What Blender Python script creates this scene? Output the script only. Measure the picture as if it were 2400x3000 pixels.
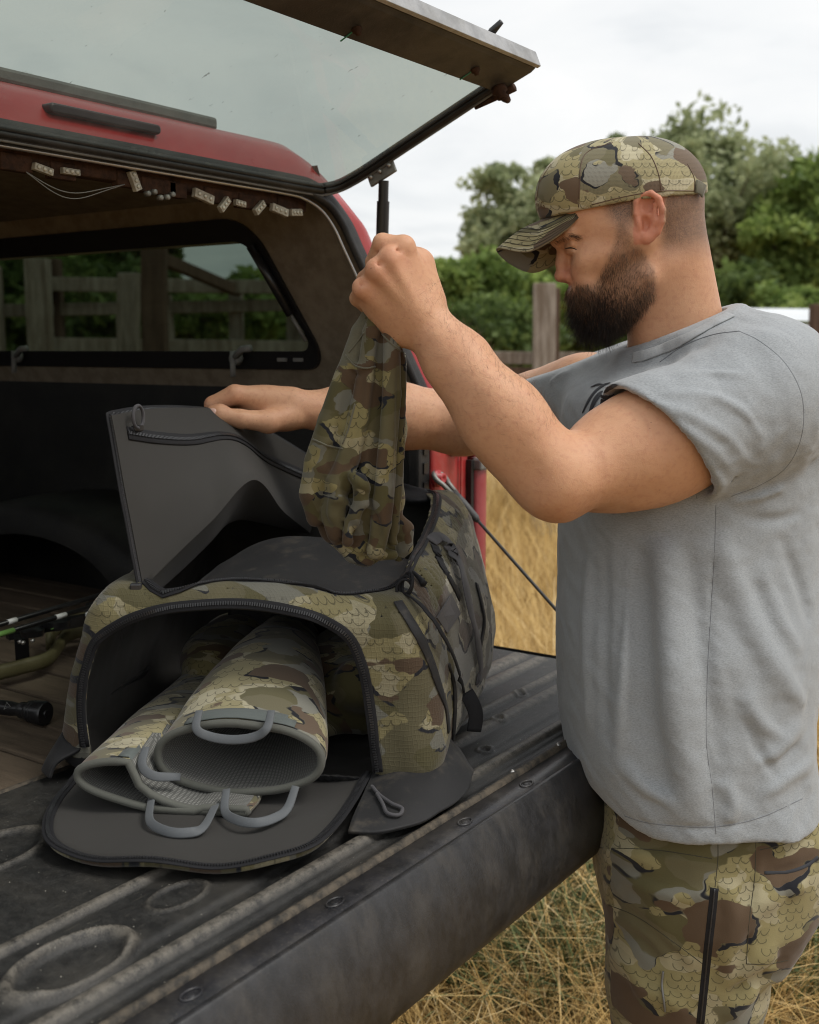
import bpy, bmesh, math, random
import numpy as np
from mathutils import Vector, Matrix
from mathutils.bvhtree import BVHTree

S = bpy.context.scene
COL = S.collection
for o in list(bpy.data.objects):
    bpy.data.objects.remove(o)

# ---------------------------------------------------------------- camera
F, CXP, CYP = 2400.0, 862.5, 1078.0          # focal length and centre in units of a 1725 x 2156 picture
PITCH = math.atan(343 / 2400)
SP, CP = math.sin(PITCH), math.cos(PITCH)
H = 1.47
AZ = math.radians(34.7)
RIGHT = np.array([math.cos(AZ), math.sin(AZ), 0.0])
FWD = np.array([-math.sin(AZ), math.cos(AZ), 0.0])
UPV = np.array([0, 0, 1.0])
cam_d = bpy.data.cameras.new('camera')
cam = bpy.data.objects.new('camera', cam_d)
COL.objects.link(cam)
S.camera = cam
cam_d.sensor_fit = 'HORIZONTAL'
cam_d.sensor_width = 36
cam_d.lens = 36 * F / 1725
cam_d.clip_start = 0.05
cam_d.clip_end = 3000
cam.location = (0, 0, H)
cam.rotation_euler = (math.pi / 2 - PITCH, 0, AZ)
cam_d.dof.use_dof = True
cam_d.dof.focus_distance = 1.42
cam_d.dof.aperture_fstop = 7.6
cam_d.dof.aperture_blades = 7

# ---------------------------------------------------------------- overcast sky and a soft sun
SUN_AZ_CAM = math.radians(108)               # measured from the view direction towards the right
SUN_EL = math.radians(56)
sd = (FWD * math.cos(SUN_AZ_CAM) + RIGHT * math.sin(SUN_AZ_CAM)) * math.cos(SUN_EL) + UPV * math.sin(SUN_EL)
world = bpy.data.worlds.new('World')
S.world = world
world.use_nodes = True
wn = world.node_tree
wn.nodes.clear()


def N(nt, typ, ins=None, **props):
    n = nt.nodes.new(typ)
    for k, v in props.items():
        setattr(n, k, v)
    for k, v in (ins or {}).items():
        if isinstance(v, bpy.types.NodeSocket):
            nt.links.new(v, n.inputs[k])
        elif isinstance(v, bpy.types.Node):
            nt.links.new(v.outputs[0], n.inputs[k])
        else:
            s = n.inputs[k]
            if s.type == 'RGBA' and not isinstance(v, (int, float)) and len(v) == 3:
                v = (*v, 1)
            s.default_value = v
    return n


def math_(nt, op, a, b=0.0, c=None, clamp=False):
    n = N(nt, 'ShaderNodeMath', {0: a, 1: b}, operation=op, use_clamp=clamp)
    if c is not None:
        if isinstance(c, bpy.types.NodeSocket):
            nt.links.new(c, n.inputs[2])
        else:
            n.inputs[2].default_value = c
    return n.outputs[0]


def vmath(nt, op, a, b=(0, 0, 0)):
    n = N(nt, 'ShaderNodeVectorMath', {0: a, 1: b}, operation=op)
    return n.outputs['Value'] if op in ('LENGTH', 'DOT_PRODUCT', 'DISTANCE') else n.outputs[0]


def mix(nt, fac, a, b, blend='MIX'):
    n = nt.nodes.new('ShaderNodeMix')
    n.data_type = 'RGBA'
    n.blend_type = blend
    for s, v in ((n.inputs[0], fac), (n.inputs[6], a), (n.inputs[7], b)):
        if isinstance(v, bpy.types.NodeSocket):
            nt.links.new(v, s)
        elif isinstance(v, (int, float)):
            s.default_value = v if s.type == 'VALUE' else (v, v, v, 1)
        else:
            s.default_value = (*v, 1) if len(v) == 3 else v
    return n.outputs[2]


def ramp(nt, fac, stops, interp='LINEAR'):
    n = N(nt, 'ShaderNodeValToRGB', {0: fac})
    cr = n.color_ramp
    cr.interpolation = interp
    while len(cr.elements) < len(stops):
        cr.elements.new(0.5)
    for e, (p, c) in zip(cr.elements, stops):
        e.position = p
        e.color = (c, c, c, 1) if isinstance(c, (int, float)) else (*c, 1)
    return n.outputs[0]


def smooth(nt, x, lo, hi):
    n = N(nt, 'ShaderNodeMapRange', {0: x, 1: lo, 2: hi, 3: 0.0, 4: 1.0}, interpolation_type='SMOOTHSTEP')
    return n.outputs[0]


def noise(nt, vec, scale, detail=2.0, rough=0.5, dist=0.0, off=None):
    if off is not None:
        vec = vmath(nt, 'ADD', vec, off)
    return N(nt, 'ShaderNodeTexNoise', {'Vector': vec, 'Scale': scale, 'Detail': detail, 'Roughness': rough,
                                        'Distortion': dist}).outputs[0]


sky = N(wn, 'ShaderNodeTexSky', sky_type='NISHITA', sun_disc=False, sun_elevation=SUN_EL,
        sun_rotation=math.atan2(sd[0], sd[1]), air_density=1.0, dust_density=3.0)
tc = N(wn, 'ShaderNodeTexCoord')
gv = tc.outputs['Generated']
sx = N(wn, 'ShaderNodeSeparateXYZ', {0: gv})
den = math_(wn, 'ADD', math_(wn, 'ABSOLUTE', sx.outputs[2]), 0.22)
cl = N(wn, 'ShaderNodeCombineXYZ', {0: math_(wn, 'DIVIDE', sx.outputs[0], den),
                                    1: math_(wn, 'DIVIDE', sx.outputs[1], den)}).outputs[0]
c1 = noise(wn, cl, 1.6, 5, 0.55, 0.6)
cloud = ramp(wn, c1, [(0.28, (5.0, 5.25, 5.45)), (0.5, (6.6, 6.68, 6.7)), (0.75, (7.3, 7.25, 7.15))])
skycol = mix(wn, 0.94, sky.outputs[0], cloud)
bg = N(wn, 'ShaderNodeBackground', {0: skycol, 1: 0.1})
N(wn, 'ShaderNodeOutputWorld', {0: bg})

sun_l = bpy.data.lights.new('sun', 'SUN')
sun_l.energy = 1.5
sun_l.angle = math.radians(24)
sun_l.color = (1.0, 0.965, 0.91)
sun = bpy.data.objects.new('sun', sun_l)
COL.objects.link(sun)
sun.rotation_euler = Vector(tuple(sd)).to_track_quat('Z', 'Y').to_euler()
sun.location = tuple(sd * 20)

S.render.engine = 'CYCLES'
S.view_settings.view_transform = 'Standard'
S.view_settings.look = 'None'
S.view_settings.exposure = 0.55
S.view_settings.gamma = 1.0
S.view_settings.use_curve_mapping = False
S.cycles.max_bounces = 8
S.cycles.transparent_max_bounces = 16
S.cycles.use_denoising = True
S.cycles.filter_width = 1.05


# ---------------------------------------------------------------- measuring helpers
def ray(u, v):
    fw = F * CP + (CYP - v) * SP
    return (RIGHT * (u - CXP) / fw + FWD + UPV * (-F * SP + (CYP - v) * CP) / fw)


def C(u, v, d):
    return np.array([0, 0, H]) + ray(u, v) * d


def onz(u, v, z):
    r = ray(u, v)
    return np.array([0, 0, H]) + r * ((z - H) / r[2])


def onx(u, v, x):
    r = ray(u, v)
    return np.array([0, 0, H]) + r * (x / r[0])


def ony(u, v, y):
    r = ray(u, v)
    return np.array([0, 0, H]) + r * (y / r[1])


def proj(p):
    q = np.asarray(p, float) - np.array([0, 0, H])
    x, y, z = q @ RIGHT, q @ FWD, q[2]
    f = y * CP - z * SP
    return CXP + F * x / f, CYP - F * (y * SP + z * CP) / f


# ---------------------------------------------------------------- object helpers
def link(ob, parent=None, mat=None):
    COL.objects.link(ob)
    if parent is not None:
        ob.parent = parent
    return ob


def tag(ob, label, cat, group=None, kind=None):
    if label:
        ob['label'] = label
    if cat:
        ob['category'] = cat
    if group:
        ob['group'] = group
    if kind:
        ob['kind'] = kind
    return ob


def empty(name, loc=(0, 0, 0)):
    e = bpy.data.objects.new(name, None)
    e.empty_display_size = 0.1
    COL.objects.link(e)
    e.location = tuple(loc)
    return e


def adopt(ob, parent):
    ob.parent = parent
    if parent.type == 'EMPTY':
        ob.matrix_parent_inverse = Matrix.Translation(-Vector(parent.location))
    return ob


def mesh_np(name, V, faces, mat=None, parent=None, smooth_=True, attrs=None, mats=None, midx=None):
    """faces: int array (n,3) or (n,4), or a list of lists"""
    me = bpy.data.meshes.new(name)
    V = np.asarray(V, np.float32)
    if isinstance(faces, np.ndarray):
        k = faces.shape[1]
        me.vertices.add(len(V))
        me.vertices.foreach_set('co', V.ravel())
        me.loops.add(faces.size)
        me.loops.foreach_set('vertex_index', faces.astype(np.int32).ravel())
        me.polygons.add(len(faces))
        me.polygons.foreach_set('loop_start', np.arange(0, faces.size, k, dtype=np.int32))
        me.update(calc_edges=True)
    else:
        me.from_pydata([tuple(map(float, v)) for v in V], [], faces)
    if smooth_:
        me.polygons.foreach_set('use_smooth', np.ones(len(me.polygons), bool))
    for an, av in (attrs or {}).items():
        av = np.asarray(av, np.float32)
        if av.ndim == 1:
            at = me.attributes.new(an, 'FLOAT', 'POINT')
            at.data.foreach_set('value', av)
        elif av.shape[1] == 3:
            at = me.attributes.new(an, 'FLOAT_VECTOR', 'POINT')
            at.data.foreach_set('vector', av.ravel())
    for m_ in (mats or ([mat] if mat else [])):
        me.materials.append(m_)
    if midx is not None:
        me.polygons.foreach_set('material_index', np.asarray(midx, np.int32))
    me.update()
    ob = bpy.data.objects.new(name, me)
    COL.objects.link(ob)
    if parent is not None:
        adopt(ob, parent)
    return ob


class MB:
    """collects shapes into one mesh"""
    def __init__(self):
        self.v, self.f = [], []

    def add(self, vs, fs):
        b = len(self.v)
        self.v.extend([tuple(map(float, p)) for p in vs])
        self.f.extend([[b + i for i in f] for f in fs])
        return self

    def box(self, lo, hi, R=None, at=(0, 0, 0)):
        vs = [np.array([x, y, z], float) for x in (lo[0], hi[0]) for y in (lo[1], hi[1]) for z in (lo[2], hi[2])]
        if R is not None:
            vs = [np.asarray(R) @ p + np.asarray(at) for p in vs]
        return self.add(vs, [[0, 1, 3, 2], [4, 6, 7, 5], [0, 4, 5, 1], [2, 3, 7, 6], [0, 2, 6, 4], [1, 5, 7, 3]])

    def obox(self, a, b, w, t, up=(0, 0, 1)):
        """a beam from a to b, w wide and t thick"""
        a, b = np.asarray(a, float), np.asarray(b, float)
        d = b - a
        L = np.linalg.norm(d)
        d = d / L
        s = np.cross(d, up)
        s = s / (np.linalg.norm(s) + 1e-9)
        n = np.cross(s, d)
        R = np.array([d, s, n]).T
        return self.box((0, -w / 2, -t / 2), (L, w / 2, t / 2), R, a)

    def tube(self, pts, r, n=8, closed=False, cap=True):
        pts = np.asarray(pts, float)
        m = len(pts)
        r = np.full(m, r) if np.isscalar(r) else np.asarray(r, float)
        T = np.zeros_like(pts)
        for i in range(m):
            if closed:
                T[i] = pts[(i + 1) % m] - pts[i - 1]
            else:
                T[i] = pts[min(i + 1, m - 1)] - pts[max(i - 1, 0)]
        T /= np.linalg.norm(T, axis=1)[:, None] + 1e-12
        ref = np.array([0, 0, 1.0]) if abs(T[0][2]) < .9 else np.array([1.0, 0, 0])
        u = np.cross(T[0], ref)
        u /= np.linalg.norm(u)
        vs = []
        for i in range(m):
            u = u - T[i] * (u @ T[i])
            u /= np.linalg.norm(u) + 1e-12
            w = np.cross(T[i], u)
            for k in range(n):
                a = 2 * math.pi * k / n
                vs.append(pts[i] + r[i] * (math.cos(a) * u + math.sin(a) * w))
        fs = []
        for i in range(m if closed else m - 1):
            j = (i + 1) % m
            for k in range(n):
                k2 = (k + 1) % n
                fs.append([i * n + k, i * n + k2, j * n + k2, j * n + k])
        if cap and not closed:
            fs.append(list(range(n))[::-1])
            fs.append([(m - 1) * n + k for k in range(n)])
        return self.add(vs, fs)

    def ribbon(self, pts, nrm, w, t, closed=False):
        """a strap with thickness following pts, lying flat on normals nrm"""
        pts, nrm = np.asarray(pts, float), np.asarray(nrm, float)
        m = len(pts)
        w = np.full(m, w) if np.isscalar(w) else np.asarray(w, float)
        vs = []
        for i in range(m):
            if closed:
                T = pts[(i + 1) % m] - pts[i - 1]
            else:
                T = pts[min(i + 1, m - 1)] - pts[max(i - 1, 0)]
            s = np.cross(T, nrm[i])
            s /= np.linalg.norm(s) + 1e-12
            n_ = nrm[i] / (np.linalg.norm(nrm[i]) + 1e-12)
            a, b = pts[i] - s * w[i] / 2, pts[i] + s * w[i] / 2
            e = s * min(t * .5, w[i] * .25)
            vs += [a, a + n_ * t * .6 , a + e + n_ * t, b - e + n_ * t, b + n_ * t * .6, b]
        fs = []
        for i in range(m if closed else m - 1):
            j = (i + 1) % m
            for k in range(6):
                k2 = (k + 1) % 6
                fs.append([i * 6 + k, j * 6 + k, j * 6 + k2, i * 6 + k2])
        if not closed:
            fs.append([0, 1, 2, 3, 4, 5])
            fs.append([(m - 1) * 6 + k for k in range(6)][::-1])
        return self.add(vs, fs)

    def lathe(self, a, axis, prof, n=20):
        """prof: list of (along, radius)"""
        a, ax = np.asarray(a, float), np.asarray(axis, float)
        ax = ax / np.linalg.norm(ax)
        ref = np.array([0, 0, 1.0]) if abs(ax[2]) < .9 else np.array([1.0, 0, 0])
        u = np.cross(ax, ref)
        u /= np.linalg.norm(u)
        w = np.cross(ax, u)
        vs = []
        for (h, r) in prof:
            for k in range(n):
                t = 2 * math.pi * k / n
                vs.append(a + ax * h + max(r, 1e-5) * (math.cos(t) * u + math.sin(t) * w))
        fs = []
        for i in range(len(prof) - 1):
            for k in range(n):
                k2 = (k + 1) % n
                fs.append([i * n + k, i * n + k2, (i + 1) * n + k2, (i + 1) * n + k])
        fs.append(list(range(n))[::-1])
        fs.append([(len(prof) - 1) * n + k for k in range(n)])
        return self.add(vs, fs)

    def build(self, name, mat=None, parent=None, smooth_=False, attrs=None, bevel=0, auto=None):
        ob = mesh_np(name, self.v, self.f, mat, parent, smooth_, attrs)
        if bevel:
            m = ob.modifiers.new('bevel', 'BEVEL')
            m.width = bevel
            m.segments = 2
            m.limit_method = 'ANGLE'
            m.angle_limit = math.radians(40)
        if auto:
            ob.data.polygons.foreach_set('use_smooth', np.ones(len(ob.data.polygons), bool))
            sharp_edges(ob.data, auto)
        return ob


def sharp_edges(me, deg):
    bm = bmesh.new()
    bm.from_mesh(me)
    for e in bm.edges:
        if len(e.link_faces) == 2 and e.calc_face_angle(0) > math.radians(deg):
            e.smooth = False
    bm.to_mesh(me)
    bm.free()


def cr(points, n, closed=False):
    """Catmull-Rom through points, n samples per span"""
    P = np.asarray(points, float)
    m = len(P)
    out = []
    spans = m if closed else m - 1
    for i in range(spans):
        if closed:
            p0, p1, p2, p3 = P[i - 1], P[i], P[(i + 1) % m], P[(i + 2) % m]
        else:
            p1, p2 = P[i], P[i + 1]
            p0 = P[i - 1] if i > 0 else 2 * p1 - p2
            p3 = P[i + 2] if i + 2 < m else 2 * p2 - p1
        for t in np.arange(n) / n:
            out.append(.5 * ((2 * p1) + (p2 - p0) * t + (2 * p0 - 5 * p1 + 4 * p2 - p3) * t * t
                             + (3 * p1 - p0 - 3 * p2 + p3) * t ** 3))
    if not closed:
        out.append(P[-1])
    return np.array(out)


def patch(grid, nu, nv):
    """smooth sheet through a grid of control points -> (rows, cols, 3)"""
    G = np.asarray(grid, float)
    rows = np.array([cr(r, nu) for r in G])
    return np.array([cr(rows[:, j], nv) for j in range(rows.shape[1])]).transpose(1, 0, 2)


def sheet(Pg, thick=0.0, flip=False):
    """grid of points -> V, quads (closed slab when thick)"""
    r, c, _ = Pg.shape
    V = Pg.reshape(-1, 3)
    idx = np.arange(r * c).reshape(r, c)
    q = np.stack([idx[:-1, :-1], idx[:-1, 1:], idx[1:, 1:], idx[1:, :-1]], -1).reshape(-1, 4)
    if flip:
        q = q[:, ::-1]
    if not thick:
        return V, q
    du = np.gradient(Pg, axis=1)
    dv = np.gradient(Pg, axis=0)
    nn = np.cross(du, dv)
    nn /= np.linalg.norm(nn, axis=2)[..., None] + 1e-12
    if flip:
        nn = -nn
    V2 = (Pg - nn * thick).reshape(-1, 3)
    n = len(V)
    border = list(idx[0, :]) + list(idx[1:, -1]) + list(idx[-1, ::-1][1:]) + list(idx[::-1, 0][1:-1])
    b = np.array(border)
    b2 = np.roll(b, -1)
    side = np.stack([b2, b, b + n, b2 + n], -1)
    if flip:
        side = side[:, ::-1]
    return np.vstack([V, V2]), np.vstack([q, q[:, ::-1] + n, side])


# ---------------------------------------------------------------- sculpting with distance fields
def _n(v):
    v = np.asarray(v, float)
    return v / np.linalg.norm(v)


def cap_(a, b, ra, rb=None, k=.01, mode='u', flat=None):
    """tapered round limb; flat=(axis, factor) squashes the section along that axis"""
    a, b = np.asarray(a, np.float32), np.asarray(b, np.float32)
    rb = ra if rb is None else rb
    ba = b - a
    L2 = float(ba @ ba) + 1e-12
    fl = None
    if flat is not None:
        fl = (_n(flat[0]).astype(np.float32), 1.0 / flat[1])

    def fn(P):
        pa = P - a
        t = np.clip((pa @ ba) / L2, 0, 1)
        q = pa - t[..., None] * ba
        if fl is not None:
            q = q + (q @ fl[0])[..., None] * (fl[1] - 1) * fl[0]
        d = np.sqrt((q * q).sum(-1)) - (ra + (rb - ra) * t)
        if fl is not None and fl[1] > 1:
            d = d / fl[1] ** .5
        return d
    return (fn, k, mode)


def ell_(c, r, axes=None, k=.01, mode='u'):
    c = np.asarray(c, np.float32)
    r = np.asarray(r, np.float32)
    A = None if axes is None else np.array([_n(x) for x in axes], np.float32)

    def fn(P):
        q = P - c
        if A is not None:
            q = q @ A.T
        k0 = np.sqrt(((q / r) ** 2).sum(-1))
        k1 = np.sqrt(((q / (r * r)) ** 2).sum(-1)) + 1e-9
        return k0 * (k0 - 1) / k1
    return (fn, k, mode)


def half_(c, n, k=.002, mode='i'):
    """keep the side the normal points away from"""
    c = np.asarray(c, np.float32)
    n = _n(n).astype(np.float32)
    return (lambda P: (P - c) @ n, k, mode)


def rbox_(c, hs, axes, r, k=.01, mode='u'):
    c = np.asarray(c, np.float32)
    hs = np.asarray(hs, np.float32) - r
    A = np.array([_n(x) for x in axes], np.float32)

    def fn(P):
        q = np.abs((P - c) @ A.T) - hs
        return np.sqrt((np.maximum(q, 0) ** 2).sum(-1)) + np.minimum(q.max(-1), 0) - r
    return (fn, k, mode)


def fun_(fn, k=.01, mode='u'):
    return (fn, k, mode)


def smin(a, b, k):
    h = np.maximum(k - np.abs(a - b), 0) / k
    return np.minimum(a, b) - h * h * k * .25


def combine(d, e, k, mode):
    k = max(k, 1e-5)
    if mode == 'u':
        return smin(d, e, k)
    if mode == 's':
        return -smin(-d, e, k)
    if mode == 'i':
        return -smin(-d, -e, k)


def field(ops, P):
    d = np.full(P.shape[:-1], 1.0, np.float32)
    for fn, k, mode in ops:
        if mode == 'd':
            d = fn(P, d)
        else:
            d = combine(d, fn(P), k, mode)
    return d


def sdf_mesh(ops, lo, hi, h, nb=10):
    lo = np.asarray(lo, float)
    nblk = np.ceil((np.asarray(hi, float) - lo) / (h * nb)).astype(int)
    bc = np.stack(np.meshgrid(*[np.arange(m) for m in nblk], indexing='ij'), -1).reshape(-1, 3)
    cen = (lo + (bc + .5) * nb * h).astype(np.float32)
    half = nb * h * math.sqrt(3) / 2
    dc = [None if m == 'd' else fn(cen) for fn, k, m in ops]
    d = np.full(len(cen), 1.0, np.float32)
    for (fn, k, m), e in zip(ops, dc):
        d = fn(cen, d) if m == 'd' else combine(d, e, k, m)
    act = np.where(np.abs(d) < half * 1.5 + .012)[0]
    shape = nblk * nb + 1
    G = np.ones(shape, np.float32)
    neg = np.where(d < 0)[0]
    for b in neg:
        x, y, z = bc[b] * nb
        G[x:x + nb + 1, y:y + nb + 1, z:z + nb + 1] = -1
    g = np.arange(nb + 1) * h
    off = np.stack(np.meshgrid(g, g, g, indexing='ij'), -1).reshape(-1, 3).astype(np.float32)
    for s in range(0, len(act), 300):
        ids = act[s:s + 300]
        P = (lo + bc[ids] * nb * h).astype(np.float32)[:, None, :] + off[None]
        D = np.full(P.shape[:2], 1.0, np.float32)
        for (fn, k, m), e in zip(ops, dc):
            if m == 'd':
                D = fn(P, D)
                continue
            if m in ('u', 's'):
                sel = np.where(e[ids] < half * 1.6 + k + .01)[0]
            else:
                sel = np.arange(len(ids))
            if len(sel) == 0:
                continue
            D[sel] = combine(D[sel], fn(P[sel]), k, m)
        for j, b in enumerate(ids):
            x, y, z = bc[b] * nb
            G[x:x + nb + 1, y:y + nb + 1, z:z + nb + 1] = D[j].reshape(nb + 1, nb + 1, nb + 1)
    I = G < 0
    cnt = np.zeros(shape - 1, np.int8)
    for a in (0, 1):
        for b in (0, 1):
            for c in (0, 1):
                cnt += I[a:shape[0] - 1 + a, b:shape[1] - 1 + b, c:shape[2] - 1 + c]
    cells = np.argwhere((cnt > 0) & (cnt < 8))
    vid = np.full(shape - 1, -1, np.int32)
    vid[tuple(cells.T)] = np.arange(len(cells))
    acc = np.zeros((len(cells), 3))
    num = np.zeros(len(cells))
    cor = [(a, b, c) for a in (0, 1) for b in (0, 1) for c in (0, 1)]
    val = {c: G[cells[:, 0] + c[0], cells[:, 1] + c[1], cells[:, 2] + c[2]] for c in cor}
    for c0 in cor:
        for ax in range(3):
            if c0[ax] == 0:
                c1_ = list(c0)
                c1_[ax] = 1
                v0, v1 = val[c0], val[tuple(c1_)]
                m = (v0 < 0) != (v1 < 0)
                t = np.where(m, v0 / np.where(m, v0 - v1, 1), 0)
                p = np.zeros((len(cells), 3)) + np.array(c0)
                p[:, ax] += t
                acc += p * m[:, None]
                num += m
    V = lo + (cells + acc / num[:, None]) * h
    quads = []
    for ax in range(3):
        a1, a2 = (ax + 1) % 3, (ax + 2) % 3
        sl0 = [slice(None)] * 3
        sl1 = [slice(None)] * 3
        sl0[ax] = slice(0, -1)
        sl1[ax] = slice(1, None)
        A, B = I[tuple(sl0)], I[tuple(sl1)]
        for sgn in (True, False):
            e = np.argwhere((A & ~B) if sgn else (~A & B))
            e = e[(e[:, a1] > 0) & (e[:, a2] > 0) & (e[:, a1] < shape[a1] - 1) & (e[:, a2] < shape[a2] - 1)]

            def cid(o1, o2):
                q = e.copy()
                q[:, a1] -= o1
                q[:, a2] -= o2
                return vid[tuple(q.T)]
            qd = np.stack([cid(1, 1), cid(0, 1), cid(0, 0), cid(1, 0)], -1)
            quads.append(qd if sgn else qd[:, ::-1])
    Q = np.vstack(quads)
    Q = Q[(Q >= 0).all(1)]
    return V, Q


def relax(V, Q, it=3, lam=.5):
    n = len(V)
    E = np.vstack([Q[:, [0, 1]], Q[:, [1, 2]], Q[:, [2, 3]], Q[:, [3, 0]]])
    deg = np.bincount(E[:, 0], minlength=n) + np.bincount(E[:, 1], minlength=n)
    deg = np.maximum(deg, 1)
    for i in range(it):
        for l_ in (lam, -lam * 1.04):
            A = np.zeros_like(V)
            for c in range(3):
                A[:, c] = np.bincount(E[:, 0], V[E[:, 1], c], n) + np.bincount(E[:, 1], V[E[:, 0], c], n)
            V = V + l_ * (A / deg[:, None] - V)
    return V


def vnormals(V, Q):
    n = np.zeros_like(V)
    fn = np.cross(V[Q[:, 2]] - V[Q[:, 0]], V[Q[:, 3]] - V[Q[:, 1]])
    for j in range(4):
        for c in range(3):
            n[:, c] += np.bincount(Q[:, j], fn[:, c], len(V))
    return n / (np.linalg.norm(n, axis=1)[:, None] + 1e-12)


def bvh_np(V, Q):
    return BVHTree.FromPolygons([tuple(map(float, v)) for v in V], [tuple(map(int, q)) for q in Q])


def onto(bvh, px, lift=0.0, dens=8, closed=False, back=None):
    """lay a line, measured in the photograph, on a built surface: points and normals"""
    pts = cr(px, dens, closed) if len(px) > 1 else np.asarray(px, float)
    P_, N_ = [], []
    for (u, v) in pts[:, :2]:
        r = ray(u, v)
        r = r / np.linalg.norm(r)
        hit, nn, _, _ = bvh.ray_cast(Vector((0, 0, H)), Vector(tuple(r)))
        if hit is None:
            hit, nn, _, _ = bvh.find_nearest(Vector(tuple(np.array([0, 0, H]) + r * (np.linalg.norm(P_[-1] - np.array([0, 0, H])) if P_ else (back or 1.4)))))
        nn = np.array(nn)
        if nn @ r > 0:
            nn = -nn
        P_.append(np.array(hit) + nn * lift)
        N_.append(nn)
    return np.array(P_), np.array(N_)


rng = np.random.default_rng(7)
random.seed(7)


def lattice_noise(P, freq, seed=0):
    """cheap smooth value noise in -1..1 for numpy arrays of points"""
    q = P * freq
    i = np.floor(q).astype(np.int64)
    f = (q - i).astype(np.float32)
    f = f * f * (3 - 2 * f)

    def hsh(a, b, c):
        n = (a * 374761393 + b * 668265263 + c * 2147483647 + seed * 1442695) & 0xffffffff
        n = ((n ^ (n >> 13)) * 1274126177) & 0xffffffff
        return ((n ^ (n >> 16)) & 0xffff).astype(np.float32) / 32767.5 - 1
    r = 0
    for a in (0, 1):
        for b in (0, 1):
            for c in (0, 1):
                w = (f[..., 0] if a else 1 - f[..., 0]) * (f[..., 1] if b else 1 - f[..., 1]) * (f[..., 2] if c else 1 - f[..., 2])
                r = r + w * hsh(i[..., 0] + a, i[..., 1] + b, i[..., 2] + c)
    return r


# ================================================================ materials
def mat(name, color=(.5, .5, .5), rough=.6, metal=0.0, spec=.5, **kw):
    m = bpy.data.materials.new(name)
    m.use_nodes = True
    nt = m.node_tree
    b = nt.nodes['Principled BSDF']
    b.inputs['Base Color'].default_value = (*color, 1)
    b.inputs['Roughness'].default_value = rough
    b.inputs['Metallic'].default_value = metal
    b.inputs['Specular IOR Level'].default_value = spec
    for k, v in kw.items():
        b.inputs[k.replace('_', ' ')].default_value = v
    return m, nt, b


def setc(nt, b, col, name='Base Color'):
    nt.links.new(col, b.inputs[name])


def bump(nt, b, h, strength=.3, dist=.002):
    n = N(nt, 'ShaderNodeBump', {'Height': h, 'Strength': strength, 'Distance': dist})
    nt.links.new(n.outputs[0], b.inputs['Normal'])
    return n


def pos(nt):
    return N(nt, 'ShaderNodeNewGeometry').outputs['Position']


def attr(nt, name, out='Vector'):
    return N(nt, 'ShaderNodeAttribute', attribute_name=name).outputs[out]


def worn(name, c1, c2, rough=.6, scale=20, dust=(.28, .23, .17), dust_amt=.3, spec=.4, metal=0, bumpd=.001, grain=350, stretch=None, updust=0.0):
    """a used surface: two tones, blotches of dust and fine grain"""
    m, nt, b = mat(name, c1, rough, metal, spec)
    p = pos(nt)
    ps = p if stretch is None else vmath(nt, 'MULTIPLY', p, stretch)
    n1 = noise(nt, ps, scale, 6, .65, .05)
    n2 = noise(nt, ps, scale * .33, 7, .7, .1, (3.1, 7.7, 1.3))
    n3 = noise(nt, p, grain, 2, .6)
    c = mix(nt, smooth(nt, n1, .35, .65), c1, c2)
    da = math_(nt, 'MULTIPLY', smooth(nt, n2, .42, .72), dust_amt)
    if updust:
        nz = N(nt, 'ShaderNodeSeparateXYZ', {0: N(nt, 'ShaderNodeNewGeometry').outputs['Normal']}).outputs[2]
        da = math_(nt, 'ADD', da, math_(nt, 'MULTIPLY', math_(nt, 'MAXIMUM', nz, 0), math_(nt, 'MULTIPLY', smooth(nt, n1, .3, .7), updust)), clamp=True)
    c = mix(nt, da, c, dust)
    c = mix(nt, math_(nt, 'MULTIPLY', smooth(nt, n3, .55, .8), .25), c, dust)
    setc(nt, b, c)
    rr = math_(nt, 'ADD', math_(nt, 'MULTIPLY', da, .35), math_(nt, 'ADD', rough - .08, math_(nt, 'MULTIPLY', n1, .16)))
    nt.links.new(rr, b.inputs['Roughness'])
    bump(nt, b, math_(nt, 'ADD', n3, math_(nt, 'MULTIPLY', n1, .6)), .35, bumpd)
    return m


CAMO_OBJS = {}


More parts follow.
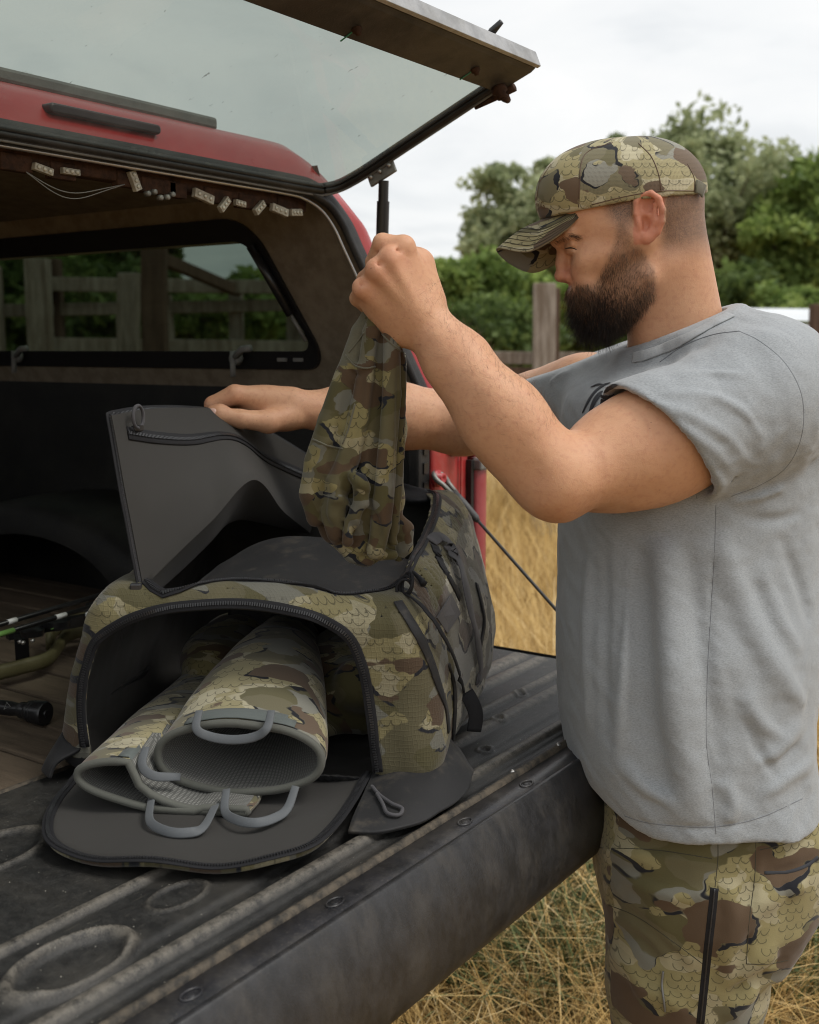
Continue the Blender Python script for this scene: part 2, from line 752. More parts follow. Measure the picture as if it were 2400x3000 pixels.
def camo(name, seed=0.0, scale=1.0, sat=1.0, gain=1.0, warm=1.0, rip=0.0, mesh=0.0, stretch=(1.0, 1.5, 1.0), rough=.85, th=.515):
    """printed camouflage: blobs of khaki, brown, grey and olive, dark brushed outlines and scale lines"""
    m, nt, b = mat(name, (.2, .18, .1), rough, 0, .25)
    b.inputs['Sheen Weight'].default_value = .15
    uv = attr(nt, 'cuv')
    uv = vmath(nt, 'SCALE', uv)
    uv.node.inputs['Scale'].default_value = 1.0 / scale
    p = vmath(nt, 'MULTIPLY', uv, stretch)
    p = vmath(nt, 'ADD', p, (seed * 3.7, seed * 1.9, seed * 5.3))
    wv = N(nt, 'ShaderNodeTexNoise', {'Vector': p, 'Scale': 34.0, 'Detail': 2.0}).outputs['Color']
    wv = vmath(nt, 'SCALE', vmath(nt, 'SUBTRACT', wv, (.5, .5, .5)))
    wv.node.inputs['Scale'].default_value = .022
    pw = vmath(nt, 'ADD', p, wv)

    def lay(off, sc, th, shift=None):
        q = vmath(nt, 'ADD', pw, off)
        if shift is not None:
            q = vmath(nt, 'ADD', q, shift)
        n = noise(nt, q, sc, 1.2, .45)
        return smooth(nt, n, th - .006, th + .006)

    g = gain
    tan = tuple(x * g for x in (.325, .280, .132 / warm))
    pale = tuple(x * g for x in (.43, .385, .24))
    brown = tuple(x * g for x in (.120, .078, .046))
    grey = tuple(x * g for x in (.215, .21, .17))
    olive = tuple(x * g for x in (.125, .11, .048))
    base = tuple(x * g for x in (.155, .136, .072))
    dark = (.012, .013, .018)
    # where the light, scaled patches lie
    A = lay((0, 0, 0), 13, th)
    A2 = lay((0, 0, 0), 13, th, (.0045, .007, 0))
    B = lay((5.2, 1.1, 2.0), 15, .59)
    B2 = lay((5.2, 1.1, 2.0), 15, .59, (-.004, .006, 0))
    Cg = lay((9.4, 4.4, .3), 14, .575)
    C2 = lay((9.4, 4.4, .3), 14, .575, (.003, .0055, 0))
    O = lay((2.2, 8.8, 6.0), 11, .53)
    P_ = lay((7.2, 3.3, 4.4), 22, .56)
    gate = lay((1.7, 6.1, 9.9), 17, .47)
    gate2 = lay((4.7, 2.1, 3.9), 15, .5)
    # scale lines
    s3 = N(nt, 'ShaderNodeSeparateXYZ', {0: vmath(nt, 'ADD', uv, vmath(nt, 'MULTIPLY', wv, (.55, .45, 0)))})
    cs = .0115 / scale
    qy = math_(nt, 'DIVIDE', s3.outputs[1], cs * .95)
    row = math_(nt, 'FLOOR', qy)
    fy = math_(nt, 'FRACT', qy)
    rj = N(nt, 'ShaderNodeTexWhiteNoise', {'W': row}, noise_dimensions='1D').outputs[0]
    qx = math_(nt, 'ADD', math_(nt, 'DIVIDE', s3.outputs[0], cs), math_(nt, 'ADD', math_(nt, 'MULTIPLY', row, .5), math_(nt, 'MULTIPLY', rj, .35)))
    fx = math_(nt, 'SUBTRACT', math_(nt, 'FRACT', qx), .5)
    dy = math_(nt, 'SUBTRACT', fy, .62)
    rr = math_(nt, 'SQRT', math_(nt, 'ADD', math_(nt, 'MULTIPLY', fx, fx), math_(nt, 'MULTIPLY', dy, dy)))
    ring = math_(nt, 'SUBTRACT', 1.0, smooth(nt, math_(nt, 'ABSOLUTE', math_(nt, 'SUBTRACT', rr, .46)), .02, .075))
    low = smooth(nt, dy, .30, .05)
    low = math_(nt, 'LESS_THAN', dy, .12)
    scl = math_(nt, 'MULTIPLY', ring, low)
    cell = N(nt, 'ShaderNodeTexWhiteNoise', {0: N(nt, 'ShaderNodeCombineXYZ', {0: math_(nt, 'FLOOR', qx), 1: row}).outputs[0]}, noise_dimensions='3D').outputs[0]
    scl = math_(nt, 'MULTIPLY', scl, math_(nt, 'GREATER_THAN', cell, .22))
    lite = mix(nt, P_, tan, pale)
    lite = mix(nt, math_(nt, 'MULTIPLY', cell, .22), lite, base)
    lite = mix(nt, math_(nt, 'MULTIPLY', scl, .62), lite, (.04 * g, .035 * g, .02 * g))
    c = mix(nt, O, base, olive)
    c = mix(nt, Cg, c, grey)
    st = math_(nt, 'MULTIPLY', math_(nt, 'MULTIPLY', C2, math_(nt, 'SUBTRACT', 1.0, Cg)), gate2)
    c = mix(nt, st, c, dark)
    c = mix(nt, A, c, lite)
    st = math_(nt, 'MULTIPLY', math_(nt, 'MULTIPLY', A2, math_(nt, 'SUBTRACT', 1.0, A)), gate)
    c = mix(nt, st, c, dark)
    c = mix(nt, B, c, brown)
    st = math_(nt, 'MULTIPLY', math_(nt, 'MULTIPLY', B2, math_(nt, 'SUBTRACT', 1.0, B)), gate2)
    c = mix(nt, st, c, dark)
    fine = noise(nt, uv, 900, 2, .6)
    c = mix(nt, .25, c, mix(nt, fine, 0.0, c), 'MIX')
    if sat != 1.0:
        hs = N(nt, 'ShaderNodeHueSaturation', {'Saturation': sat, 'Color': c})
        c = hs.outputs[0]
    hgt = math_(nt, 'MULTIPLY', fine, .5)
    if rip:
        for ax in (0, 1):
            l_ = math_(nt, 'FRACT', math_(nt, 'DIVIDE', s3.outputs[ax], rip))
            hgt = math_(nt, 'ADD', hgt, math_(nt, 'MULTIPLY', smooth(nt, math_(nt, 'ABSOLUTE', math_(nt, 'SUBTRACT', l_, .5)), .16, .05), .8))
    if mesh:
        vx = N(nt, 'ShaderNodeTexVoronoi', {'Vector': uv, 'Scale': 1 / mesh, 'Randomness': .15}, feature='F1').outputs[0]
        hole = smooth(nt, vx, .34, .12)
        c = mix(nt, math_(nt, 'MULTIPLY', hole, .55), c, (.03, .026, .02))
        hgt = math_(nt, 'SUBTRACT', hgt, hole)
    setc(nt, b, c)
    bump(nt, b, hgt, .4, .0007)
    return m


def fabric(name, col, weave=700, rough=.88, var=.25, bumps=.3, sheen=.2, heather=0.0, dust=0.0):
    m, nt, b = mat(name, col, rough, 0, .25)
    b.inputs['Sheen Weight'].default_value = sheen
    p = pos(nt)
    f = noise(nt, p, weave, 2, .6)
    l_ = noise(nt, p, 9, 4, .6, .3)
    c = mix(nt, math_(nt, 'MULTIPLY', l_, var), col, tuple(x * .45 for x in col))
    c = mix(nt, math_(nt, 'MULTIPLY', smooth(nt, f, .5, .75), .3), c, tuple(min(1, x * 1.6) for x in col))
    if heather:
        hx = vmath(nt, 'MULTIPLY', p, (1, 1, 4))
        h1 = noise(nt, hx, 330, 4, .75)
        c = mix(nt, math_(nt, 'MULTIPLY', smooth(nt, h1, .42, .62), heather), c, tuple(min(1, x * 1.5) for x in col))
        c = mix(nt, math_(nt, 'MULTIPLY', smooth(nt, h1, .46, .3), heather), c, tuple(x * .55 for x in col))
    if dust:
        c = mix(nt, math_(nt, 'MULTIPLY', smooth(nt, noise(nt, p, 30, 5, .7), .5, .75), dust), c, (.3, .25, .18))
    setc(nt, b, c)
    bump(nt, b, f, bumps, .0006)
    return m


M = {}
M['tailgate'], nt, b = mat('tailgate_liner', (.02, .02, .02), .5, 0, .45)
p = pos(nt)
fi = noise(nt, p, 650, 3, .7)
md = noise(nt, p, 75, 6, .75)
bg_ = noise(nt, p, 9, 5, .65)
sc_ = noise(nt, vmath(nt, 'MULTIPLY', p, (9, 1, 1)), 30, 4, .7)
c = mix(nt, smooth(nt, md, .35, .7), (.009, .009, .009), (.025, .0245, .023))
c = mix(nt, math_(nt, 'MULTIPLY', smooth(nt, bg_, .45, .7), .45), c, (.055, .050, .042))
c = mix(nt, math_(nt, 'MULTIPLY', smooth(nt, sc_, .60, .72), .35), c, (.095, .086, .07))
c = mix(nt, math_(nt, 'MULTIPLY', smooth(nt, fi, .60, .72), .40), c, (.16, .145, .12))
c = mix(nt, smooth(nt, noise(nt, p, 260, 2, .5), .745, .77), c, (.42, .40, .34))
ri = attr(nt, 'rise', 'Fac')
c = mix(nt, math_(nt, 'MULTIPLY', math_(nt, 'MULTIPLY', ri, smooth(nt, math_(nt, 'ADD', md, math_(nt, 'MULTIPLY', fi, .5)), .5, .9)), .75), c, (.17, .152, .125))
setc(nt, b, c)
nt.links.new(math_(nt, 'ADD', .40, math_(nt, 'MULTIPLY', md, .25)), b.inputs['Roughness'])
bump(nt, b, math_(nt, 'ADD', fi, math_(nt, 'MULTIPLY', md, .6)), .5, .0012)
M['tailgate_face'] = worn('tailgate_cap', (.014, .014, .015), (.025, .025, .027), .38, 40, (.085, .074, .060), .32, .5, bumpd=.0008, grain=600, stretch=(.6, 1.5, 1))
M['strip'] = worn('edge_strip', (.012, .012, .014), (.022, .022, .026), .38, 30, (.2, .18, .15), .25, .5, bumpd=.0006, grain=400)
M['ridge'] = worn('worn_ridge', (.02, .019, .017), (.085, .07, .052), .7, 70, (.17, .138, .10), .55, .3)
M['black'] = worn('black_rubber', (.008, .008, .008), (.016, .016, .016), .5, 20, (.12, .11, .1), .25, .4)
M['blackmetal'] = mat('black_metal', (.012, .012, .013), .32, 0, .5)[0]
M['silver'] = mat('dull_silver', (.45, .44, .42), .38, .9)[0]
M['bedwall'] = worn('bed_liner_side', (.006, .006, .006), (.012, .012, .011), .55, 15, (.1, .09, .07), .12, .3)
M['red'] = worn('red_paint', (.29, .014, .016), (.34, .020, .020), .22, 5, (.30, .13, .11), .22, .5, bumpd=.0002)
M['redin'] = worn('red_paint_dusty', (.33, .02, .022), (.40, .03, .03), .35, 26, (.30, .16, .13), .5, .45, bumpd=.0006)
M['lens'] = worn('tail_lens', (.30, .05, .06), (.36, .08, .09), .3, 8, (.42, .25, .22), .5, .5, bumpd=.0003)
M['liner'] = worn('headliner', (.14, .115, .084), (.19, .16, .12), .95, 30, (.2, .17, .12), .3, .1, bumpd=.003, grain=260)
M['rust'] = worn('rusty_steel', (.025, .014, .009), (.06, .03, .018), .85, 60, (.10, .05, .028), .5, .2)
M['lidbar'] = worn('lid_bar', (.03, .028, .025), (.06, .055, .048), .5, 16, (.018, .016, .015), .6, .4, bumpd=.0008)
M['alu'] = worn('aluminium', (.30, .30, .30), (.42, .42, .42), .4, 30, (.2, .19, .17), .4, .5, metal=.6)
M['led'] = worn('led_module', (.30, .28, .22), (.42, .39, .32), .4, 80, (.2, .15, .1), .6)
M['ledcell'] = mat('led_cell', (.5, .48, .4), .2)[0]
M['brake'] = mat('brake_lamp', (.035, .02, .024), .35)[0]
M['greymetal'] = worn('grey_rail', (.12, .12, .115), (.17, .17, .16), .55, 20, (.25, .23, .2), .3)
M['cable'] = worn('cable', (.045, .045, .045), (.075, .075, .075), .55, 300, (.1, .1, .1), .3)
M['zinc'] = worn('zinc_plate', (.16, .16, .15), (.26, .26, .24), .5, 40, (.25, .22, .18), .4, metal=.5)
M['boltred'] = mat('red_bolt', (.38, .03, .035), .45)[0]

M['shirt'] = fabric('heather_jersey', (.258, .275, .288), 900, .9, .10, .25, .25, heather=.5)
M['shirt_rib'] = fabric('jersey_rib', (.30, .315, .325), 900, .9, .10, .25, .25, heather=.3)
M['seam'] = mat('seam_thread', (.16, .17, .185), .9)[0]
M['print'] = mat('dark_print', (.028, .03, .036), .8)[0]
M['grey_nylon'] = fabric('grey_nylon', (.038, .036, .033), 1500, .82, .25, .25, .05)
M['dark_nylon'] = fabric('charcoal_nylon', (.019, .019, .020), 1300, .6, .3, .25, .05, dust=.12)
M['webbing'] = fabric('black_webbing', (.012, .012, .014), 1100, .7, .2, .4, .02)
M['binding'] = fabric('grey_binding', (.065, .063, .068), 1200, .7, .2, .3, .1)
M['teeth'] = mat('zip_teeth', (.03, .03, .032), .28)[0]
M['camo_bag'] = camo('camo_bag', 1.6, 1.0, .95, .68, rip=.0055, th=.52)
M['camo_bag2'] = camo('camo_bag_side', 4.3, 1.0, .5, .95, rip=.0055)
M['camo_pants'] = camo('camo_trousers', 2.3, 1.15, 1.0, .88, th=.47)
M['camo_shirt'] = camo('camo_jersey', 3.1, .78, 1.05, .70)
M['camo_boot'] = camo('camo_boot', 5.7, 1.0, .85, 1.02, stretch=(.8, 1.7, 1), th=.52)
M['camo_cap'] = camo('camo_cap', 7.4, .85, .95, 1.15, th=.47)
M['camo_brim'] = camo('camo_brim', 8.3, .95, .9, 1.05, th=.43)
M['camo_cap_mesh'] = camo('camo_cap_mesh', 3.2, .8, .85, 1.3, mesh=.0021, th=.49)
M['cord'] = mat('seam_olive', (.05, .045, .028), .9)[0]
M['olive_knit'] = fabric('olive_knit', (.115, .108, .075), 900, .9, .2, .3, .2, heather=.2)
M['boot_trim'] = fabric('boot_trim', (.10, .102, .088), 900, .75, .2, .25, .1)
M['boot_pad'] = fabric('boot_pad', (.105, .12, .115), 1200, .7, .15, .2, .1)
M['boot_loop'] = fabric('boot_loop', (.10, .108, .115), 1200, .6, .15, .2, .1)
M['olive_paint'] = worn('olive_paint', (.085, .075, .03), (.11, .098, .045), .5, 20, (.2, .17, .1), .2)
M['arrow'] = mat('arrow_shaft', (.01, .01, .01), .35)[0]
M['arrowgreen'] = mat('arrow_wrap', (.16, .32, .08), .45)[0]
M['white'] = mat('white_label', (.7, .7, .68), .5)[0]


# ================================================================ pickup truck with topper
ZT, XR, XH, YN, YF = .94, -.633, -1.156, .20, 1.742
truck = empty('pickup_truck', (-1.9, 1.0, 0))
tag(truck, 'red pickup truck with its tailgate down and glass topper lid raised', 'truck')


def sst(x, a, b):
    t = np.clip((x - a) / (b - a), 0, 1)
    return t * t * (3 - 2 * t)


# ---- tailgate: pressed liner as a height field
xs = np.concatenate([np.linspace(XH + .006, -.70, 220), np.linspace(-.697, -.668, 14)])
ys = np.linspace(YN, YF, 420)
GX, GY = np.meshgrid(xs, ys, indexing='ij')
Z = np.full_like(GX, ZT)


def rib(x0, w, h, y0=YN, y1=YF):
    e = np.minimum(sst(GY, y0, y0 + .02), 1 - sst(GY, y1 - .02, y1))
    return h * np.exp(-((GX - x0) / w) ** 4) * e


Z += rib(-.836, .007, .006) + rib(-.712, .008, .007)
Z -= rib(-.735, .010, .004) + rib(-.690, .006, .003)
for x0 in (-1.10, -1.02, -.94):
    Z += rib(x0, .016, .0075, 1.0, YF - .03)
for x0 in (-.90, -.795):
    Z += rib(x0, .012, .0065, 1.02, YF - .03)


def oval(cx, cy, rx, ry, h):
    q = np.sqrt(((GX - cx) / rx) ** 2 + ((GY - cy) / ry) ** 2)
    return h * np.exp(-((q - 1) / .11) ** 2) - .35 * h * np.exp(-(q / .85) ** 10)


Z += oval(-.768, .592, .034, .062, .009) + oval(-.785, .735, .020, .035, .003)
Z += oval(-.93, .45, .05, .09, .006) + oval(-1.02, .68, .04, .08, .004) + oval(-.768, .36, .034, .062, .006)
for cx, cy in ((-.793, 1.37), (-.751, 1.261), (-.70, 1.52), (-.83, 1.5)):
    q = np.hypot((GX - cx) / .008, (GY - cy) / .011)
    Z += .003 * np.exp(-((q - 1) / .3) ** 2) - .002 * np.exp(-q ** 4)
Z += .00015 * lattice_noise(np.stack([GX, GY, GX * 0], -1), 14, 3) + .00012 * lattice_noise(np.stack([GX, GY, GX * 0], -1), 70, 5)
Z -= .012 * sst(GX, -.70, -.668) * 0
edge = sst(GY, YF - .03, YF)
Z -= .018 * edge ** 2
V, Q = sheet(np.stack([GX, GY, Z], -1))
tail_liner = mesh_np('tailgate_liner', V, Q[:, ::-1], M['tailgate'], truck, True, {'rise': np.clip((Z.ravel() - ZT) / .006, 0, 1)})

# the edge: worn ridge, flat strip with screws, and the rounded cap that forms the tailgate's rear face
yy = np.linspace(YN, YF, 60)


def extrude_y(name, prof, m, sm=True, y=yy, wob=0.0, parent=truck, ends=False):
    prof = np.asarray(prof, float)
    Pg = np.zeros((len(prof), len(y), 3))
    Pg[..., 0] = prof[:, 0][:, None]
    Pg[..., 1] = y[None, :]
    Pg[..., 2] = prof[:, 1][:, None]
    if wob:
        Pg[..., 2] += wob * lattice_noise(np.stack([Pg[..., 0] * 0, Pg[..., 1], Pg[..., 2] * 0], -1), 9, 2)
    V, Q = sheet(Pg)
    Qs = Q[:, ::-1].tolist()
    if ends:
        r, c = len(prof), len(y)
        Qs += [[i * c for i in range(r)][::-1], [i * c + c - 1 for i in range(r)]]
        return mesh_np(name, V, Qs, m, parent, sm)
    return mesh_np(name, V, np.array(Qs), m, parent, sm)


rp = [(-.678, ZT - .006), (-.676, ZT + .002), (-.6735, ZT + .0048), (-.671, ZT + .0052), (-.668, ZT + .004), (-.666, ZT + .0005), (-.665, ZT - .006)]
extrude_y('worn_ridge', rp, M['ridge'], wob=.0006, y=np.linspace(YN, YF - .03, 200))
sp = [(-.667, ZT - .004), (-.6665, ZT - .0005), (-.640, ZT - .0008), (-.634, ZT - .003)]
extrude_y('edge_strip', sp, M['strip'])
cp = [(-.636, ZT - .002), (-.631, ZT - .001), (-.627, ZT - .004), (-.618, ZT - .022), (-.608, ZT - .05), (-.603, ZT - .08), (-.604, ZT - .105), (-.612, ZT - .13),
      (-.626, ZT - .148), (-.645, ZT - .158), (-.68, ZT - .162), (-.80, ZT - .162), (-1.14, ZT - .12), (-1.155, ZT - .05), (-1.153, ZT - .002)]
cpn = cr(np.array(cp), 5)
extrude_y('tailgate_shell', cpn, M['tailgate_face'], ends=True)
for (x, y) in ((-.646, 1.186), (-.648, 1.046), (-.651, .813), (-.650, .62), (-.648, 1.33), (-.648, 1.5)):
    a = np.linspace(0, 2 * math.pi, 21)[:-1]
    MB().tube(np.stack([x + .0065 * np.cos(a), y + .011 * np.sin(a), np.full(20, ZT - .0002)], -1), .0013, 6, closed=True).lathe((x, y, ZT - .003), (0, 0, 1), [(0, .005), (.0022, .005), (.003, .002)], 10).build('edge_screw', M['strip'], truck, True)
for (x, y) in ((-.674, 1.20), (-.672, 1.32)):
    MB().lathe((x, y, ZT + .001), (0, 0, 1), [(0, .0035), (.005, .0035), (.0065, .0015)], 10).build('rivet', M['silver'], truck, True)

# ---- bed: floor boards, walls, wheel housing, bulkhead
XB = -3.15
mb = MB().box((XB, YN - .2, ZT - .10), (XH - .012, 1.80, ZT - .035))
mb.build('bed_floor', M['bedwall'], truck)
M['plank'] = worn('bed_plank', (.068, .052, .038), (.135, .104, .074), .85, 9, (.20, .15, .105), .6, .15, bumpd=.002, grain=240, stretch=(.35, 2.2, 1), updust=.15)
x0 = XH - .012
yy0 = YN - .2
i = 0
while yy0 < 1.70:
    w = .088 + .01 * random.random()
    w = min(w, 1.70 - yy0)
    if w > .02:
        MB().box((XB, yy0 + .003, ZT - .034), (x0 - .004 * random.random(), yy0 + w - .004, ZT - .012 + .004 * random.random())).build('bed_plank', M['plank'], truck, bevel=.004)
    yy0 += w
extrude_y('bed_end_sill', [(XH - .012, ZT - .03), (XH - .012, ZT - .004), (XH - .008, ZT - .001), (XH - .002, ZT - .001), (XH, ZT - .006), (XH, ZT - .03)], M['ridge'])
MB().box((XB, 1.70, ZT - .05), (XH - .02, 1.735, 1.395)).build('bed_side', M['bedwall'], truck)
MB().box((XB - .03, YN - .2, ZT - .05), (XB, 1.72, 1.40)).build('bulkhead', M['bedwall'], truck)
MB().box((XB, .02, ZT - .05), (XH - .02, .05, 1.395)).build('bed_side', M['bedwall'], truck)
# wheel housing
a = np.linspace(0, math.pi, 24)
cxw = -1.98
Pg = np.zeros((24, 6, 3))
for j, (y, s) in enumerate(((1.70, 1.0), (1.58, 1.0), (1.52, .985), (1.49, .94), (1.475, .86), (1.47, .7))):
    Pg[:, j] = np.stack([cxw + .40 * s * np.cos(a), np.full(24, y), ZT - .02 + .24 * s * np.sin(a) ** .8], -1)
V, Q = sheet(Pg)
mesh_np('wheel_housing', V, Q, M['bedwall'], truck)
# red corner post with tail lamp
pr = [(-1.16, 1.735), (-1.152, 1.735), (-1.150, 1.745), (-1.150, 1.80), (-1.156, 1.835), (-1.160, 1.872), (-1.20, 1.90)]
pts = np.array(pr)
zz = np.array([.55, .94, 1.10, 1.262, 1.30, 1.38, 1.40])
Pg = np.zeros((len(zz), len(pts), 3))
for i, z in enumerate(zz):
    Pg[i, :, 0] = pts[:, 0]
    Pg[i, :, 1] = pts[:, 1]
    Pg[i, :, 2] = z
V, Q = sheet(Pg, .004)
MBp = mesh_np('corner_post', V, Q, M['redin'], truck, False)
MB().box((-1.175, 1.874, 1.262), (-1.145, 1.925, 1.39)).build('post_cap', M['red'], truck, bevel=.01)
MB().box((-2.9, 1.89, .62), (-1.175, 1.93, 1.395)).build('bed_outer_panel', M['red'], truck, bevel=.02)
MB().box((-1.16, 1.866, .98), (-1.147, 1.876, 1.258)).build('lamp_gasket', M['black'], truck)
cpn = cr(np.array([(-1.15, 1.877), (-1.143, 1.880), (-1.138, 1.89), (-1.138, 1.905), (-1.146, 1.919), (-1.17, 1.926), (-1.26, 1.932)]), 5)
zz = np.linspace(1.0, 1.258, 12)
Pg = np.array([[(x - (.004 if abs(z - 1.13) > .12 else 0), y, z) for x, y in cpn] for z in zz])
V, Q = sheet(Pg, .012)
mesh_np('tail_lamp', V, Q, M['lens'], truck)
MB().box((-1.152, 1.874, 1.238), (-1.130, 1.93, 1.2605)).build('lamp_trim', M['greymetal'], truck, bevel=.004)
mb = MB()
mb.box((-1.151, 1.738, 1.155), (-1.1465, 1.775, 1.16)).box((-1.151, 1.83, .98), (-1.147, 1.836, 1.39))
mb.build('pressed_seam', M['redin'], truck, bevel=.002)
MB().lathe((-1.152, 1.79, 1.16 - .05), (1, 0, 0), [(0, .006), (.003, .006), (.004, .003)], 12).build('post_screw', M['zinc'], truck, True)
# striker
MB().lathe((-1.152, 1.805, 1.30), (1, 0, 0), [(0, .03), (.006, .03), (.008, .018), (.012, .014), (.03, .013), (.032, .018), (.036, .018), (.037, .006)], 18).build('tailgate_striker', M['zinc'], truck, True)
# bed edge plastic strip beside the post
MB().box((-1.18, 1.695, .95), (-1.153, 1.733, 1.39)).build('bed_edge_trim', M['black'], truck, bevel=.005)
for z in np.arange(1.0, 1.38, .035):
    MB().box((-1.1525, 1.708, z), (-1.150, 1.722, z + .02)).build('trim_slot', M['blackmetal'], truck)
# tailgate cable
b0 = onx(929, 1008, -1.138)
e0 = np.array([-.825, 1.750, ZT + .012])
cab = empty('tailgate_cable', (0, 0, 0))
cab.parent = truck
cab.matrix_parent_inverse = Matrix.Translation(-Vector(truck.location))
dv = _n(e0 - b0)
MB().lathe(b0 - np.array([.012, 0, 0]), (1, 0, 0), [(0, .016), (.006, .016), (.007, .0105), (.018, .0105), (.0185, .006), (.016, .004)], 16).build('cable_bolt', M['boltred'], cab, True)
side = _n(np.cross(dv, [1, 0, 0]))
nrm = _n(np.cross(side, dv))
a = np.linspace(-2.4, 2.4, 16)
loop = [b0 + side * .015 * np.sin(t) - dv * .0165 * np.cos(t) for t in a]
loop = [loop[0] * .3 + (b0 + dv * .05) * .7 + side * -.004 * 1] + loop + [loop[-1] * .3 + (b0 + dv * .05) * .7 + side * .004]
MB().tube(loop, .0048, 8).build('cable_eye', M['zinc'], cab, True)
MB().tube([b0 + dv * .035, b0 + dv * .06, b0 + dv * .10, b0 + dv * .108], [.0075, .0085, .0075, .004], 10).build('cable_sleeve', M['cable'], cab, True)
MB().tube([b0 + dv * .1, e0], .0031, 8).build('cable_wire', M['cable'], cab, True)
MB().lathe(e0 - np.array([0, .012, 0]), (0, 1, 0), [(0, .012), (.01, .012), (.016, .007)], 12).build('cable_bolt', M['zinc'], cab, True)

# ---- topper
ZB, ZH = 1.395, 1.73


def yside(z):                                  # inside of the far wall, leaning in towards the roof
    return 1.70 - .15 * (z - ZB) / (ZH - ZB)


def xrear(z):
    return -1.156 - .084 * (z - ZB) / (ZH - ZB)


# side wall with an opening for the window; outline in (x, z)
def rrect(x0, x1, z0, z1, r, n=8, sk=0.0):
    out = []
    for cx, cz, a0 in ((x1 - r, z1 - r, 0), (x0 + r, z1 - r, 90), (x0 + r, z0 + r, 180), (x1 - r, z0 + r, 270)):
        for k in range(n + 1):
            a = math.radians(a0 + 90 * k / n)
            out.append((cx + r * math.cos(a), cz + r * math.sin(a)))
    out = np.array(out)
    out[:, 0] -= sk * (out[:, 1] - z0) / (z1 - z0) * ((out[:, 0] > (x0 + x1) / 2))
    return out


def at_wall(p, off=0.0):
    return np.array([p[0], yside(p[1]) + off, p[1]])


def ring_wall(name, outer, inner, o_off, i_off, m, parent=truck, depth=.03, sm=False):
    n = len(outer)
    V = [at_wall(p, o_off) for p in outer] + [at_wall(p, i_off) for p in inner] + [at_wall(p, o_off + depth) for p in outer] + [at_wall(p, i_off + depth) for p in inner]
    fs = []
    for k in range(n):
        j = (k + 1) % n
        fs += [[k, j, n + j, n + k], [2 * n + k, 3 * n + k, 3 * n + j, 2 * n + j], [n + k, n + j, 3 * n + j, 3 * n + k], [k, 2 * n + k, 2 * n + j, j]]
    return mesh_np(name, V, fs, m, parent, sm)


WX0, WX1, WZ0, WZ1 = -2.75, -1.345, 1.435, 1.700
inner = rrect(WX0, WX1, WZ0, WZ1, .055, 8, .09)
# outer outline with the same number of points as the opening
ox0, ox1 = XB, -1.156
outer = []
for (x, z) in inner:
    cx, cz = (WX0 + WX1) / 2, (WZ0 + WZ1) / 2
    dx, dz = x - cx, z - cz
    z_ = ZH + .02 if dz > 0 else ZB
    outer.append((x, z_))
outer = np.array(outer)
n4 = len(outer) // 4
for k in range(len(outer)):
    if k < n4 and k < n4 // 2 + 1:
        outer[k] = (xrear(ZH), ZB + (ZH - ZB) * (.55 + .45 * k / (n4 // 2)))
    elif k >= 3 * n4 + n4 // 2:
        outer[k] = (xrear(ZB), ZB + (ZH - ZB) * .5 * (k - 3 * n4 - n4 // 2) / (n4 // 2 + 1))
for k in range(len(outer)):
    if outer[k, 1] > ZB and outer[k, 1] < ZH and outer[k, 0] > -1.3:
        outer[k, 0] = xrear(outer[k, 1])
    if n4 + n4 // 2 <= k < 2 * n4:
        outer[k] = (XB, ZH + .02)
    if 2 * n4 <= k < 2 * n4 + n4 // 2:
        outer[k] = (XB, ZB)
ring_wall('topper_side', outer, inner, 0, 0, M['liner'], depth=.025)
MB().box((XB, 1.725, ZB), (-1.17, 1.74, 1.42)).build('topper_skirt', M['red'], truck)
fr_in = rrect(WX0 + .045, WX1 - .020, WZ0 + .031, WZ1 - .035, .035, 8, .085)
mesh_np('topper_side_top', [at_wall((XB, 1.695), .004), at_wall((-1.25, 1.695), .004), at_wall((-1.25, 1.775), .004), at_wall((XB, 1.775), .004)], [[0, 1, 2, 3]], M['liner'], truck, False)
wframe = ring_wall('window_frame', rrect(WX0 - .004, WX1 + .004, WZ0 - .004, WZ1 + .004, .057, 8, .09), fr_in, -.008, -.004, M['blackmetal'], depth=.034)
glass, gnt, gb = mat('tinted_glass', (.02, .03, .025), .05)
gnt.nodes.remove(gb)
tr = N(gnt, 'ShaderNodeBsdfTransparent', {0: (.13, .165, .14, 1)})
gl = N(gnt, 'ShaderNodeBsdfGlossy', {0: (.9, .95, .9, 1), 1: .02})
df = N(gnt, 'ShaderNodeBsdfDiffuse', {0: (.2, .2, .17, 1)})
dst = math_(gnt, 'MULTIPLY', smooth(gnt, noise(gnt, pos(gnt), 14, 6, .7, .4), .4, .8), .09)
m1 = N(gnt, 'ShaderNodeMixShader', {0: math_(gnt, 'ADD', .03, math_(gnt, 'MULTIPLY', math_(gnt, 'POWER', N(gnt, 'ShaderNodeLayerWeight', {0: .5}).outputs[1], 5), .8)), 1: tr.outputs[0], 2: gl.outputs[0]})
m2 = N(gnt, 'ShaderNodeMixShader', {0: dst, 1: m1.outputs[0], 2: df.outputs[0]})
gnt.links.new(m2.outputs[0], gnt.nodes['Material Output'].inputs[0])
gin = rrect(WX0 + .03, WX1 - .012, WZ0 + .02, WZ1 - .025, .03, 8, .085)
wg = mesh_np('window_pane', [at_wall(p, .012) for p in gin], [list(range(len(gin)))], glass, wframe, False)
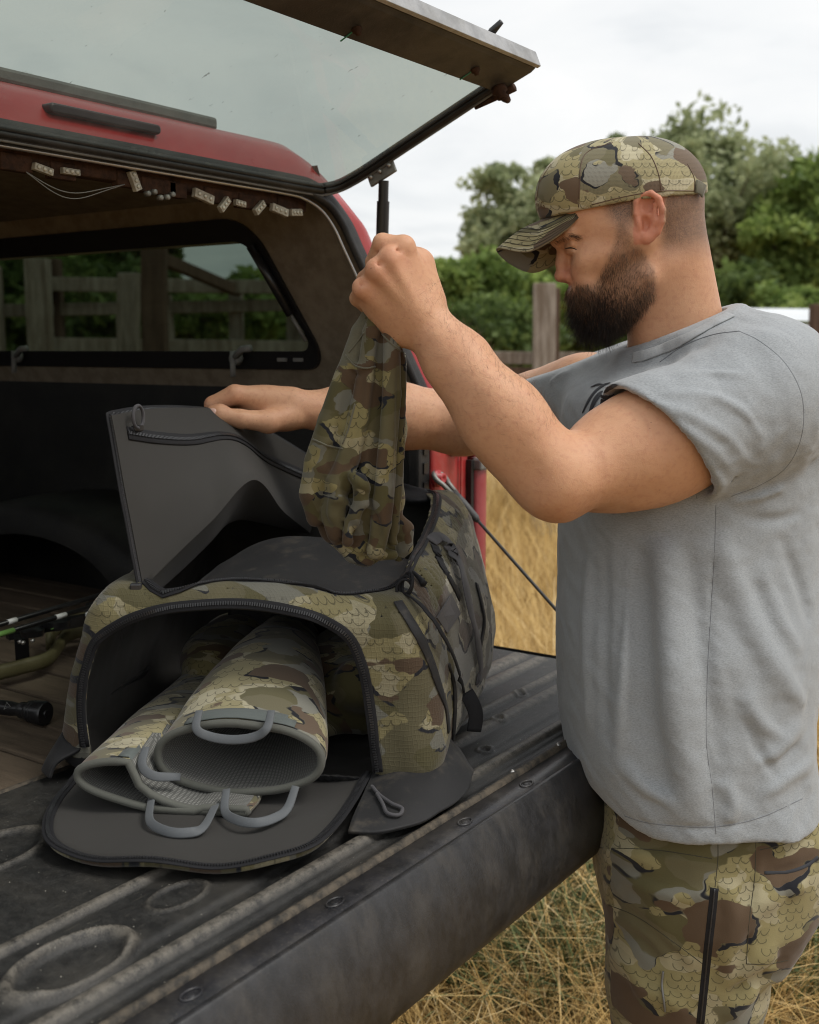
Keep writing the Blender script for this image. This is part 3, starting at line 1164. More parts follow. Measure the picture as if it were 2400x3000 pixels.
# latches, prop and stops of the side window
for px_, pz_ in ((-1.56, 1.452), (-2.24, 1.452)):
    p = at_wall((px_, pz_), -.012)
    mb = MB().lathe(p, (0, -1, .1), [(0, .014), (.012, .014), (.016, .01)], 14).obox(p + np.array([0, -.016, .014]), p + np.array([.006, -.022, -.035]), .010, .007)
    mb.tube([p + np.array([0, -.012, .0]), p + np.array([.03, -.02, .018]), p + np.array([.05, -.018, .02])], .007, 8)
    mb.build('window_latch', M['zinc'] if False else M['greymetal'], wframe, True)
p0, p1 = at_wall((-1.437, 1.655), -.014), at_wall((-1.373, 1.485), -.014)
pm = p0 + (p1 - p0) * .72
MB().tube([p0, pm], .0085, 10).build('window_prop', M['blackmetal'], wframe, True)
MB().tube([pm, p1], .0035, 8).build('prop_rod', M['greymetal'], wframe, True)
for dx in (-.005, .035):
    p = at_wall((-1.455 + dx, 1.45), -.010)
    MB().obox(p, p + np.array([.022, 0, 0]), .004, .007).build('frame_label', M['greymetal'], wframe)

# rear jamb: rubber, bright trim and red skin, following the opening up, round the corner and across
jl = [(xrear(z), yside(z), z) for z in np.linspace(ZB, ZH - .045, 10)]
cor = [(xrear(ZH - .02) - .002, yside(ZH - .02) - .012, ZH - .018), (xrear(ZH), yside(ZH) - .045, ZH - .003)]
top = [(xrear(ZH), y, ZH) for y in np.linspace(yside(ZH) - .09, .12, 12)]
J = np.array(jl + cor + top)
MB().tube(cr(J + np.array([.006, -.004, -.004]), 4), .0075, 8).build('opening_seal', M['black'], truck, True)
MB().tube(cr(J + np.array([.000, -.020, -.012]), 4), .0028, 8).build('bright_trim', M['silver'], truck, True)


def skin_strip(offs, name, m):
    """sheet that follows the jamb path; offs = list of (dx, dy/out, dz) for the side, interpolated to the header"""
    path = cr(J, 4)
    n = len(path)
    Pg = np.zeros((len(offs), n, 3))
    for k in range(n):
        t = sst(np.array(path[k][2]), ZH - .05, ZH - .002) if path[k][1] > yside(ZH) - .07 else 1.0
        for i, (so, to) in enumerate(offs):
            Pg[i, k] = path[k] + np.array(so) * (1 - t) + np.array(to) * t
    V, Q = sheet(Pg)
    return mesh_np(name, V, Q, m, truck)


skin_strip([((.010, -.008, 0), (.010, 0, -.006)), ((.012, .008, 0), (.010, 0, .008)), ((.010, .018, 0), (.004, 0, .020))], 'black_surround', M['black'])
skin_strip([((.010, .018, 0), (.004, 0, .020)), ((.012, .030, 0), (-.010, 0, .040)), ((.012, .044, 0), (-.028, 0, .062)), ((.006, .056, 0), (-.055, 0, .079)), ((-.02, .064, 0), (-.10, 0, .090)), ((-.12, .064, 0), (-.16, 0, .094))], 'topper_skin', M['red'])
MB().box((XB, .1, ZH + .075), (-1.37, 1.50, ZH + .094)).build('topper_roof', M['red'], truck, bevel=.008)
MB().obox((XB, 1.605, ZH + .03), (-1.33, 1.605, ZH + .03), .06, .08).build('topper_shoulder', M['red'], truck, bevel=.03)
# headliner and inner header
hl = []
yl = np.linspace(.1, yside(ZH + .02), 30)
Pg = np.zeros((8, 30, 3))
for i, x in enumerate(np.linspace(XB, -1.262, 8)):
    Pg[i, :, 0] = x
    Pg[i, :, 1] = yl
    Pg[i, :, 2] = ZH + .035 - .03 * np.abs((yl - .85) / .7) ** 4
V, Q = sheet(Pg)
mesh_np('headliner', V, Q[:, ::-1], M['liner'], truck)
MB().box((-1.285, .12, ZH - .030), (-1.258, 1.50, ZH + .03)).build('inner_header', M['rust'], truck, bevel=.004)
# brake lamp on the header and the roof rail above it, both seen through the raised glass
MB().add(*(lambda o: ([(-1.236 - .004, y, z) for y, z in o] + [(-1.250 - .028, y, z) for y, z in o], [list(range(len(o)))[::-1]] + [[k, (k + 1) % len(o), len(o) + (k + 1) % len(o), len(o) + k] for k in range(len(o))]))(rrect(.985, 1.175, ZH + .040, ZH + .0535, .006, 5))).build('brake_lamp', M['brake'], truck, bevel=.003)
MB().obox((-1.335, .1, ZH + .098), (-1.335, 1.372, ZH + .094), .03, .020, (0, 0, 1)).build('roof_rail', M['greymetal'], truck, bevel=.005)
# strips of lamp modules under the header
leds = [(92, 356, 18, 7, 10), (150, 361, 17, 6, 0), (285, 380, 7, 20, -25), (430, 413, 22, 9, 12), (474, 430, 6, 17, 45), (507, 428, 12, 6, 5), (548, 437, 6, 17, 50), (590, 442, 20, 8, 10), (625, 447, 14, 7, -5)]
for (u, v, w, h_, rot) in leds:
    c = onx(u, v, -1.250)
    k = np.linalg.norm(c - np.array([0, 0, H])) / F
    a = math.radians(-rot)
    ex = np.array([0, math.cos(a), math.sin(a)])
    ez = np.array([0, -math.sin(a), math.cos(a)])
    ey = np.array([1, 0, 0])
    R = np.stack([ex, ey, ez], 1)
    W_, H_ = w * k / .82, h_ * k
    led = MB().box((-W_, -.006, -H_), (W_, .002, H_), R, c).build('lamp_module', M['led'], truck, bevel=.001)
    cells = MB()
    nx = 3 if W_ > H_ else 1
    nz = 1 if W_ > H_ else 3
    for i in range(nx):
        for j in range(nz):
            q = c + ex * ((i - (nx - 1) / 2) * W_ * .6) + ez * ((j - (nz - 1) / 2) * H_ * .6) + ey * .002
            cells.lathe(q, ey, [(0, .003), (.0015, .0028), (.002, .001)], 8)
    cells.build('lamp_cell', M['ledcell'], led, True)
for (u, v, w) in ((30, 350, 36), (128, 368, 30), (265, 385, 28), (330, 400, 46), (370, 408, 24), (455, 420, 40), (520, 432, 30), (610, 436, 44)):
    c = onx(u, v - 6, -1.262)
    k = np.linalg.norm(c - np.array([0, 0, H])) / F
    MB().box((c[0] - .008, c[1] - w * k, c[2] - .010), (c[0] + .006, c[1] + w * k, c[2] + .012)).build('rusty_bracket', M['rust'], truck, bevel=.002)
c = onx(333, 412, -1.25)
mb = MB()
for i in range(5):
    mb.lathe(c + np.array([0, .012 * (i - 2), .004 * math.sin(i * 2)]), (1, .3 * math.sin(i * 3), 0), [(0, .004), (.008, .004), (.009, .002)], 8)
mb.build('header_bolt', M['zinc'], truck, True)
w0, w1 = onx(55, 362, -1.255), onx(262, 388, -1.255)
for sag, r in ((.016, .0008), (.022, .0007)):
    t = np.linspace(0, 1, 20)
    P_ = w0[None] * (1 - t)[:, None] + w1[None] * t[:, None]
    P_[:, 2] -= 4 * sag * t * (1 - t) * (1 + .3 * np.sin(5 * t))
    MB().tube(P_, r, 6).build('loose_wire', M['greymetal'], truck, True)

# ---- raised lid
lid = empty('topper_lid', (0, 0, 0))
lid.parent = truck
lid.matrix_parent_inverse = Matrix.Translation(-Vector(truck.location))
LA = math.atan2(.164, .38)
ld = np.array([math.cos(LA), 0, math.sin(LA)])      # from the hinge outwards
ln = np.array([math.sin(LA), 0, -math.cos(LA)])     # out of the underside
L0 = np.array([-1.236, 0, ZH - .002])
YL1, YL0 = 1.555, .25


def lp(s, y, n=0.0):
    return L0 + ld * s + ln * n + np.array([0, y, 0])


lglass, gnt, gb = mat('dusty_glass', (.3, .3, .3), .05)
gnt.nodes.remove(gb)
p = pos(gnt)
tr = N(gnt, 'ShaderNodeBsdfTransparent', {0: (.45, .495, .45, 1)})
gl = N(gnt, 'ShaderNodeBsdfGlossy', {0: (.9, .95, .92, 1), 1: .03})
df = N(gnt, 'ShaderNodeBsdfDiffuse', {0: (.50, .49, .43, 1)})
tl = N(gnt, 'ShaderNodeBsdfTranslucent', {0: (.50, .49, .43, 1)})
dd = N(gnt, 'ShaderNodeMixShader', {0: .5, 1: df.outputs[0], 2: tl.outputs[0]})
sp_ = vmath(gnt, 'MULTIPLY', p, (1, 2.4, 1))
streak = smooth(gnt, noise(gnt, sp_, 55, 3, .6, .2), .70, .76)
fine = smooth(gnt, noise(gnt, p, 420, 2, .6), .66, .8)
dst = math_(gnt, 'ADD', math_(gnt, 'MULTIPLY', smooth(gnt, noise(gnt, p, 9, 6, .7, .4), .3, .8), .07), math_(gnt, 'ADD', math_(gnt, 'MULTIPLY', fine, .10), .02), clamp=True)
m1 = N(gnt, 'ShaderNodeMixShader', {0: math_(gnt, 'ADD', .03, math_(gnt, 'MULTIPLY', math_(gnt, 'POWER', N(gnt, 'ShaderNodeLayerWeight', {0: .5}).outputs[1], 5), .6)), 1: tr.outputs[0], 2: gl.outputs[0]})
m2 = N(gnt, 'ShaderNodeMixShader', {0: dst, 1: m1.outputs[0], 2: dd.outputs[0]})
spot = N(gnt, 'ShaderNodeBsdfDiffuse', {0: (.10, .095, .08, 1)})
m3 = N(gnt, 'ShaderNodeMixShader', {0: math_(gnt, 'MULTIPLY', streak, .55), 1: m2.outputs[0], 2: spot.outputs[0]})
gnt.links.new(m3.outputs[0], gnt.nodes['Material Output'].inputs[0])


def lid_outline(s0, s1, y0, y1, r, n=8):
    return rrect(s0, s1, y0, y1, r, n)


go = lid_outline(.008, .40, YL0, YL1 - .006, .05)
V = [lp(s, y, -.003) for s, y in go] + [lp(s, y, .002) for s, y in go]
n = len(go)
fs = [list(range(n)), [n + k for k in range(n)][::-1]] + [[k, n + k, n + (k + 1) % n, (k + 1) % n] for k in range(n)]
mesh_np('lid_pane', [lp(s, y, 0) for s, y in go], [list(range(n))], lglass, lid, False)
# rubber rim of the lid along hinge and far side, bar along the outer edge
path = [lp(.004, y) for y in np.linspace(YL0, YL1 - .06, 8)] + [lp(.010, YL1 - .030), lp(.028, YL1 - .010), lp(.06, YL1 - .002)] + [lp(s, YL1) for s in np.linspace(.09, .375, 8)]
pp = cr(np.array(path), 4)
MB().ribbon(pp, np.tile(ln, (len(pp), 1)), .020, .007).build('lid_seal', M['black'], lid, True)
MB().ribbon(pp + ln * .0002 - np.array([0, 0, 0]), np.tile(-ln, (len(pp), 1)), .026, .010).build('lid_rim', M['black'], lid, True)
MB().tube(pp + ln * .008, .0022, 6).build('rim_bead', M['greymetal'], lid, True)
barp = [(.345, .004), (.345, .010), (.405, .012), (.414, .010), (.416, -.008), (.408, -.012), (.345, -.008)]
V, fs = [], []
for y in (YL0, YL1 + .004):
    for s, n_ in barp:
        V.append(lp(s, y, n_))
k = len(barp)
fs = [[i, (i + 1) % k, k + (i + 1) % k, k + i] for i in range(k)] + [list(range(k))[::-1], [k + i for i in range(k)]]
bar = mesh_np('lid_bar', V, fs, M['lidbar'], lid, False)
MB().box((0, 0, 0), (1, 1, 1), np.stack([ld * .007, np.array([0, YL1 + .006 - YL0, 0]), ln * .024], 1), lp(.4155, YL0, -.0125)).build('bar_edge', M['alu'], bar, bevel=.001)
for (s, y) in ((.365, 1.18), (.372, 1.45)):
    q = lp(s, y, .010)
    MB().lathe(q, ln, [(0, .007), (.004, .007), (.005, .004), (.009, .004)], 8).build('bar_bolt', M['rust'], bar, True)
    MB().box((-.012, -.0012, 0), (.012, .0012, .0008), np.stack([ld, np.array([0, 1, 0]), ln], 1), q + ld * -.016 + ln * .0006).build('paint_mark', mat('green_mark', (.03, .22, .14), .6)[0], bar)
q = lp(.355, YL1 - .012, .010)
MB().lathe(q, ln, [(0, .012), (.008, .012), (.01, .008), (.018, .008)], 12).tube([q + ln * .014, q + ln * .016 + np.array([0, .012, 0]), q + ln * .012 + np.array([0, .03, 0]) - ld * .006], [.006, .007, .005], 8).build('lid_latch', M['rust'], lid, True)
q = lp(.365, YL1 + .006, 0)
MB().tube([lp(.30, YL1 + .004, .010), lp(.34, YL1 + .008, .012), lp(.37, YL1 + .010, .014)], [.003, .006, .007], 8).build('latch_rod', M['rust'], lid, True)
q = lp(.392, 1.47, -.012)
MB().tube([q, q - ln * .012 + ld * .004, q - ln * .020 + ld * .016, q - ln * .024 + ld * .034], [.006, .006, .006, .004], 8).build('lid_handle', M['blackmetal'], lid, True)
# gas strut
sb = lp(.104, YL1 + .004, .012)
MB().box((-.028, -.003, -.014), (.028, .003, .014), np.stack([ld, np.array([0, 1, 0]), ln], 1), sb).build('strut_bracket', M['zinc'], lid, bevel=.002)
for s in (-.02, 0, .02):
    MB().lathe(sb + ld * s + np.array([0, -.003, 0]), (0, -1, 0), [(0, .004), (.003, .004), (.004, .002)], 10).build('bracket_rivet', M['silver'], lid, True)
s1 = sb + np.array([.002, .004, -.014])
s2 = ony(805, 500, sb[1] + .01)
s2 = s1 + (s2 - s1) * 3.0
strut = MB().tube([s1, s1 + (s2 - s1) * .12], .0085, 12).tube([s1 + (s2 - s1) * .12, s1 + (s2 - s1) * .62], .0105, 12).tube([s1 + (s2 - s1) * .62, s2], .005, 10).build('gas_strut', M['blackmetal'], truck, auto=40)
# outside: cab behind the bed and wheels, so that the truck stands complete
MB().box((-4.6, .0, .55), (-3.22, 1.93, 1.15)).build('cab_body', M['red'], truck, bevel=.06)
V = [(-4.5, .02, 1.15), (-3.25, .02, 1.15), (-3.25, 1.91, 1.15), (-4.5, 1.91, 1.15), (-4.0, .12, 1.72), (-3.3, .12, 1.76), (-3.3, 1.80, 1.76), (-4.0, 1.80, 1.72)]
mesh_np('cab_roof', V, [[0, 1, 5, 4], [1, 2, 6, 5], [2, 3, 7, 6], [3, 0, 4, 7], [4, 5, 6, 7]], M['black'], truck, False)
for x in (-1.98, -5.2):
    for y in (.10, 1.68):
        wheel = MB().lathe((x, y, .38), (0, 1, 0), [(0, .2), (.0, .33), (.03, .38), (.21, .38), (.24, .33), (.24, .2)], 36).build('wheel', M['black'], truck, True)
        MB().lathe((x, y - .01, .38), (0, 1, 0), [(0, .05), (.02, .2), (.24, .2), (.26, .05)], 24).build('rim', M['alu'], wheel, True)
MB().box((-6.0, .05, .55), (-4.6, 1.88, 1.08)).build('hood', M['red'], truck, bevel=.08)
MB().box((-3.2, .25, .40), (-1.2, 1.75, .62)).build('frame_rail', M['black'], truck)


# ================================================================ the man at the tailgate
KH = 1.5 / 2440
PSI = math.radians(-3)
HO = C(1365, 465, 1.5)
hf = -RIGHT * math.cos(PSI) + FWD * math.sin(PSI)      # where the face points
hs = -FWD * math.cos(PSI) - RIGHT * math.sin(PSI)      # his left, towards the camera


def hp(u, v, w=0.0, direct=False):
    """a point of the head: profile position in picture units, w towards his left; the right side mirrors the left"""
    if w >= 0 or direct:
        return C(u, v, 1.5 - w * KH)
    p_ = C(u, v, 1.5 + w * KH)
    return p_ - 2 * hs * ((p_ - HO) @ hs)


def hloc(P):
    q = np.asarray(P, float) - HO
    w = q @ hs
    q = q + hs * (np.maximum(-w, 0) * 2)[..., None] + (HO - np.array([0, 0, H]))
    x, y, z = q @ RIGHT, q @ FWD, q[..., 2]
    f_ = y * CP - z * SP
    return CXP + F * x / f_, CYP - F * (y * SP + z * CP) / f_, w / KH


def hcap(a, b, ra, rb=None, k=12, mode='u'):
    return cap_(hp(*a), hp(*b), ra * KH, (rb if rb else ra) * KH, k * KH, mode)


def hell(c, r, tilt=0.0, k=14, mode='u'):
    ct, st = math.cos(math.radians(tilt)), math.sin(math.radians(tilt))
    return ell_(hp(*c), np.array(r) * KH, (hf * ct - UPV * st, hf * st + UPV * ct, hs), k * KH, mode)


head = [
    hell((1342, 434), (139, 118, 114), 14),
    hell((1262, 505), (70, 95, 86), 20, 40),
    hell((1216, 456), (50, 52, 84), 18, 30),
    hell((1300, 580), (82, 98, 82), 25, 40),
]
for s in (1, -1):
    head += [
        hcap((1362, 585, 78 * s), (1286, 658, 34 * s), 24, 24, 34),       # jaw
        hcap((1236, 548, 58 * s), (1300, 530, 84 * s), 24, 20, 26),       # cheekbone
        hcap((1178, 502, 12 * s), (1200, 490, 58 * s), 16, 15, 18),       # brow
        hell((1184, 523, 38 * s), (17, 13, 21), 15, 12, 's'),             # socket
        hell((1207, 521, 36 * s), (16, 13, 18), 0, 4),                    # eyeball under the lids
        hcap((1192, 515, 24 * s), (1207, 514, 57 * s), 7, 6, 5),          # upper lid
        hcap((1195, 531, 24 * s), (1210, 530, 56 * s), 5, 4, 6),          # lower lid
        hcap((1226, 575, 36 * s), (1244, 615, 44 * s), 20, 22, 26),       # cheek
        hcap((1232, 560, 26 * s), (1228, 602, 44 * s), 3, 3, 8, 's'),     # fold beside the nose
        hcap((1300, 480, 84 * s), (1345, 500, 92 * s), 22, 26, 30),
    ]
head += [
    hcap((1188, 515, 0), (1183, 556, 0), 13, 14, 12),                     # nose
    hell((1184, 579, 0), (17, 15, 17), 25, 8),
    hell((1203, 583, 17), (15, 12, 10), 20, 6), hell((1203, 583, -17), (15, 12, 10), 20, 6),
    hell((1199, 596, 10), (7, 5, 5), 0, 4, 's'), hell((1199, 596, -10), (7, 5, 5), 0, 4, 's'),
    hcap((1216, 618, -22), (1216, 618, 22), 17, 17, 18),                  # upper lip
    hcap((1228, 650, -18), (1228, 650, 18), 18, 18, 16),
    hell((1258, 670, 0), (34, 30, 40), 20, 26),                           # chin
    # neck
    cap_(hp(1398, 545), C(1418, 735, 1.53), .053, .058, .025),
    cap_(hp(1408, 500), C(1440, 690, 1.53), .040, .050, .025),
    cap_(hp(1398, 560, 55), C(1368, 700, 1.50), .016, .014, .02),        # neck muscle towards the collar bone
    cap_(hp(1398, 560, -55), C(1362, 700, 1.55), .016, .014, .02),
]
for s in (1, -1):                                                         # ears
    W = 108
    head += [
        hell((1367, 455, (W + 4) * s), (25, 44, 9), 8, 6),
        hell((1360, 472, (W + 13) * s), (12, 17, 11), 8, 4, 's'),
        hell((1368, 432, (W + 12) * s), (14, 15, 8), 8, 4, 's'),
    ]
    hx = [(1347, 472, W + 5), (1338, 450, W + 7), (1339, 425, W + 9), (1352, 409, W + 12), (1371, 406, W + 17), (1388, 418, W + 22), (1396, 442, W + 24), (1395, 466, W + 22), (1386, 488, W + 16), (1374, 500, W + 11)]
    for a, b in zip(hx[:-1], hx[1:]):
        head.append(hcap((a[0], a[1], a[2] * s), (b[0], b[1], b[2] * s), 6.2, 6.2, 3.5))
    head += [
        hell((1364, 500, (W + 9) * s), (13, 13, 8), 0, 6),
        hcap((1379, 430, (W + 15) * s), (1381, 465, (W + 15) * s), 5, 5, 6),
        hcap((1381, 465, (W + 15) * s), (1370, 486, (W + 11) * s), 5, 5, 6),
        hcap((1344, 466, (W + 8) * s), (1347, 480, (W + 7) * s), 6, 6, 5),
    ]

SH_N, EL_N, WR_N = C(1572, 862, 1.395), C(1172, 1012, 1.30), C(884, 666, 1.335)
SH_F, EL_F, WR_F = C(1232, 838, 1.67), C(975, 888, 1.86), C(628, 860, 1.745)
ua, fa = _n(EL_N - SH_N), _n(WR_N - EL_N)
arms = [
    # near arm
    cap_(SH_N, SH_N + (EL_N - SH_N) * .55, .066, .061, .03),
    cap_(SH_N + (EL_N - SH_N) * .5, EL_N, .058, .041, .03),
    ell_(C(1345, 925, 1.345), (.085, .046, .05), (ua, np.cross(ua, FWD), FWD), .03),      # biceps
    ell_(C(1350, 992, 1.36), (.095, .041, .05), (ua, np.cross(ua, FWD), FWD), .03),      # triceps
    ell_(C(1188, 1046, 1.308), (.022, .020, .026), None, .020),                             # elbow point
    cap_(EL_N, EL_N + (WR_N - EL_N) * .38, .040, .0425, .02),
    cap_(EL_N + (WR_N - EL_N) * .38, EL_N + (WR_N - EL_N) * .72, .0425, .0355, .02),
    cap_(EL_N + (WR_N - EL_N) * .72, WR_N, .0350, .0275, .02),
    ell_(C(1100, 905, 1.287), (.085, .031, .033), (fa, np.cross(fa, FWD), FWD), .03),     # brachioradialis
    ell_(C(1070, 938, 1.31), (.085, .030, .034), (fa, np.cross(fa, FWD), FWD), .03),
    # far arm
    cap_(SH_F, EL_F, .062, .050, .03),
    cap_(EL_F, EL_F + (WR_F - EL_F) * .4, .050, .049, .03),
    cap_(EL_F + (WR_F - EL_F) * .4, EL_F + (WR_F - EL_F) * .75, .048, .036, .025),
    cap_(EL_F + (WR_F - EL_F) * .75, WR_F, .036, .028, .02),
]


def px(*a):
    return C(*a)


def chain(pts, rs, k=.006, mode='u'):
    return [cap_(C(*pts[i]), C(*pts[i + 1]), rs[i], rs[i + 1], k, mode) for i in range(len(pts) - 1)]


hand_n = []
bk = [(892, 640, 1.330), (884, 652, 1.322), (875, 664, 1.322), (866, 678, 1.330)]
kn = [(850, 520, 1.318), (822, 543, 1.308), (793, 568, 1.308), (764, 606, 1.318)]
for (b_, k_, r) in zip(bk, kn, (.0125, .012, .0115, .0105)):
    hand_n += chain([b_, k_], [.0135, r], .014)
hand_n += [
    ell_(C(838, 606, 1.345), (.036, .046, .019), (RIGHT, UPV, FWD), .022),
    cap_(C(905, 632, 1.345), C(884, 555, 1.352), .0165, .015, .02),             # thumb side
    cap_(C(884, 555, 1.352), C(835, 530, 1.378), .013, .0115, .012),
    cap_(C(835, 530, 1.378), C(800, 556, 1.392), .0115, .009, .008),
    cap_(C(850, 695, 1.345), C(785, 632, 1.345), .018, .014, .022),             # outer edge of the palm
]
for k_, r in zip(kn, (.0125, .0128, .0122, .0112)):
    hand_n.append(ell_(C(*k_), (r, r, r), None, .006))
hand_n += chain([kn[0], (806, 512, 1.322), (788, 552, 1.345), (812, 580, 1.368)], [.012, .0112, .010, .0085], .003)
hand_n += chain([kn[1], (794, 556, 1.345), (800, 590, 1.375), (835, 602, 1.375)], [.012, .0108, .0098, .0085], .003)
hand_n += chain([kn[2], (771, 588, 1.345), (786, 620, 1.375), (822, 624, 1.375)], [.0115, .0105, .0095, .008], .003)
hand_n += chain([kn[3], (754, 628, 1.350), (776, 650, 1.372), (810, 645, 1.372)], [.0105, .0095, .0085, .0075], .003)
hand_n += chain([(838, 528, 1.302), (800, 538, 1.318)], [.0012, .0012], .006, 's') + chain([(806, 552, 1.294), (780, 566, 1.310)], [.0012, .0012], .006, 's') + chain([(776, 582, 1.296), (756, 606, 1.315)], [.0012, .0012], .006, 's')
# extensor cords
hand_n += chain([(826, 552, 1.300), (876, 645, 1.310)], [.0035, .003], .008) + chain([(798, 578, 1.300), (866, 655, 1.312)], [.003, .003], .008)

hand_f = []
hand_f += [
    ell_(C(560, 855, 1.745), (.044, .030, .028), (RIGHT, UPV, FWD), .02),
    ell_(C(590, 882, 1.735), (.034, .019, .022), (RIGHT, UPV, FWD), .016),
]
hand_f += chain([(612, 846, 1.742), (496, 831, 1.716)], [.020, .0150], .014)
hand_f += chain([(620, 852, 1.76), (495, 830, 1.742)], [.018, .0135], .014)
hand_f += chain([(620, 858, 1.775), (500, 842, 1.766)], [.017, .0125], .014)
hand_f += chain([(620, 866, 1.785), (508, 858, 1.785)], [.016, .0115], .014)
hand_f += chain([(494, 831, 1.714), (449, 852, 1.716), (452, 884, 1.738)], [.0150, .0128, .0105], .004)
hand_f += chain([(493, 832, 1.742), (447, 854, 1.748), (450, 890, 1.758)], [.0135, .0120, .0100], .004)
hand_f += chain([(500, 844, 1.766), (456, 864, 1.770), (462, 898, 1.776)], [.0125, .0112, .0095], .004)
hand_f += chain([(508, 860, 1.785), (470, 876, 1.788), (476, 904, 1.790)], [.0112, .010, .0085], .004)
hand_f += chain([(612, 876, 1.728), (565, 888, 1.704), (508, 882, 1.684), (462, 872, 1.677), (450, 871, 1.677)], [.019, .0168, .0135, .0142, .0122], .006)
hand_f += chain([(545, 866, 1.690), (500, 861, 1.678), (452, 856, 1.690)], [.0012, .0016, .0014], .006, 's')        # gap over the thumb
hand_f += chain([(502, 828, 1.698), (508, 850, 1.694)], [.0010, .0010], .004, 's') + chain([(490, 868, 1.662), (492, 896, 1.664)], [.0006, .0006], .003, 's') + chain([(497, 868, 1.664), (499, 896, 1.666)], [.0005, .0005], .003, 's')

core = [
    cap_(C(1425, 760, 1.53), C(1450, 1250, 1.52), .050, .08, .03),
    cap_(C(1450, 800, 1.53), SH_N, .045, .055, .03), cap_(C(1420, 800, 1.54), SH_F, .045, .055, .03),
]
def living(P, d):
    return d + .0010 * lattice_noise(P @ np.array([[1, .2, .1], [-.2, 1, .3], [.1, -.3, 1]], np.float32), 26, 31) + .0005 * lattice_noise(P, 70, 33)


body_ops = core + arms + [(living, 0, 'd')] + head + hand_n + hand_f
allp = [C(745, 480, 1.30), C(1740, 1300, 1.30), C(420, 780, 1.72), C(1000, 980, 1.95), hp(1500, 290, 140), hp(1160, 720, -150), C(1200, 760, 1.78), C(1640, 900, 1.30), C(1640, 1000, 1.7), C(1330, 900, 1.8)]
lo = np.min(allp, 0) - .01
hi = np.max(allp, 0) + .01
V, Q = sdf_mesh(body_ops, lo, hi, .0024)
V = relax(V, Q, 2)
u_, v_, w_ = hloc(V)
# colour regions: cropped hair, beard shadow, flush
def inpoly(u, v, poly):
    r = np.zeros(len(u), bool)
    n = len(poly)
    for i in range(n):
        x0, y0 = poly[i]
        x1, y1 = poly[(i + 1) % n]
        c = ((y0 > v) != (y1 > v)) & (u < (x1 - x0) * (v - y0) / (y1 - y0 + 1e-9) + x0)
        r ^= c
    return r


nearhead = (np.abs(w_) < 150) & (u_ > 1150) & (u_ < 1520) & (v_ < 760)
earm = (np.abs(w_) > 105) & (u_ > 1334) & (u_ < 1400) & (v_ > 400) & (v_ < 515)
hair = np.clip((560 - (u_ - 1400) * .10 - v_) / 60, 0, 1) * np.clip((u_ - 1385) / 18, 0, 1)
side = np.clip((505 - v_) / 50, 0, 1) * np.clip((u_ - 1262 - (v_ - 430) * .35) / 26, 0, 1) * np.clip((1342 - u_) / 10, 0, 1)
top_ = np.clip((425 - v_) / 15, 0, 1) * (u_ > 1250)
hairm = np.where(nearhead & ~earm, np.maximum(np.maximum(hair, side), top_), 0)
BP = [(1306, 455), (1318, 478), (1352, 525), (1380, 570), (1380, 630), (1325, 690), (1272, 706), (1232, 692), (1208, 664), (1190, 632), (1190, 606), (1226, 596), (1250, 600), (1268, 572), (1290, 522), (1300, 480)]
beardm = np.where(nearhead & ~earm & inpoly(u_, v_, BP), 1.0, 0)
for _ in range(4):   # soften the edges of the painted regions
    for arr in (beardm, hairm):
        acc = np.zeros(len(V))
        num = np.zeros(len(V))
        for a, b in ((0, 1), (1, 2), (2, 3), (3, 0)):
            acc += np.bincount(Q[:, a], arr[Q[:, b]], len(V)) + np.bincount(Q[:, b], arr[Q[:, a]], len(V))
            num += np.bincount(Q[:, a], minlength=len(V)) + np.bincount(Q[:, b], minlength=len(V))
        arr[:] = acc / np.maximum(num, 1)
nose = np.exp(-((u_ - 1190) / 26) ** 2 - ((v_ - 580) / 24) ** 2)
red = np.where(nearhead, np.maximum(np.where(earm, .85, 0), nose * .7), 0)
for (uu, vv, d) in ((764, 606, 1.318), (793, 568, 1.308), (822, 543, 1.308), (492, 829, 1.718), (446, 869, 1.684), (440, 850, 1.72), (1185, 1050, 1.28)):
    red = np.maximum(red, .55 * np.exp(-(np.linalg.norm(V - C(uu, vv, d), axis=1) / .017) ** 2))
# skin
M['skin'], nt, b = mat('skin', (.5, .3, .2), .52, 0, .4)
p = pos(nt)
n1 = noise(nt, p, 22, 4, .6, .3)
n2 = noise(nt, p, 160, 3, .6)
n3 = noise(nt, p, 900, 2, .7)
c = mix(nt, n1, (.63, .365, .215), (.52, .26, .15))
c = mix(nt, math_(nt, 'MULTIPLY', smooth(nt, n2, .45, .75), .32), c, (.40, .16, .10))
c = mix(nt, math_(nt, 'MULTIPLY', smooth(nt, noise(nt, p, 8, 4, .6, .2), .5, .75), .35), c, (.62, .40, .27))
c = mix(nt, math_(nt, 'MULTIPLY', attr(nt, 'red', 'Fac'), .75), c, (.52, .17, .11))
fr = smooth(nt, noise(nt, p, 330, 1, .3), .80, .82)
c = mix(nt, math_(nt, 'MULTIPLY', fr, .65), c, (.14, .06, .035))
hr = attr(nt, 'hair', 'Fac')
hs_ = math_(nt, 'MULTIPLY', hr, math_(nt, 'ADD', .50, math_(nt, 'MULTIPLY', smooth(nt, n3, .35, .65), .42)))
c = mix(nt, hs_, c, (.06, .045, .036))
bd = attr(nt, 'beard', 'Fac')
c = mix(nt, math_(nt, 'MULTIPLY', bd, math_(nt, 'ADD', .35, math_(nt, 'MULTIPLY', smooth(nt, n3, .35, .65), .3))), c, (.06, .035, .022))
setc(nt, b, c)
b.inputs['Subsurface Weight'].default_value = .08
b.inputs['Subsurface Radius'].default_value = (1.0, .35, .2)
b.inputs['Subsurface Scale'].default_value = .006
fine_st = noise(nt, vmath(nt, 'MULTIPLY', p, (1, 1, 1)), 700, 3, .7)
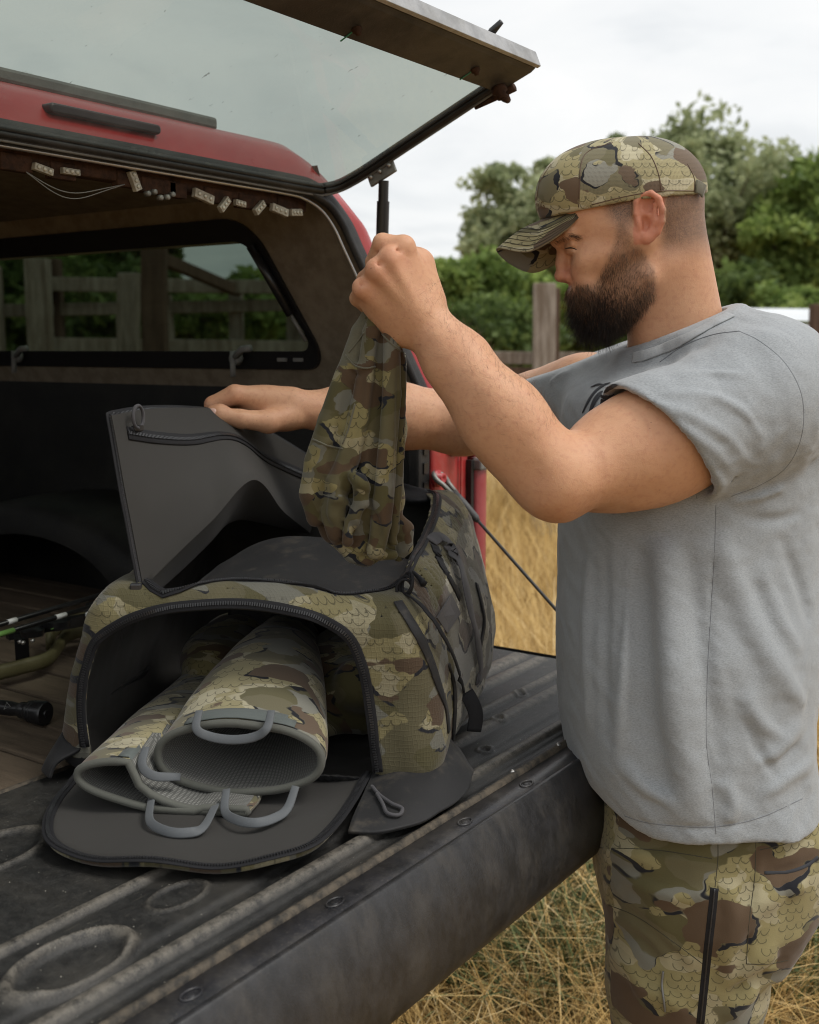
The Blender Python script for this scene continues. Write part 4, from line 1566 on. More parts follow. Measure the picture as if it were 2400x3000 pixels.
bump(nt, b, math_(nt, 'ADD', fine_st, math_(nt, 'MULTIPLY', n2, .9)), .5, .0009)

person = mesh_np('person', V, Q, M['skin'], None, True, {'hair': hairm, 'beard': beardm, 'red': red})
tag(person, 'bearded man in grey t-shirt, camouflage cap and trousers lifting a garment from the duffel bag', 'person')
bodyV, bodyQ = V, Q
body_bvh = bvh_np(V, Q)


def strands(roots, dirs, lens, rad, curl, nseg=5, gravity=.0, seed=1):
    """thin tapering hairs as one mesh"""
    r_ = np.random.default_rng(seed)
    n = len(roots)
    t = np.linspace(0, 1, nseg)
    ax1 = np.cross(dirs, r_.normal(size=(n, 3)))
    ax1 /= np.linalg.norm(ax1, axis=1)[:, None] + 1e-9
    pts = roots[:, None] + dirs[:, None] * (lens[:, None] * t)[..., None]
    pts += ax1[:, None] * (lens[:, None] * curl[:, None] * (t ** 2))[..., None]
    pts[..., 2] -= gravity * lens[:, None] * t ** 2
    ax2 = np.cross(dirs, ax1)
    rr = rad[:, None] * (1 - .75 * t)
    V = np.zeros((n, nseg, 3, 3))
    for k in range(3):
        a = 2 * math.pi * k / 3
        V[:, :, k] = pts + (rr[..., None]) * (math.cos(a) * ax1 + math.sin(a) * ax2)[:, None]
    V = V.reshape(-1, 3)
    base = (np.arange(n) * nseg * 3)[:, None, None]
    s = (np.arange(nseg - 1) * 3)[None, :, None]
    k = np.arange(3)[None, None, :]
    k2 = (k + 1) % 3
    q = np.stack([base + s + k, base + s + k2, base + s + 3 + k2, base + s + 3 + k], -1).reshape(-1, 4)
    return V, q


# nail of the visible thumb
P_, N_ = onto(body_bvh, [(446, 869)], 0)
nz_ = _n(N_[0] * .8 - FWD * .4)
nx_ = _n(RIGHT - nz_ * (RIGHT @ nz_))
ny_ = np.cross(nz_, nx_)
nv = [P_[0] + nz_ * .0013]
for r_, z_ in ((.5, .0011), (1.0, .0002), (1.02, -.0012)):
    for k in range(16):
        a_ = 2 * math.pi * k / 16
        nv.append(P_[0] + nx_ * .0072 * r_ * math.copysign(abs(math.cos(a_)) ** .8, math.cos(a_)) + ny_ * .0068 * r_ * math.copysign(abs(math.sin(a_)) ** .8, math.sin(a_)) + nz_ * z_)
nf = [[0, 1 + k, 1 + (k + 1) % 16] for k in range(16)]
for j in (0, 1):
    nf += [[1 + 16 * j + k, 17 + 16 * j + k, 17 + 16 * j + (k + 1) % 16, 1 + 16 * j + (k + 1) % 16] for k in range(16)]
mesh_np('thumb_nail', nv, nf, mat('nail', (.62, .40, .33), .3)[0], person, True)
# beard hairs grow from the face, longer and denser towards the chin
fc = V[Q].mean(1)
fu, fv, fw_ = hloc(fc)
fn_ = vnormals(V, Q)[Q[:, 0]]
ok = np.where((np.abs(fw_) < 130) & inpoly(fu, fv, BP) & ~((np.abs(fw_) > 104) & (fu > 1334) & (fv < 512)))[0]
dens = np.clip((fv[ok] - 455) / 200, .08, 1) ** 1.7 * np.clip(1.1 - (fu[ok] - 1290) / 120, .25, 1)
pick = rng.choice(ok, 9500, p=dens / dens.sum())
jit = rng.normal(size=(len(pick), 3)) * .0012
roots = fc[pick] + jit
pu, pv, pw = hloc(roots)
nr = fn_[pick]
down = -UPV
along = np.where((pv < 600)[:, None], down * 1.0 + hf * .25, down * 1.0 + hf * -.15)
chin = np.clip((pv - 600) / 70, 0, 1) * np.clip((1335 - pu) / 60, 0, 1)
must = ((pv < 640) & (pu < 1245)).astype(float)
dirs = nr * (.35 + .25 * rng.random((len(pick), 1)) + .3 * chin[:, None]) + along + must[:, None] * (hs[None] * np.sign(pw)[:, None] * .8 - hf * .25 - nr * .25) + rng.normal(size=(len(pick), 3)) * .32
dirs /= np.linalg.norm(dirs, axis=1)[:, None]
lens = (.005 + .005 * rng.random(len(pick))) + chin * (.008 + .010 * rng.random(len(pick))) + must * (.004 + .005 * rng.random(len(pick)))
lens *= np.clip((pv - 440) / 90, .35, 1)
rad = np.full(len(pick), .00017) * (.8 + .5 * rng.random(len(pick)))
curl = rng.normal(size=len(pick)) * .35
SV, SQ = strands(roots, dirs, lens, rad, curl, 5, .15)
tone = np.repeat(np.clip(rng.normal(.62, .26, len(pick)) + must * .28 - chin * .52 + np.clip((610 - pv) / 250, -.1, .3), 0, 1), 15)
M['beard'], nt, b = mat('beard_hair', (.05, .03, .02), .5, 0, .35)
setc(nt, b, ramp(nt, attr(nt, 'tone', 'Fac'), [(0, (.008, .006, .005)), (.5, (.045, .026, .016)), (1, (.17, .10, .058))]))
mesh_np('beard', SV, SQ, M['beard'], person, True, {'tone': tone})
# eyebrow hairs and the lash line of the near eye, mirrored to the far one
bl = cr(np.array([(1168, 507), (1182, 500), (1200, 496), (1220, 500)]), 40)
rt, dr = [], []
for (u, v) in bl:
    for j in range(2):
        tu, tv = u + rng.normal() * 2.5, v + rng.normal() * 3.0
        P_, N_ = onto(body_bvh, [(tu, tv)], 0)
        if np.hypot(*(np.array(proj(P_[0])) - np.array([tu, tv]))) > 3:
            continue
        d_ = _n(N_[0] * .35 + RIGHT * .8 + UPV * rng.normal() * .25 - UPV * .15)
        for m_ in (0, 1):
            q_, e_ = P_[0], d_
            if m_:
                q_ = q_ - 2 * hs * ((q_ - HO) @ hs)
                e_ = e_ - 2 * hs * (e_ @ hs)
            rt.append(q_)
            dr.append(e_)
SV, SQ = strands(np.array(rt), np.array(dr), np.full(len(rt), .006), np.full(len(rt), .00012), rng.normal(size=len(rt)) * .2)
mesh_np('eyebrow', SV, SQ, M['beard'], person, True, {'tone': np.full(len(SV), .62)})
P_, N_ = onto(body_bvh, [(1189, 524), (1197, 522), (1206, 522), (1215, 526)], .0002, 5)
n_ = len(P_)
rr_ = .0009 * np.sin(math.pi * (.1 + .8 * np.linspace(0, 1, n_)))
for m_ in (0, 1):
    Q_ = P_ if not m_ else P_ - 2 * ((P_ - HO) @ hs)[:, None] * hs
    MB().tube(Q_, rr_, 6).build('lash_line', M['beard'], person, True, {'tone': np.full(n_ * 6, .05)})
# fine hair on the forearms
rt, dr, ln_ = [], [], []
facing = vnormals(bodyV, bodyQ)
for (A_, B_, num, ref) in ((EL_N, WR_N, 1100, UPV * .8 + RIGHT * .35 - FWD * .5), (EL_F, WR_F, 500, UPV * .9 - FWD * .4)):
    dv = _n(B_ - A_)
    cand = np.where((np.linalg.norm(np.cross(bodyV - A_, dv), axis=1) < .062))[0]
    t = ((bodyV[cand] - A_) @ dv) / np.linalg.norm(B_ - A_)
    sel = cand[(t > .2) & (t < 1.08)]
    wgt = np.clip(facing[sel] @ _n(ref) + .25, .03, None)
    pk = rng.choice(sel, num, p=wgt / wgt.sum())
    rt.append(bodyV[pk])
    d = facing[pk] * (.35 + .3 * rng.random((num, 1))) + dv * .8 + RIGHT * .15 - UPV * .35 + rng.normal(size=(num, 3)) * .28
    dr.append(d / np.linalg.norm(d, axis=1)[:, None])
    ln_.append(.006 + .008 * rng.random(num))
rt, dr, ln_ = np.vstack(rt), np.vstack(dr), np.concatenate(ln_)
SV, SQ = strands(rt, dr, ln_, np.full(len(rt), .00007), rng.normal(size=len(rt)) * .4)
mesh_np('arm_hair', SV, SQ, M['beard'], person, True, {'tone': np.full(len(SV), .75)})

# ---------------------------------------------------------------- cap
def capedge(P):
    u, v, w = hloc(P)
    lim = 462 - 54 * (u - 1138) / 344 - 9 * np.sin(np.clip((u - 1138) / 344, 0, 1) * math.pi)
    return ((v - lim) * KH).astype(np.float32)


dome = [hell((1338, 410), (148, 116, 127), 6), hell((1238, 402), (98, 88, 106), 28, 50), hell((1212, 418), (76, 76, 92), 20, 40), fun_(capedge, .003, 'i'),
        hell((1340, 440), (136, 112, 118), 10, 2, 's')]
pp_ = [hp(u, v, w) for u in (1120, 1500) for v in (280, 480) for w in (-140, 140)]
V, Q = sdf_mesh(dome, np.min(pp_, 0), np.max(pp_, 0), .0026)
V = relax(V, Q, 2)
cu, cv, cw = hloc(V)
an = np.arctan2(cw, 1330 - cu)
cuv = np.stack([an * .085, -cv * KH, np.zeros(len(V))], -1)
fu_ = cu[Q].mean(1)
fv_ = cv[Q].mean(1)
midx = (fu_ > 1219 + np.clip(330 - fv_, 0, 60) * .5).astype(int)
cap_ob = mesh_np('cap', V, Q, None, person, True, {'cuv': cuv}, [M['camo_cap'], M['camo_cap_mesh']], midx)
cap_bvh = bvh_np(V, Q)
root = [(1246, 431, 78), (1205, 446, 70), (1165, 456, 42), (1142, 461, 0), (1162, 462, -42), (1202, 462, -68), (1235, 460, -78)]
edge_ = [(1238, 439, 78), (1186, 487, 84), (1113, 529, 52), (1046, 522, -6), (1070, 553, -50), (1122, 574, -76), (1182, 552, -82)]
g3 = []
for t in (0, .5, 1):
    g3.append([hp(*(np.array(r) * (1 - t) + np.array(e) * t - np.array([0, 7 * math.sin(math.pi * t), 0])), direct=True) for r, e in zip(root, edge_)])
Pg = patch(g3, 8, 10)
V, Q = sheet(Pg, .0024)
rr_, cc_ = np.meshgrid(np.linspace(0, .075, Pg.shape[0]), np.linspace(0, .19, Pg.shape[1]), indexing='ij')
bc_ = np.stack([cc_ + .4, -rr_ + .1, 0 * rr_], -1).reshape(-1, 3)
brim = mesh_np('brim', V, Q, M['camo_brim'], cap_ob, True, {'cuv': np.vstack([bc_, bc_ + np.array([.3, .2, 0])])})
nup = np.cross(np.gradient(Pg, axis=1), np.gradient(Pg, axis=0))
nup /= np.linalg.norm(nup, axis=2)[..., None]
if nup[..., 2].mean() < 0:
    nup = -nup
for i in (9, 11, 13, 15, 17, 19):
    MB().tube(Pg[i] + nup[i] * .0003, .0004, 5).build('brim_stitch', M['cord'], cap_ob, True)
for pl in ([(1219, 436), (1221, 390), (1224, 345), (1240, 318), (1290, 300)], [(1392, 401), (1388, 370), (1372, 330), (1345, 302)], [(1462, 402), (1462, 375), (1448, 345)], [(1246, 431), (1320, 413), (1392, 402), (1470, 402)]):
    line_pts, line_n = onto(cap_bvh, pl, 0, 8)
    MB().tube(line_pts, .0007, 6).build('cap_seam', M['beard'], cap_ob, True, {'tone': np.full(len(line_pts) * 6, .7)})
# adjusting strap at the back
P_, N_ = onto(cap_bvh, [(1464, 392), (1472, 395), (1481, 402)], .0005, 6)
MB().ribbon(P_, N_, .016, .002).build('snap_strap', M['olive_knit'], cap_ob, True)


def letters(txt, size, cw_, cvv, parent):
    cu_ = bpy.data.curves.new('t', 'FONT')
    cu_.body = txt
    cu_.size = size
    cu_.align_x = 'CENTER'
    ob = bpy.data.objects.new('t', cu_)
    COL.objects.link(ob)
    bpy.context.view_layer.update()
    dg = bpy.context.evaluated_depsgraph_get()
    me = bpy.data.meshes.new_from_object(ob.evaluated_get(dg))
    bpy.data.objects.remove(ob)
    vs = []
    for vt in me.vertices:
        x, y = vt.co.x, vt.co.y
        o = hp(1050, cvv, cw_) + hs * x + UPV * y
        hit, nn, _, _ = cap_bvh.ray_cast(Vector(tuple(o)), Vector(tuple(-hf)))
        vs.append((np.array(hit) + np.array(nn) * .0005) if hit else o - hf * .06)
    fs = [list(pl.vertices) for pl in me.polygons]
    m_ = mat('cap_thread', (.13, .07, .025), .7)[0]
    mesh_np('embroidery', vs, fs, m_, parent, False)


letters('KU', .030, 8, 385, cap_ob)
letters('IU', .030, 8, 422, cap_ob)
letters('HUNTING', .0125, 8, 443, cap_ob)

# ---------------------------------------------------------------- t-shirt
def tower(levels, n_exp=2.3):
    """levels: v, left, right (picture), depth, side half width, facing angle towards the camera (deg), half depth factor"""
    rows = []
    for (v, ul, ur, d, a, ang) in levels:
        kx = d / (F * CP + (CYP - v) * SP)
        cx = C((ul + ur) / 2, v, d)
        th = math.radians(ang)
        ext = (ur - ul) / 2 * kx
        sx = math.sin(th)
        fx = math.cos(th)
        bdep = math.sqrt(max(ext ** 2 - (a * sx) ** 2, .0016)) / fx
        rows.append((cx[2], cx[0], cx[1], a, bdep, th))
    R_ = np.array(sorted(rows))
    zf = np.linspace(R_[0, 0], R_[-1, 0], 120)
    R2 = np.array([np.interp(zf, R_[:, 0], R_[:, j]) for j in range(6)])
    ker = np.ones(9) / 9
    for j in range(1, 6):
        e = np.pad(R2[j], 4, mode='edge')
        R2[j] = np.convolve(e, ker, 'valid')

    def fn(P):
        z = P[..., 2]
        cx, cy, a, b_, th = [np.interp(z, zf, R2[j]).astype(np.float32) for j in range(1, 6)]
        fx_, fy_ = -RIGHT[0] * np.cos(th) - FWD[0] * np.sin(th), -RIGHT[1] * np.cos(th) - FWD[1] * np.sin(th)
        qx, qy = P[..., 0] - cx, P[..., 1] - cy
        f_ = qx * fx_ + qy * fy_
        s_ = -qx * fy_ + qy * fx_
        r = (np.abs(f_ / b_) ** n_exp + np.abs(s_ / a) ** n_exp) ** (1 / n_exp)
        d2 = (r - 1) * np.minimum(a, b_) * .95
        dz = np.maximum(np.maximum(zf[0] - z, z - zf[-1]), 0)
        return np.where(dz > 0, np.sqrt(np.maximum(d2, 0) ** 2 + dz ** 2), d2)
    return fn


torso = tower([
    (735, 1345, 1560, 1.53, .13, 26), (770, 1290, 1650, 1.53, .165, 27), (810, 1215, 1708, 1.525, .185, 28),
    (870, 1195, 1722, 1.525, .182, 27), (950, 1190, 1724, 1.53, .172, 24), (1050, 1188, 1722, 1.53, .168, 21), (1200, 1184, 1717, 1.52, .168, 17),
    (1350, 1180, 1706, 1.49, .175, 12), (1480, 1184, 1692, 1.48, .175, 9), (1580, 1196, 1690, 1.475, .178, 7), (1680, 1240, 1706, 1.47, .182, 6), (1800, 1285, 1730, 1.47, .185, 6)])
sl_dir = ua
hem_c = C(1398, 950, 1.352)
fh_c = SH_F + _n(EL_F - SH_F) * .135
up_n = arms[0:4]
fd = _n(EL_F - SH_F)


def arm_off(P):
    return field(up_n, P)


def sleeve(P):
    return np.maximum(arm_off(P) - .0155, (P - (hem_c + sl_dir * .08).astype(np.float32)) @ sl_dir.astype(np.float32))


torso_ops = [
    fun_(torso, .03),
    cap_(C(1462, 715, 1.53), C(1575, 830, 1.41), .052, .072, .05),
    cap_(C(1418, 735, 1.56), C(1245, 825, 1.66), .050, .066, .05),
    ell_(C(1590, 800, 1.53), (.095, .085, .15), (RIGHT, UPV, FWD), .06),
]
torso_ops.append(cap_(C(1424, 775, 1.53), C(1440, 650, 1.53), .082, .0665, .03))
sleeve_ops = [cap_(C(1590, 858, 1.42), C(1520, 888, 1.395), .090, .080, .05), fun_(sleeve, .03)]
sleeve_f = [cap_(SH_F, fh_c + fd * .03, .076, .072, .04)]
shirt_ops = torso_ops + sleeve_ops + sleeve_f


def cut(c, n, rad, inner):
    c, n = c.astype(np.float32), n.astype(np.float32)

    def fn(P):
        q = P - c
        h_ = q @ n
        ball = np.linalg.norm(q - n * .07, axis=-1) - rad
        a_ = np.maximum(-h_, ball)                                  # everything past the hem
        b_ = np.maximum(np.maximum(-h_ - .03, ball), inner(P))      # and a hollow just inside it
        return np.minimum(a_, b_)
    return fun_(fn, .0025, 's')


dL = C(1306, 850, 1.352) - C(1480, 1050, 1.352)
hem_n = _n(np.cross(dL, -FWD + RIGHT * .35))
hem_n = hem_n if hem_n @ sl_dir > 0 else -hem_n
cut_n = cut(hem_c, hem_n, .16, lambda P: arm_off(P) - .0065)
cut_f = cut(fh_c, fd, .13, cap_(SH_F, EL_F, .066, .056)[0])
V0, Q0 = sdf_mesh(shirt_ops, np.min([C(1100, 620, 1.2), C(1760, 1850, 1.2), C(1100, 1850, 1.85), C(1100, 620, 1.85)], 0) - .03, np.max([C(1760, 620, 1.85), C(1760, 1850, 1.85), C(1760, 620, 1.2)], 0) + .03, .009, 8)
sb_ = bvh_np(V0, Q0)
folds = []
sfolds = []


def fold(pxs, r0, r1=None, sink=.6, k=.022, mode='u', bv=None, lst=None, amp=1.0):
    """raise ('u') or press in ('s') a soft fold along a line laid on the cloth"""
    P_, N_ = onto(bv or sb_, pxs, 0, 3)
    P_ = P_.astype(np.float32)
    n = len(P_)
    r1 = r0 if r1 is None else r1
    T_ = np.linspace(0, 1, n)
    A_ = ((r0 + (r1 - r0) * T_) * (1 - sink) * np.sin(math.pi * np.clip(T_, .0, 1)) ** .8 * amp * 1.75).astype(np.float32)
    W_ = ((r0 + (r1 - r0) * T_) * .75).astype(np.float32)
    sg = -1.0 if mode == 'u' else 1.0
    wm = float(W_.max())

    def near(q):
        best = np.full(q.shape[:-1], 1e9, np.float32)
        av = np.zeros(q.shape[:-1], np.float32)
        wv = np.full(q.shape[:-1], wm, np.float32)
        for i in range(n - 1):
            a_, e_ = P_[i], P_[i + 1] - P_[i]
            t = np.clip(((q - a_) @ e_) / (float(e_ @ e_) + 1e-12), 0, 1)
            d2 = ((q - a_ - t[..., None] * e_) ** 2).sum(-1)
            m = d2 < best
            best = np.where(m, d2, best)
            av = np.where(m, A_[i] + (A_[i + 1] - A_[i]) * t, av)
            wv = np.where(m, W_[i] + (W_[i + 1] - W_[i]) * t, wv)
        return av * np.exp(-best / (wv * wv))

    def fn(P, d):
        if P.ndim == 3:
            c = P.mean(1)
            ext = np.linalg.norm(P[0, 0] - P[0, -1]) / 2
            dm = np.min(np.linalg.norm(c[:, None] - P_[None], axis=-1), 1)
            sel = np.where(dm < 3 * wm + ext + .01)[0]
            if len(sel):
                d = d.copy()
                d[sel] = d[sel] + sg * near(P[sel])
            return d
        return d + sg * near(P)
    (folds if lst is None else lst).append((fn, 0, 'd'))


# hanging folds of the body
fold([(1392, 1125), (1400, 1220), (1412, 1400), (1430, 1560), (1470, 1740)], .030, .026, .55, .05)
fold([(1512, 1120), (1545, 1220), (1595, 1340), (1650, 1430), (1700, 1490)], .020, .016, .5, .03)
fold([(1325, 1130), (1322, 1300), (1310, 1480), (1300, 1640)], .012, .012, .55, .03)
fold([(1240, 1140), (1235, 1350), (1240, 1550)], .012, .010, .55, .03)
fold([(1340, 1110), (1350, 1300), (1362, 1500), (1400, 1710)], .032, .030, .62, .04, 's')
fold([(1508, 1075), (1505, 1160), (1498, 1280), (1490, 1420), (1488, 1560), (1500, 1660), (1508, 1757)], .004, .004, .55, .01, 's')
fold([(1315, 1720), (1360, 1734), (1430, 1742), (1510, 1743), (1600, 1724), (1690, 1684)], .0035, .0035, .4, .01, 's')
fold([(1557, 697), (1600, 718), (1650, 760), (1683, 815), (1693, 870), (1685, 930), (1655, 985), (1600, 1022)], .005, .005, .5, .01, 's')
fold([(1600, 1180), (1640, 1300), (1690, 1380)], .014, .012, .6, .03)
fold([(1560, 1450), (1600, 1520), (1660, 1560)], .012, .010, .6, .03)
fold([(1640, 1120), (1680, 1220), (1705, 1320)], .012, .010, .6, .03, 's')
fold([(1300, 1600), (1360, 1660), (1440, 1700)], .014, .012, .65, .03)
fold([(1440, 1120), (1462, 1250), (1485, 1420), (1520, 1620)], .014, .014, .7, .04, 's')
fold([(1275, 1120), (1275, 1350), (1275, 1560)], .010, .010, .7, .03, 's')
fold([(1690, 1520), (1640, 1580), (1590, 1610)], .014, .008, .5, .025)
fold([(1715, 1600), (1660, 1640), (1600, 1680)], .012, .008, .5, .025)
fold([(1690, 1560), (1640, 1610)], .010, .008, .6, .02, 's')
fold([(1520, 1640), (1545, 1690), (1530, 1740)], .010, .010, .5, .025)
fold([(1570, 1500), (1600, 1580), (1640, 1640)], .010, .010, .65, .03, 's')
# armpit and sleeve
fold([(1520, 1062), (1600, 1050), (1680, 1020)], .009, .007, .55, .02)
fold([(1540, 1085), (1620, 1095), (1700, 1080)], .009, .007, .6, .02, 's')
fold([(1540, 1020), (1590, 1000), (1640, 950), (1675, 890)], .007, .006, .6, .018, 's', None, sfolds)
fold([(1350, 850), (1430, 868), (1520, 912), (1590, 985)], .009, .006, .5, .014, 'u', None, sfolds)
fold([(1385, 828), (1480, 832), (1560, 862), (1615, 930)], .008, .006, .5, .014, 'u', None, sfolds)
fold([(1430, 795), (1500, 783), (1580, 790)], .008, .006, .5, .016, 'u', None, sfolds)
fold([(1420, 895), (1490, 938), (1545, 995)], .008, .005, .5, .012, 'u', None, sfolds)
fold([(1460, 962), (1500, 1002), (1530, 1030)], .007, .005, .5, .012, 'u', None, sfolds)
fold([(1340, 790), (1420, 760), (1500, 735), (1560, 728)], .010, .007, .5, .018)
fold([(1350, 815), (1430, 785), (1510, 760)], .007, .006, .6, .015, 's')
# pulled creases on the chest and far sleeve
fold([(1130, 830), (1160, 795), (1210, 765)], .010, .008, .5, .015)


def hemcut(P):
    u = (P @ RIGHT.astype(np.float32))
    f_ = (P @ FWD.astype(np.float32))
    # height of the hem: lowest at the sides, lifted at the front where it meets the tailgate
    zl = .868 + .012 * np.cos((u - .42) * 9) + .10 * np.clip((.30 - u) / .12, 0, 1) ** 1.6 + .03 * np.clip((u - .47) / .1, 0, 1.4) + .004 * np.sin(f_ * 30 + u * 17)
    return zl.astype(np.float32) - P[..., 2]


ROT = np.array([[.8, .3, .3], [-.3, .9, .2], [.9, -.3, .8]], np.float32)


def crumple(P, d):
    return d + 0.0020 * lattice_noise(P * np.array([1, 1, .45], np.float32), 30, 11) + .0012 * lattice_noise(P @ ROT, 70, 4) + .0005 * lattice_noise(P @ ROT, 160, 14)


inner = tower([
    (735, 1352, 1550, 1.53, .12, 26), (770, 1300, 1640, 1.53, .15, 27), (810, 1228, 1690, 1.525, .172, 28), (1050, 1205, 1704, 1.50, .17, 22),
    (1350, 1198, 1690, 1.49, .162, 12), (1480, 1202, 1676, 1.48, .162, 9), (1580, 1214, 1676, 1.475, .166, 7), (1680, 1256, 1692, 1.47, .172, 6), (1800, 1298, 1718, 1.47, .176, 6)])
neck_hole = [cap_(C(1405, 590, 1.525), C(1432, 740, 1.53), .064, .070, .006, 's')]
ncoll = C(1432, 700, 1.527)
sn_ops = sleeve_ops + sfolds + [cut_n]
sf_ops = sleeve_f + [cut_f]
final = torso_ops + folds + [fun_(lambda P: field(sn_ops, P), .012), fun_(lambda P: field(sf_ops, P), .012), (crumple, 0, 'd')] + [
    fun_(hemcut, .003, 'i'),
    fun_(lambda P: np.maximum(inner(P) + .006, P[..., 2] - .90), .004, 's'),
]
lo = np.min([C(1100, 620, 1.2), C(1760, 1850, 1.2), C(1100, 1850, 1.85), C(1100, 620, 1.85), C(1300, 1850, 1.25)], 0) - .03
hi = np.max([C(1760, 620, 1.85), C(1760, 1850, 1.85), C(1760, 620, 1.2)], 0) + .03
# collar opening: everything above a tilted plane near the neck is removed
cpl = [C(1325, 738, 1.455), C(1540, 642, 1.53)]
cn = _n(np.cross(cpl[1] - cpl[0], FWD))
cn = cn if cn[2] > 0 else -cn
final.append(fun_(lambda P: -((P - cpl[0].astype(np.float32)) @ cn.astype(np.float32)) , .006, 's'))
final.append(cap_(C(1398, 560, 1.525), C(1421, 720, 1.53), .0590, .0615, .003, 's'))
final.append(cap_(C(1412, 560, 1.525), C(1444, 700, 1.53), .050, .058, .003, 's'))
V, Q = sdf_mesh(final, lo, hi, .0038)
V = relax(V, Q, 1)
shirt = mesh_np('t_shirt', V, Q, M['shirt'], person)
shirt_bvh = bvh_np(V, Q)


def line_on(bv, pxs, name, m, w, t, parent, lift=-.0004, dens=8, closed=False, tubes=False, sm=True):
    P_, N_ = onto(bv, pxs, lift, dens, closed)
    mb = MB()
    if tubes:
        mb.tube(P_, w, 6, closed)
    else:
        mb.ribbon(P_, N_, w, t, closed)
    return mb.build(name, m, parent, sm)


line_on(shirt_bvh, [(1557, 697), (1600, 718), (1650, 760), (1683, 815), (1693, 870), (1685, 930), (1655, 985), (1600, 1022), (1540, 1045)], 'armhole_seam', M['seam'], .0008, .001, shirt, -.0004, 10, tubes=True)
line_on(shirt_bvh, [(1557, 697), (1500, 705), (1440, 728), (1390, 762)], 'shoulder_seam', M['seam'], .0008, .001, shirt, 0, 10, tubes=True)
line_on(shirt_bvh, [(1508, 1064), (1505, 1160), (1498, 1280), (1490, 1420), (1488, 1560), (1500, 1660), (1508, 1757)], 'side_seam', M['seam'], .0006, .001, shirt, -.0003, 8, tubes=True)
line_on(shirt_bvh, [(1325, 858), (1395, 893), (1445, 952), (1468, 1050)], 'sleeve_hem_stitch', M['seam'], .0005, .001, shirt, 0, 8, tubes=True)
line_on(shirt_bvh, [(1315, 1718), (1360, 1732), (1430, 1740), (1510, 1741), (1600, 1722), (1690, 1682)], 'hem_stitch', M['seam'], .0005, .001, shirt, 0, 8, tubes=True)
# ribbed collar: a band laid round the neckline
for off, nm, m_, w_, t_ in ((8.0, 'collar', M['shirt_rib'], .0145, .0022),):
    P_, N_ = onto(shirt_bvh, [(1336, 754), (1344, 752), (1358, 749), (1388, 739), (1424, 724), (1464, 704), (1504, 682), (1538, 664)], .0010, 8)
    MB().ribbon(P_, N_, w_, t_).build(nm, m_, shirt, True)
# printed mark on the chest
for pl, w_ in (([(1238, 880), (1250, 856), (1264, 836), (1282, 822), (1296, 817)], .005), ([(1252, 882), (1262, 858), (1272, 842), (1280, 834)], .007), ([(1284, 836), (1292, 828), (1304, 822), (1312, 821)], .0035), ([(1268, 842), (1284, 845), (1296, 842), (1303, 838)], .004), ([(1276, 868), (1284, 856), (1294, 850)], .008), ([(1255, 826), (1268, 821), (1280, 820)], .003)):
    pl = [(u_ - 10, v_ - 10) for u_, v_ in pl]
    w_ = w_ * 1.5
    P_, N_ = onto(shirt_bvh, pl, .0010, 6)
    n_ = len(P_)
    MB().ribbon(P_, N_, w_ * np.sin(math.pi * (.12 + .8 * np.linspace(0, 1, n_))), .0005).build('chest_print', M['print'], shirt, True)

# ---------------------------------------------------------------- trousers
hips = tower([(1560, 1275, 1650, 1.47, .15, 6), (1660, 1258, 1690, 1.47, .162, 6), (1750, 1250, 1712, 1.47, .172, 6), (1850, 1258, 1704, 1.47, .178, 6), (1950, 1290, 1640, 1.47, .16, 6)])
leg_n = [(1448, 1850, 1.415), (1445, 2050, 1.41), (1432, 2300, 1.42), (1440, 2700, 1.45), (1445, 3000, 1.47)]
tro = [fun_(hips, .04)]
Ln = [C(*q) for q in leg_n]
for sft, w in ((0, 1.0), (.205, .98)):
    L_ = [q + FWD * sft * .98 + RIGHT * sft * .25 for q in Ln]
    foot = L_[-1].copy()
    foot[2] = .10
    L_[-1] = foot
    for a, b_, ra, rb in zip(L_[:-1], L_[1:], (.104, .100, .086, .078), (.100, .086, .078, .068)):
        tro.append(cap_(a, b_, ra * w, rb * w, .03))
tro += [ell_(C(1610, 1760, 1.43), (.07, .085, .10), (RIGHT, UPV, FWD), .04),
        ell_(C(1575, 1900, 1.385), (.040, .075, .05), (RIGHT, UPV, FWD), .02),      # cargo pocket
        half_((0, 0, .06), (0, 0, -1))]
lo = np.min([C(1150, 1500, 1.2), C(1150, 1500, 1.9), C(1800, 2156, 1.2), C(1100, 2156, 1.9)], 0) - .05
hi = np.max([C(1800, 1500, 1.9), C(1800, 2156, 1.2), C(1150, 1500, 1.2)], 0) + .05
lo[2] = .05
V0, Q0 = sdf_mesh(tro, lo, hi, .012, 8)
tb_ = bvh_np(V0, Q0)
tf = []
fold([(1655, 1880), (1600, 1905), (1560, 1950), (1545, 2000)], .010 * 1.6, .008 * 1.6, .5, .018, 'u', tb_, tf)
fold([(1640, 2000), (1590, 2030), (1550, 2080)], .012 * 1.6, .010 * 1.6, .5, .02, 'u', tb_, tf)
fold([(1600, 2085), (1560, 2110), (1530, 2150)], .010 * 1.6, .010 * 1.6, .5, .02, 'u', tb_, tf)
fold([(1620, 2030), (1575, 2060), (1545, 2110)], .010 * 1.6, .008 * 1.6, .6, .018, 's', tb_, tf)
fold([(1260, 1900), (1330, 1930), (1400, 1990), (1450, 2060)], .008 * 1.6, .006 * 1.6, .6, .016, 's', tb_, tf)
fold([(1270, 1790), (1330, 1800), (1400, 1830)], .008 * 1.6, .008 * 1.6, .5, .02, 'u', tb_, tf)
fold([(1280, 2000), (1340, 2060), (1380, 2130)], .010 * 1.6, .008 * 1.6, .5, .02, 'u', tb_, tf)
fold([(1720, 1810), (1660, 1835), (1600, 1838)], .006 * 1.6, .004 * 1.6, .4, .008, 's', tb_, tf)
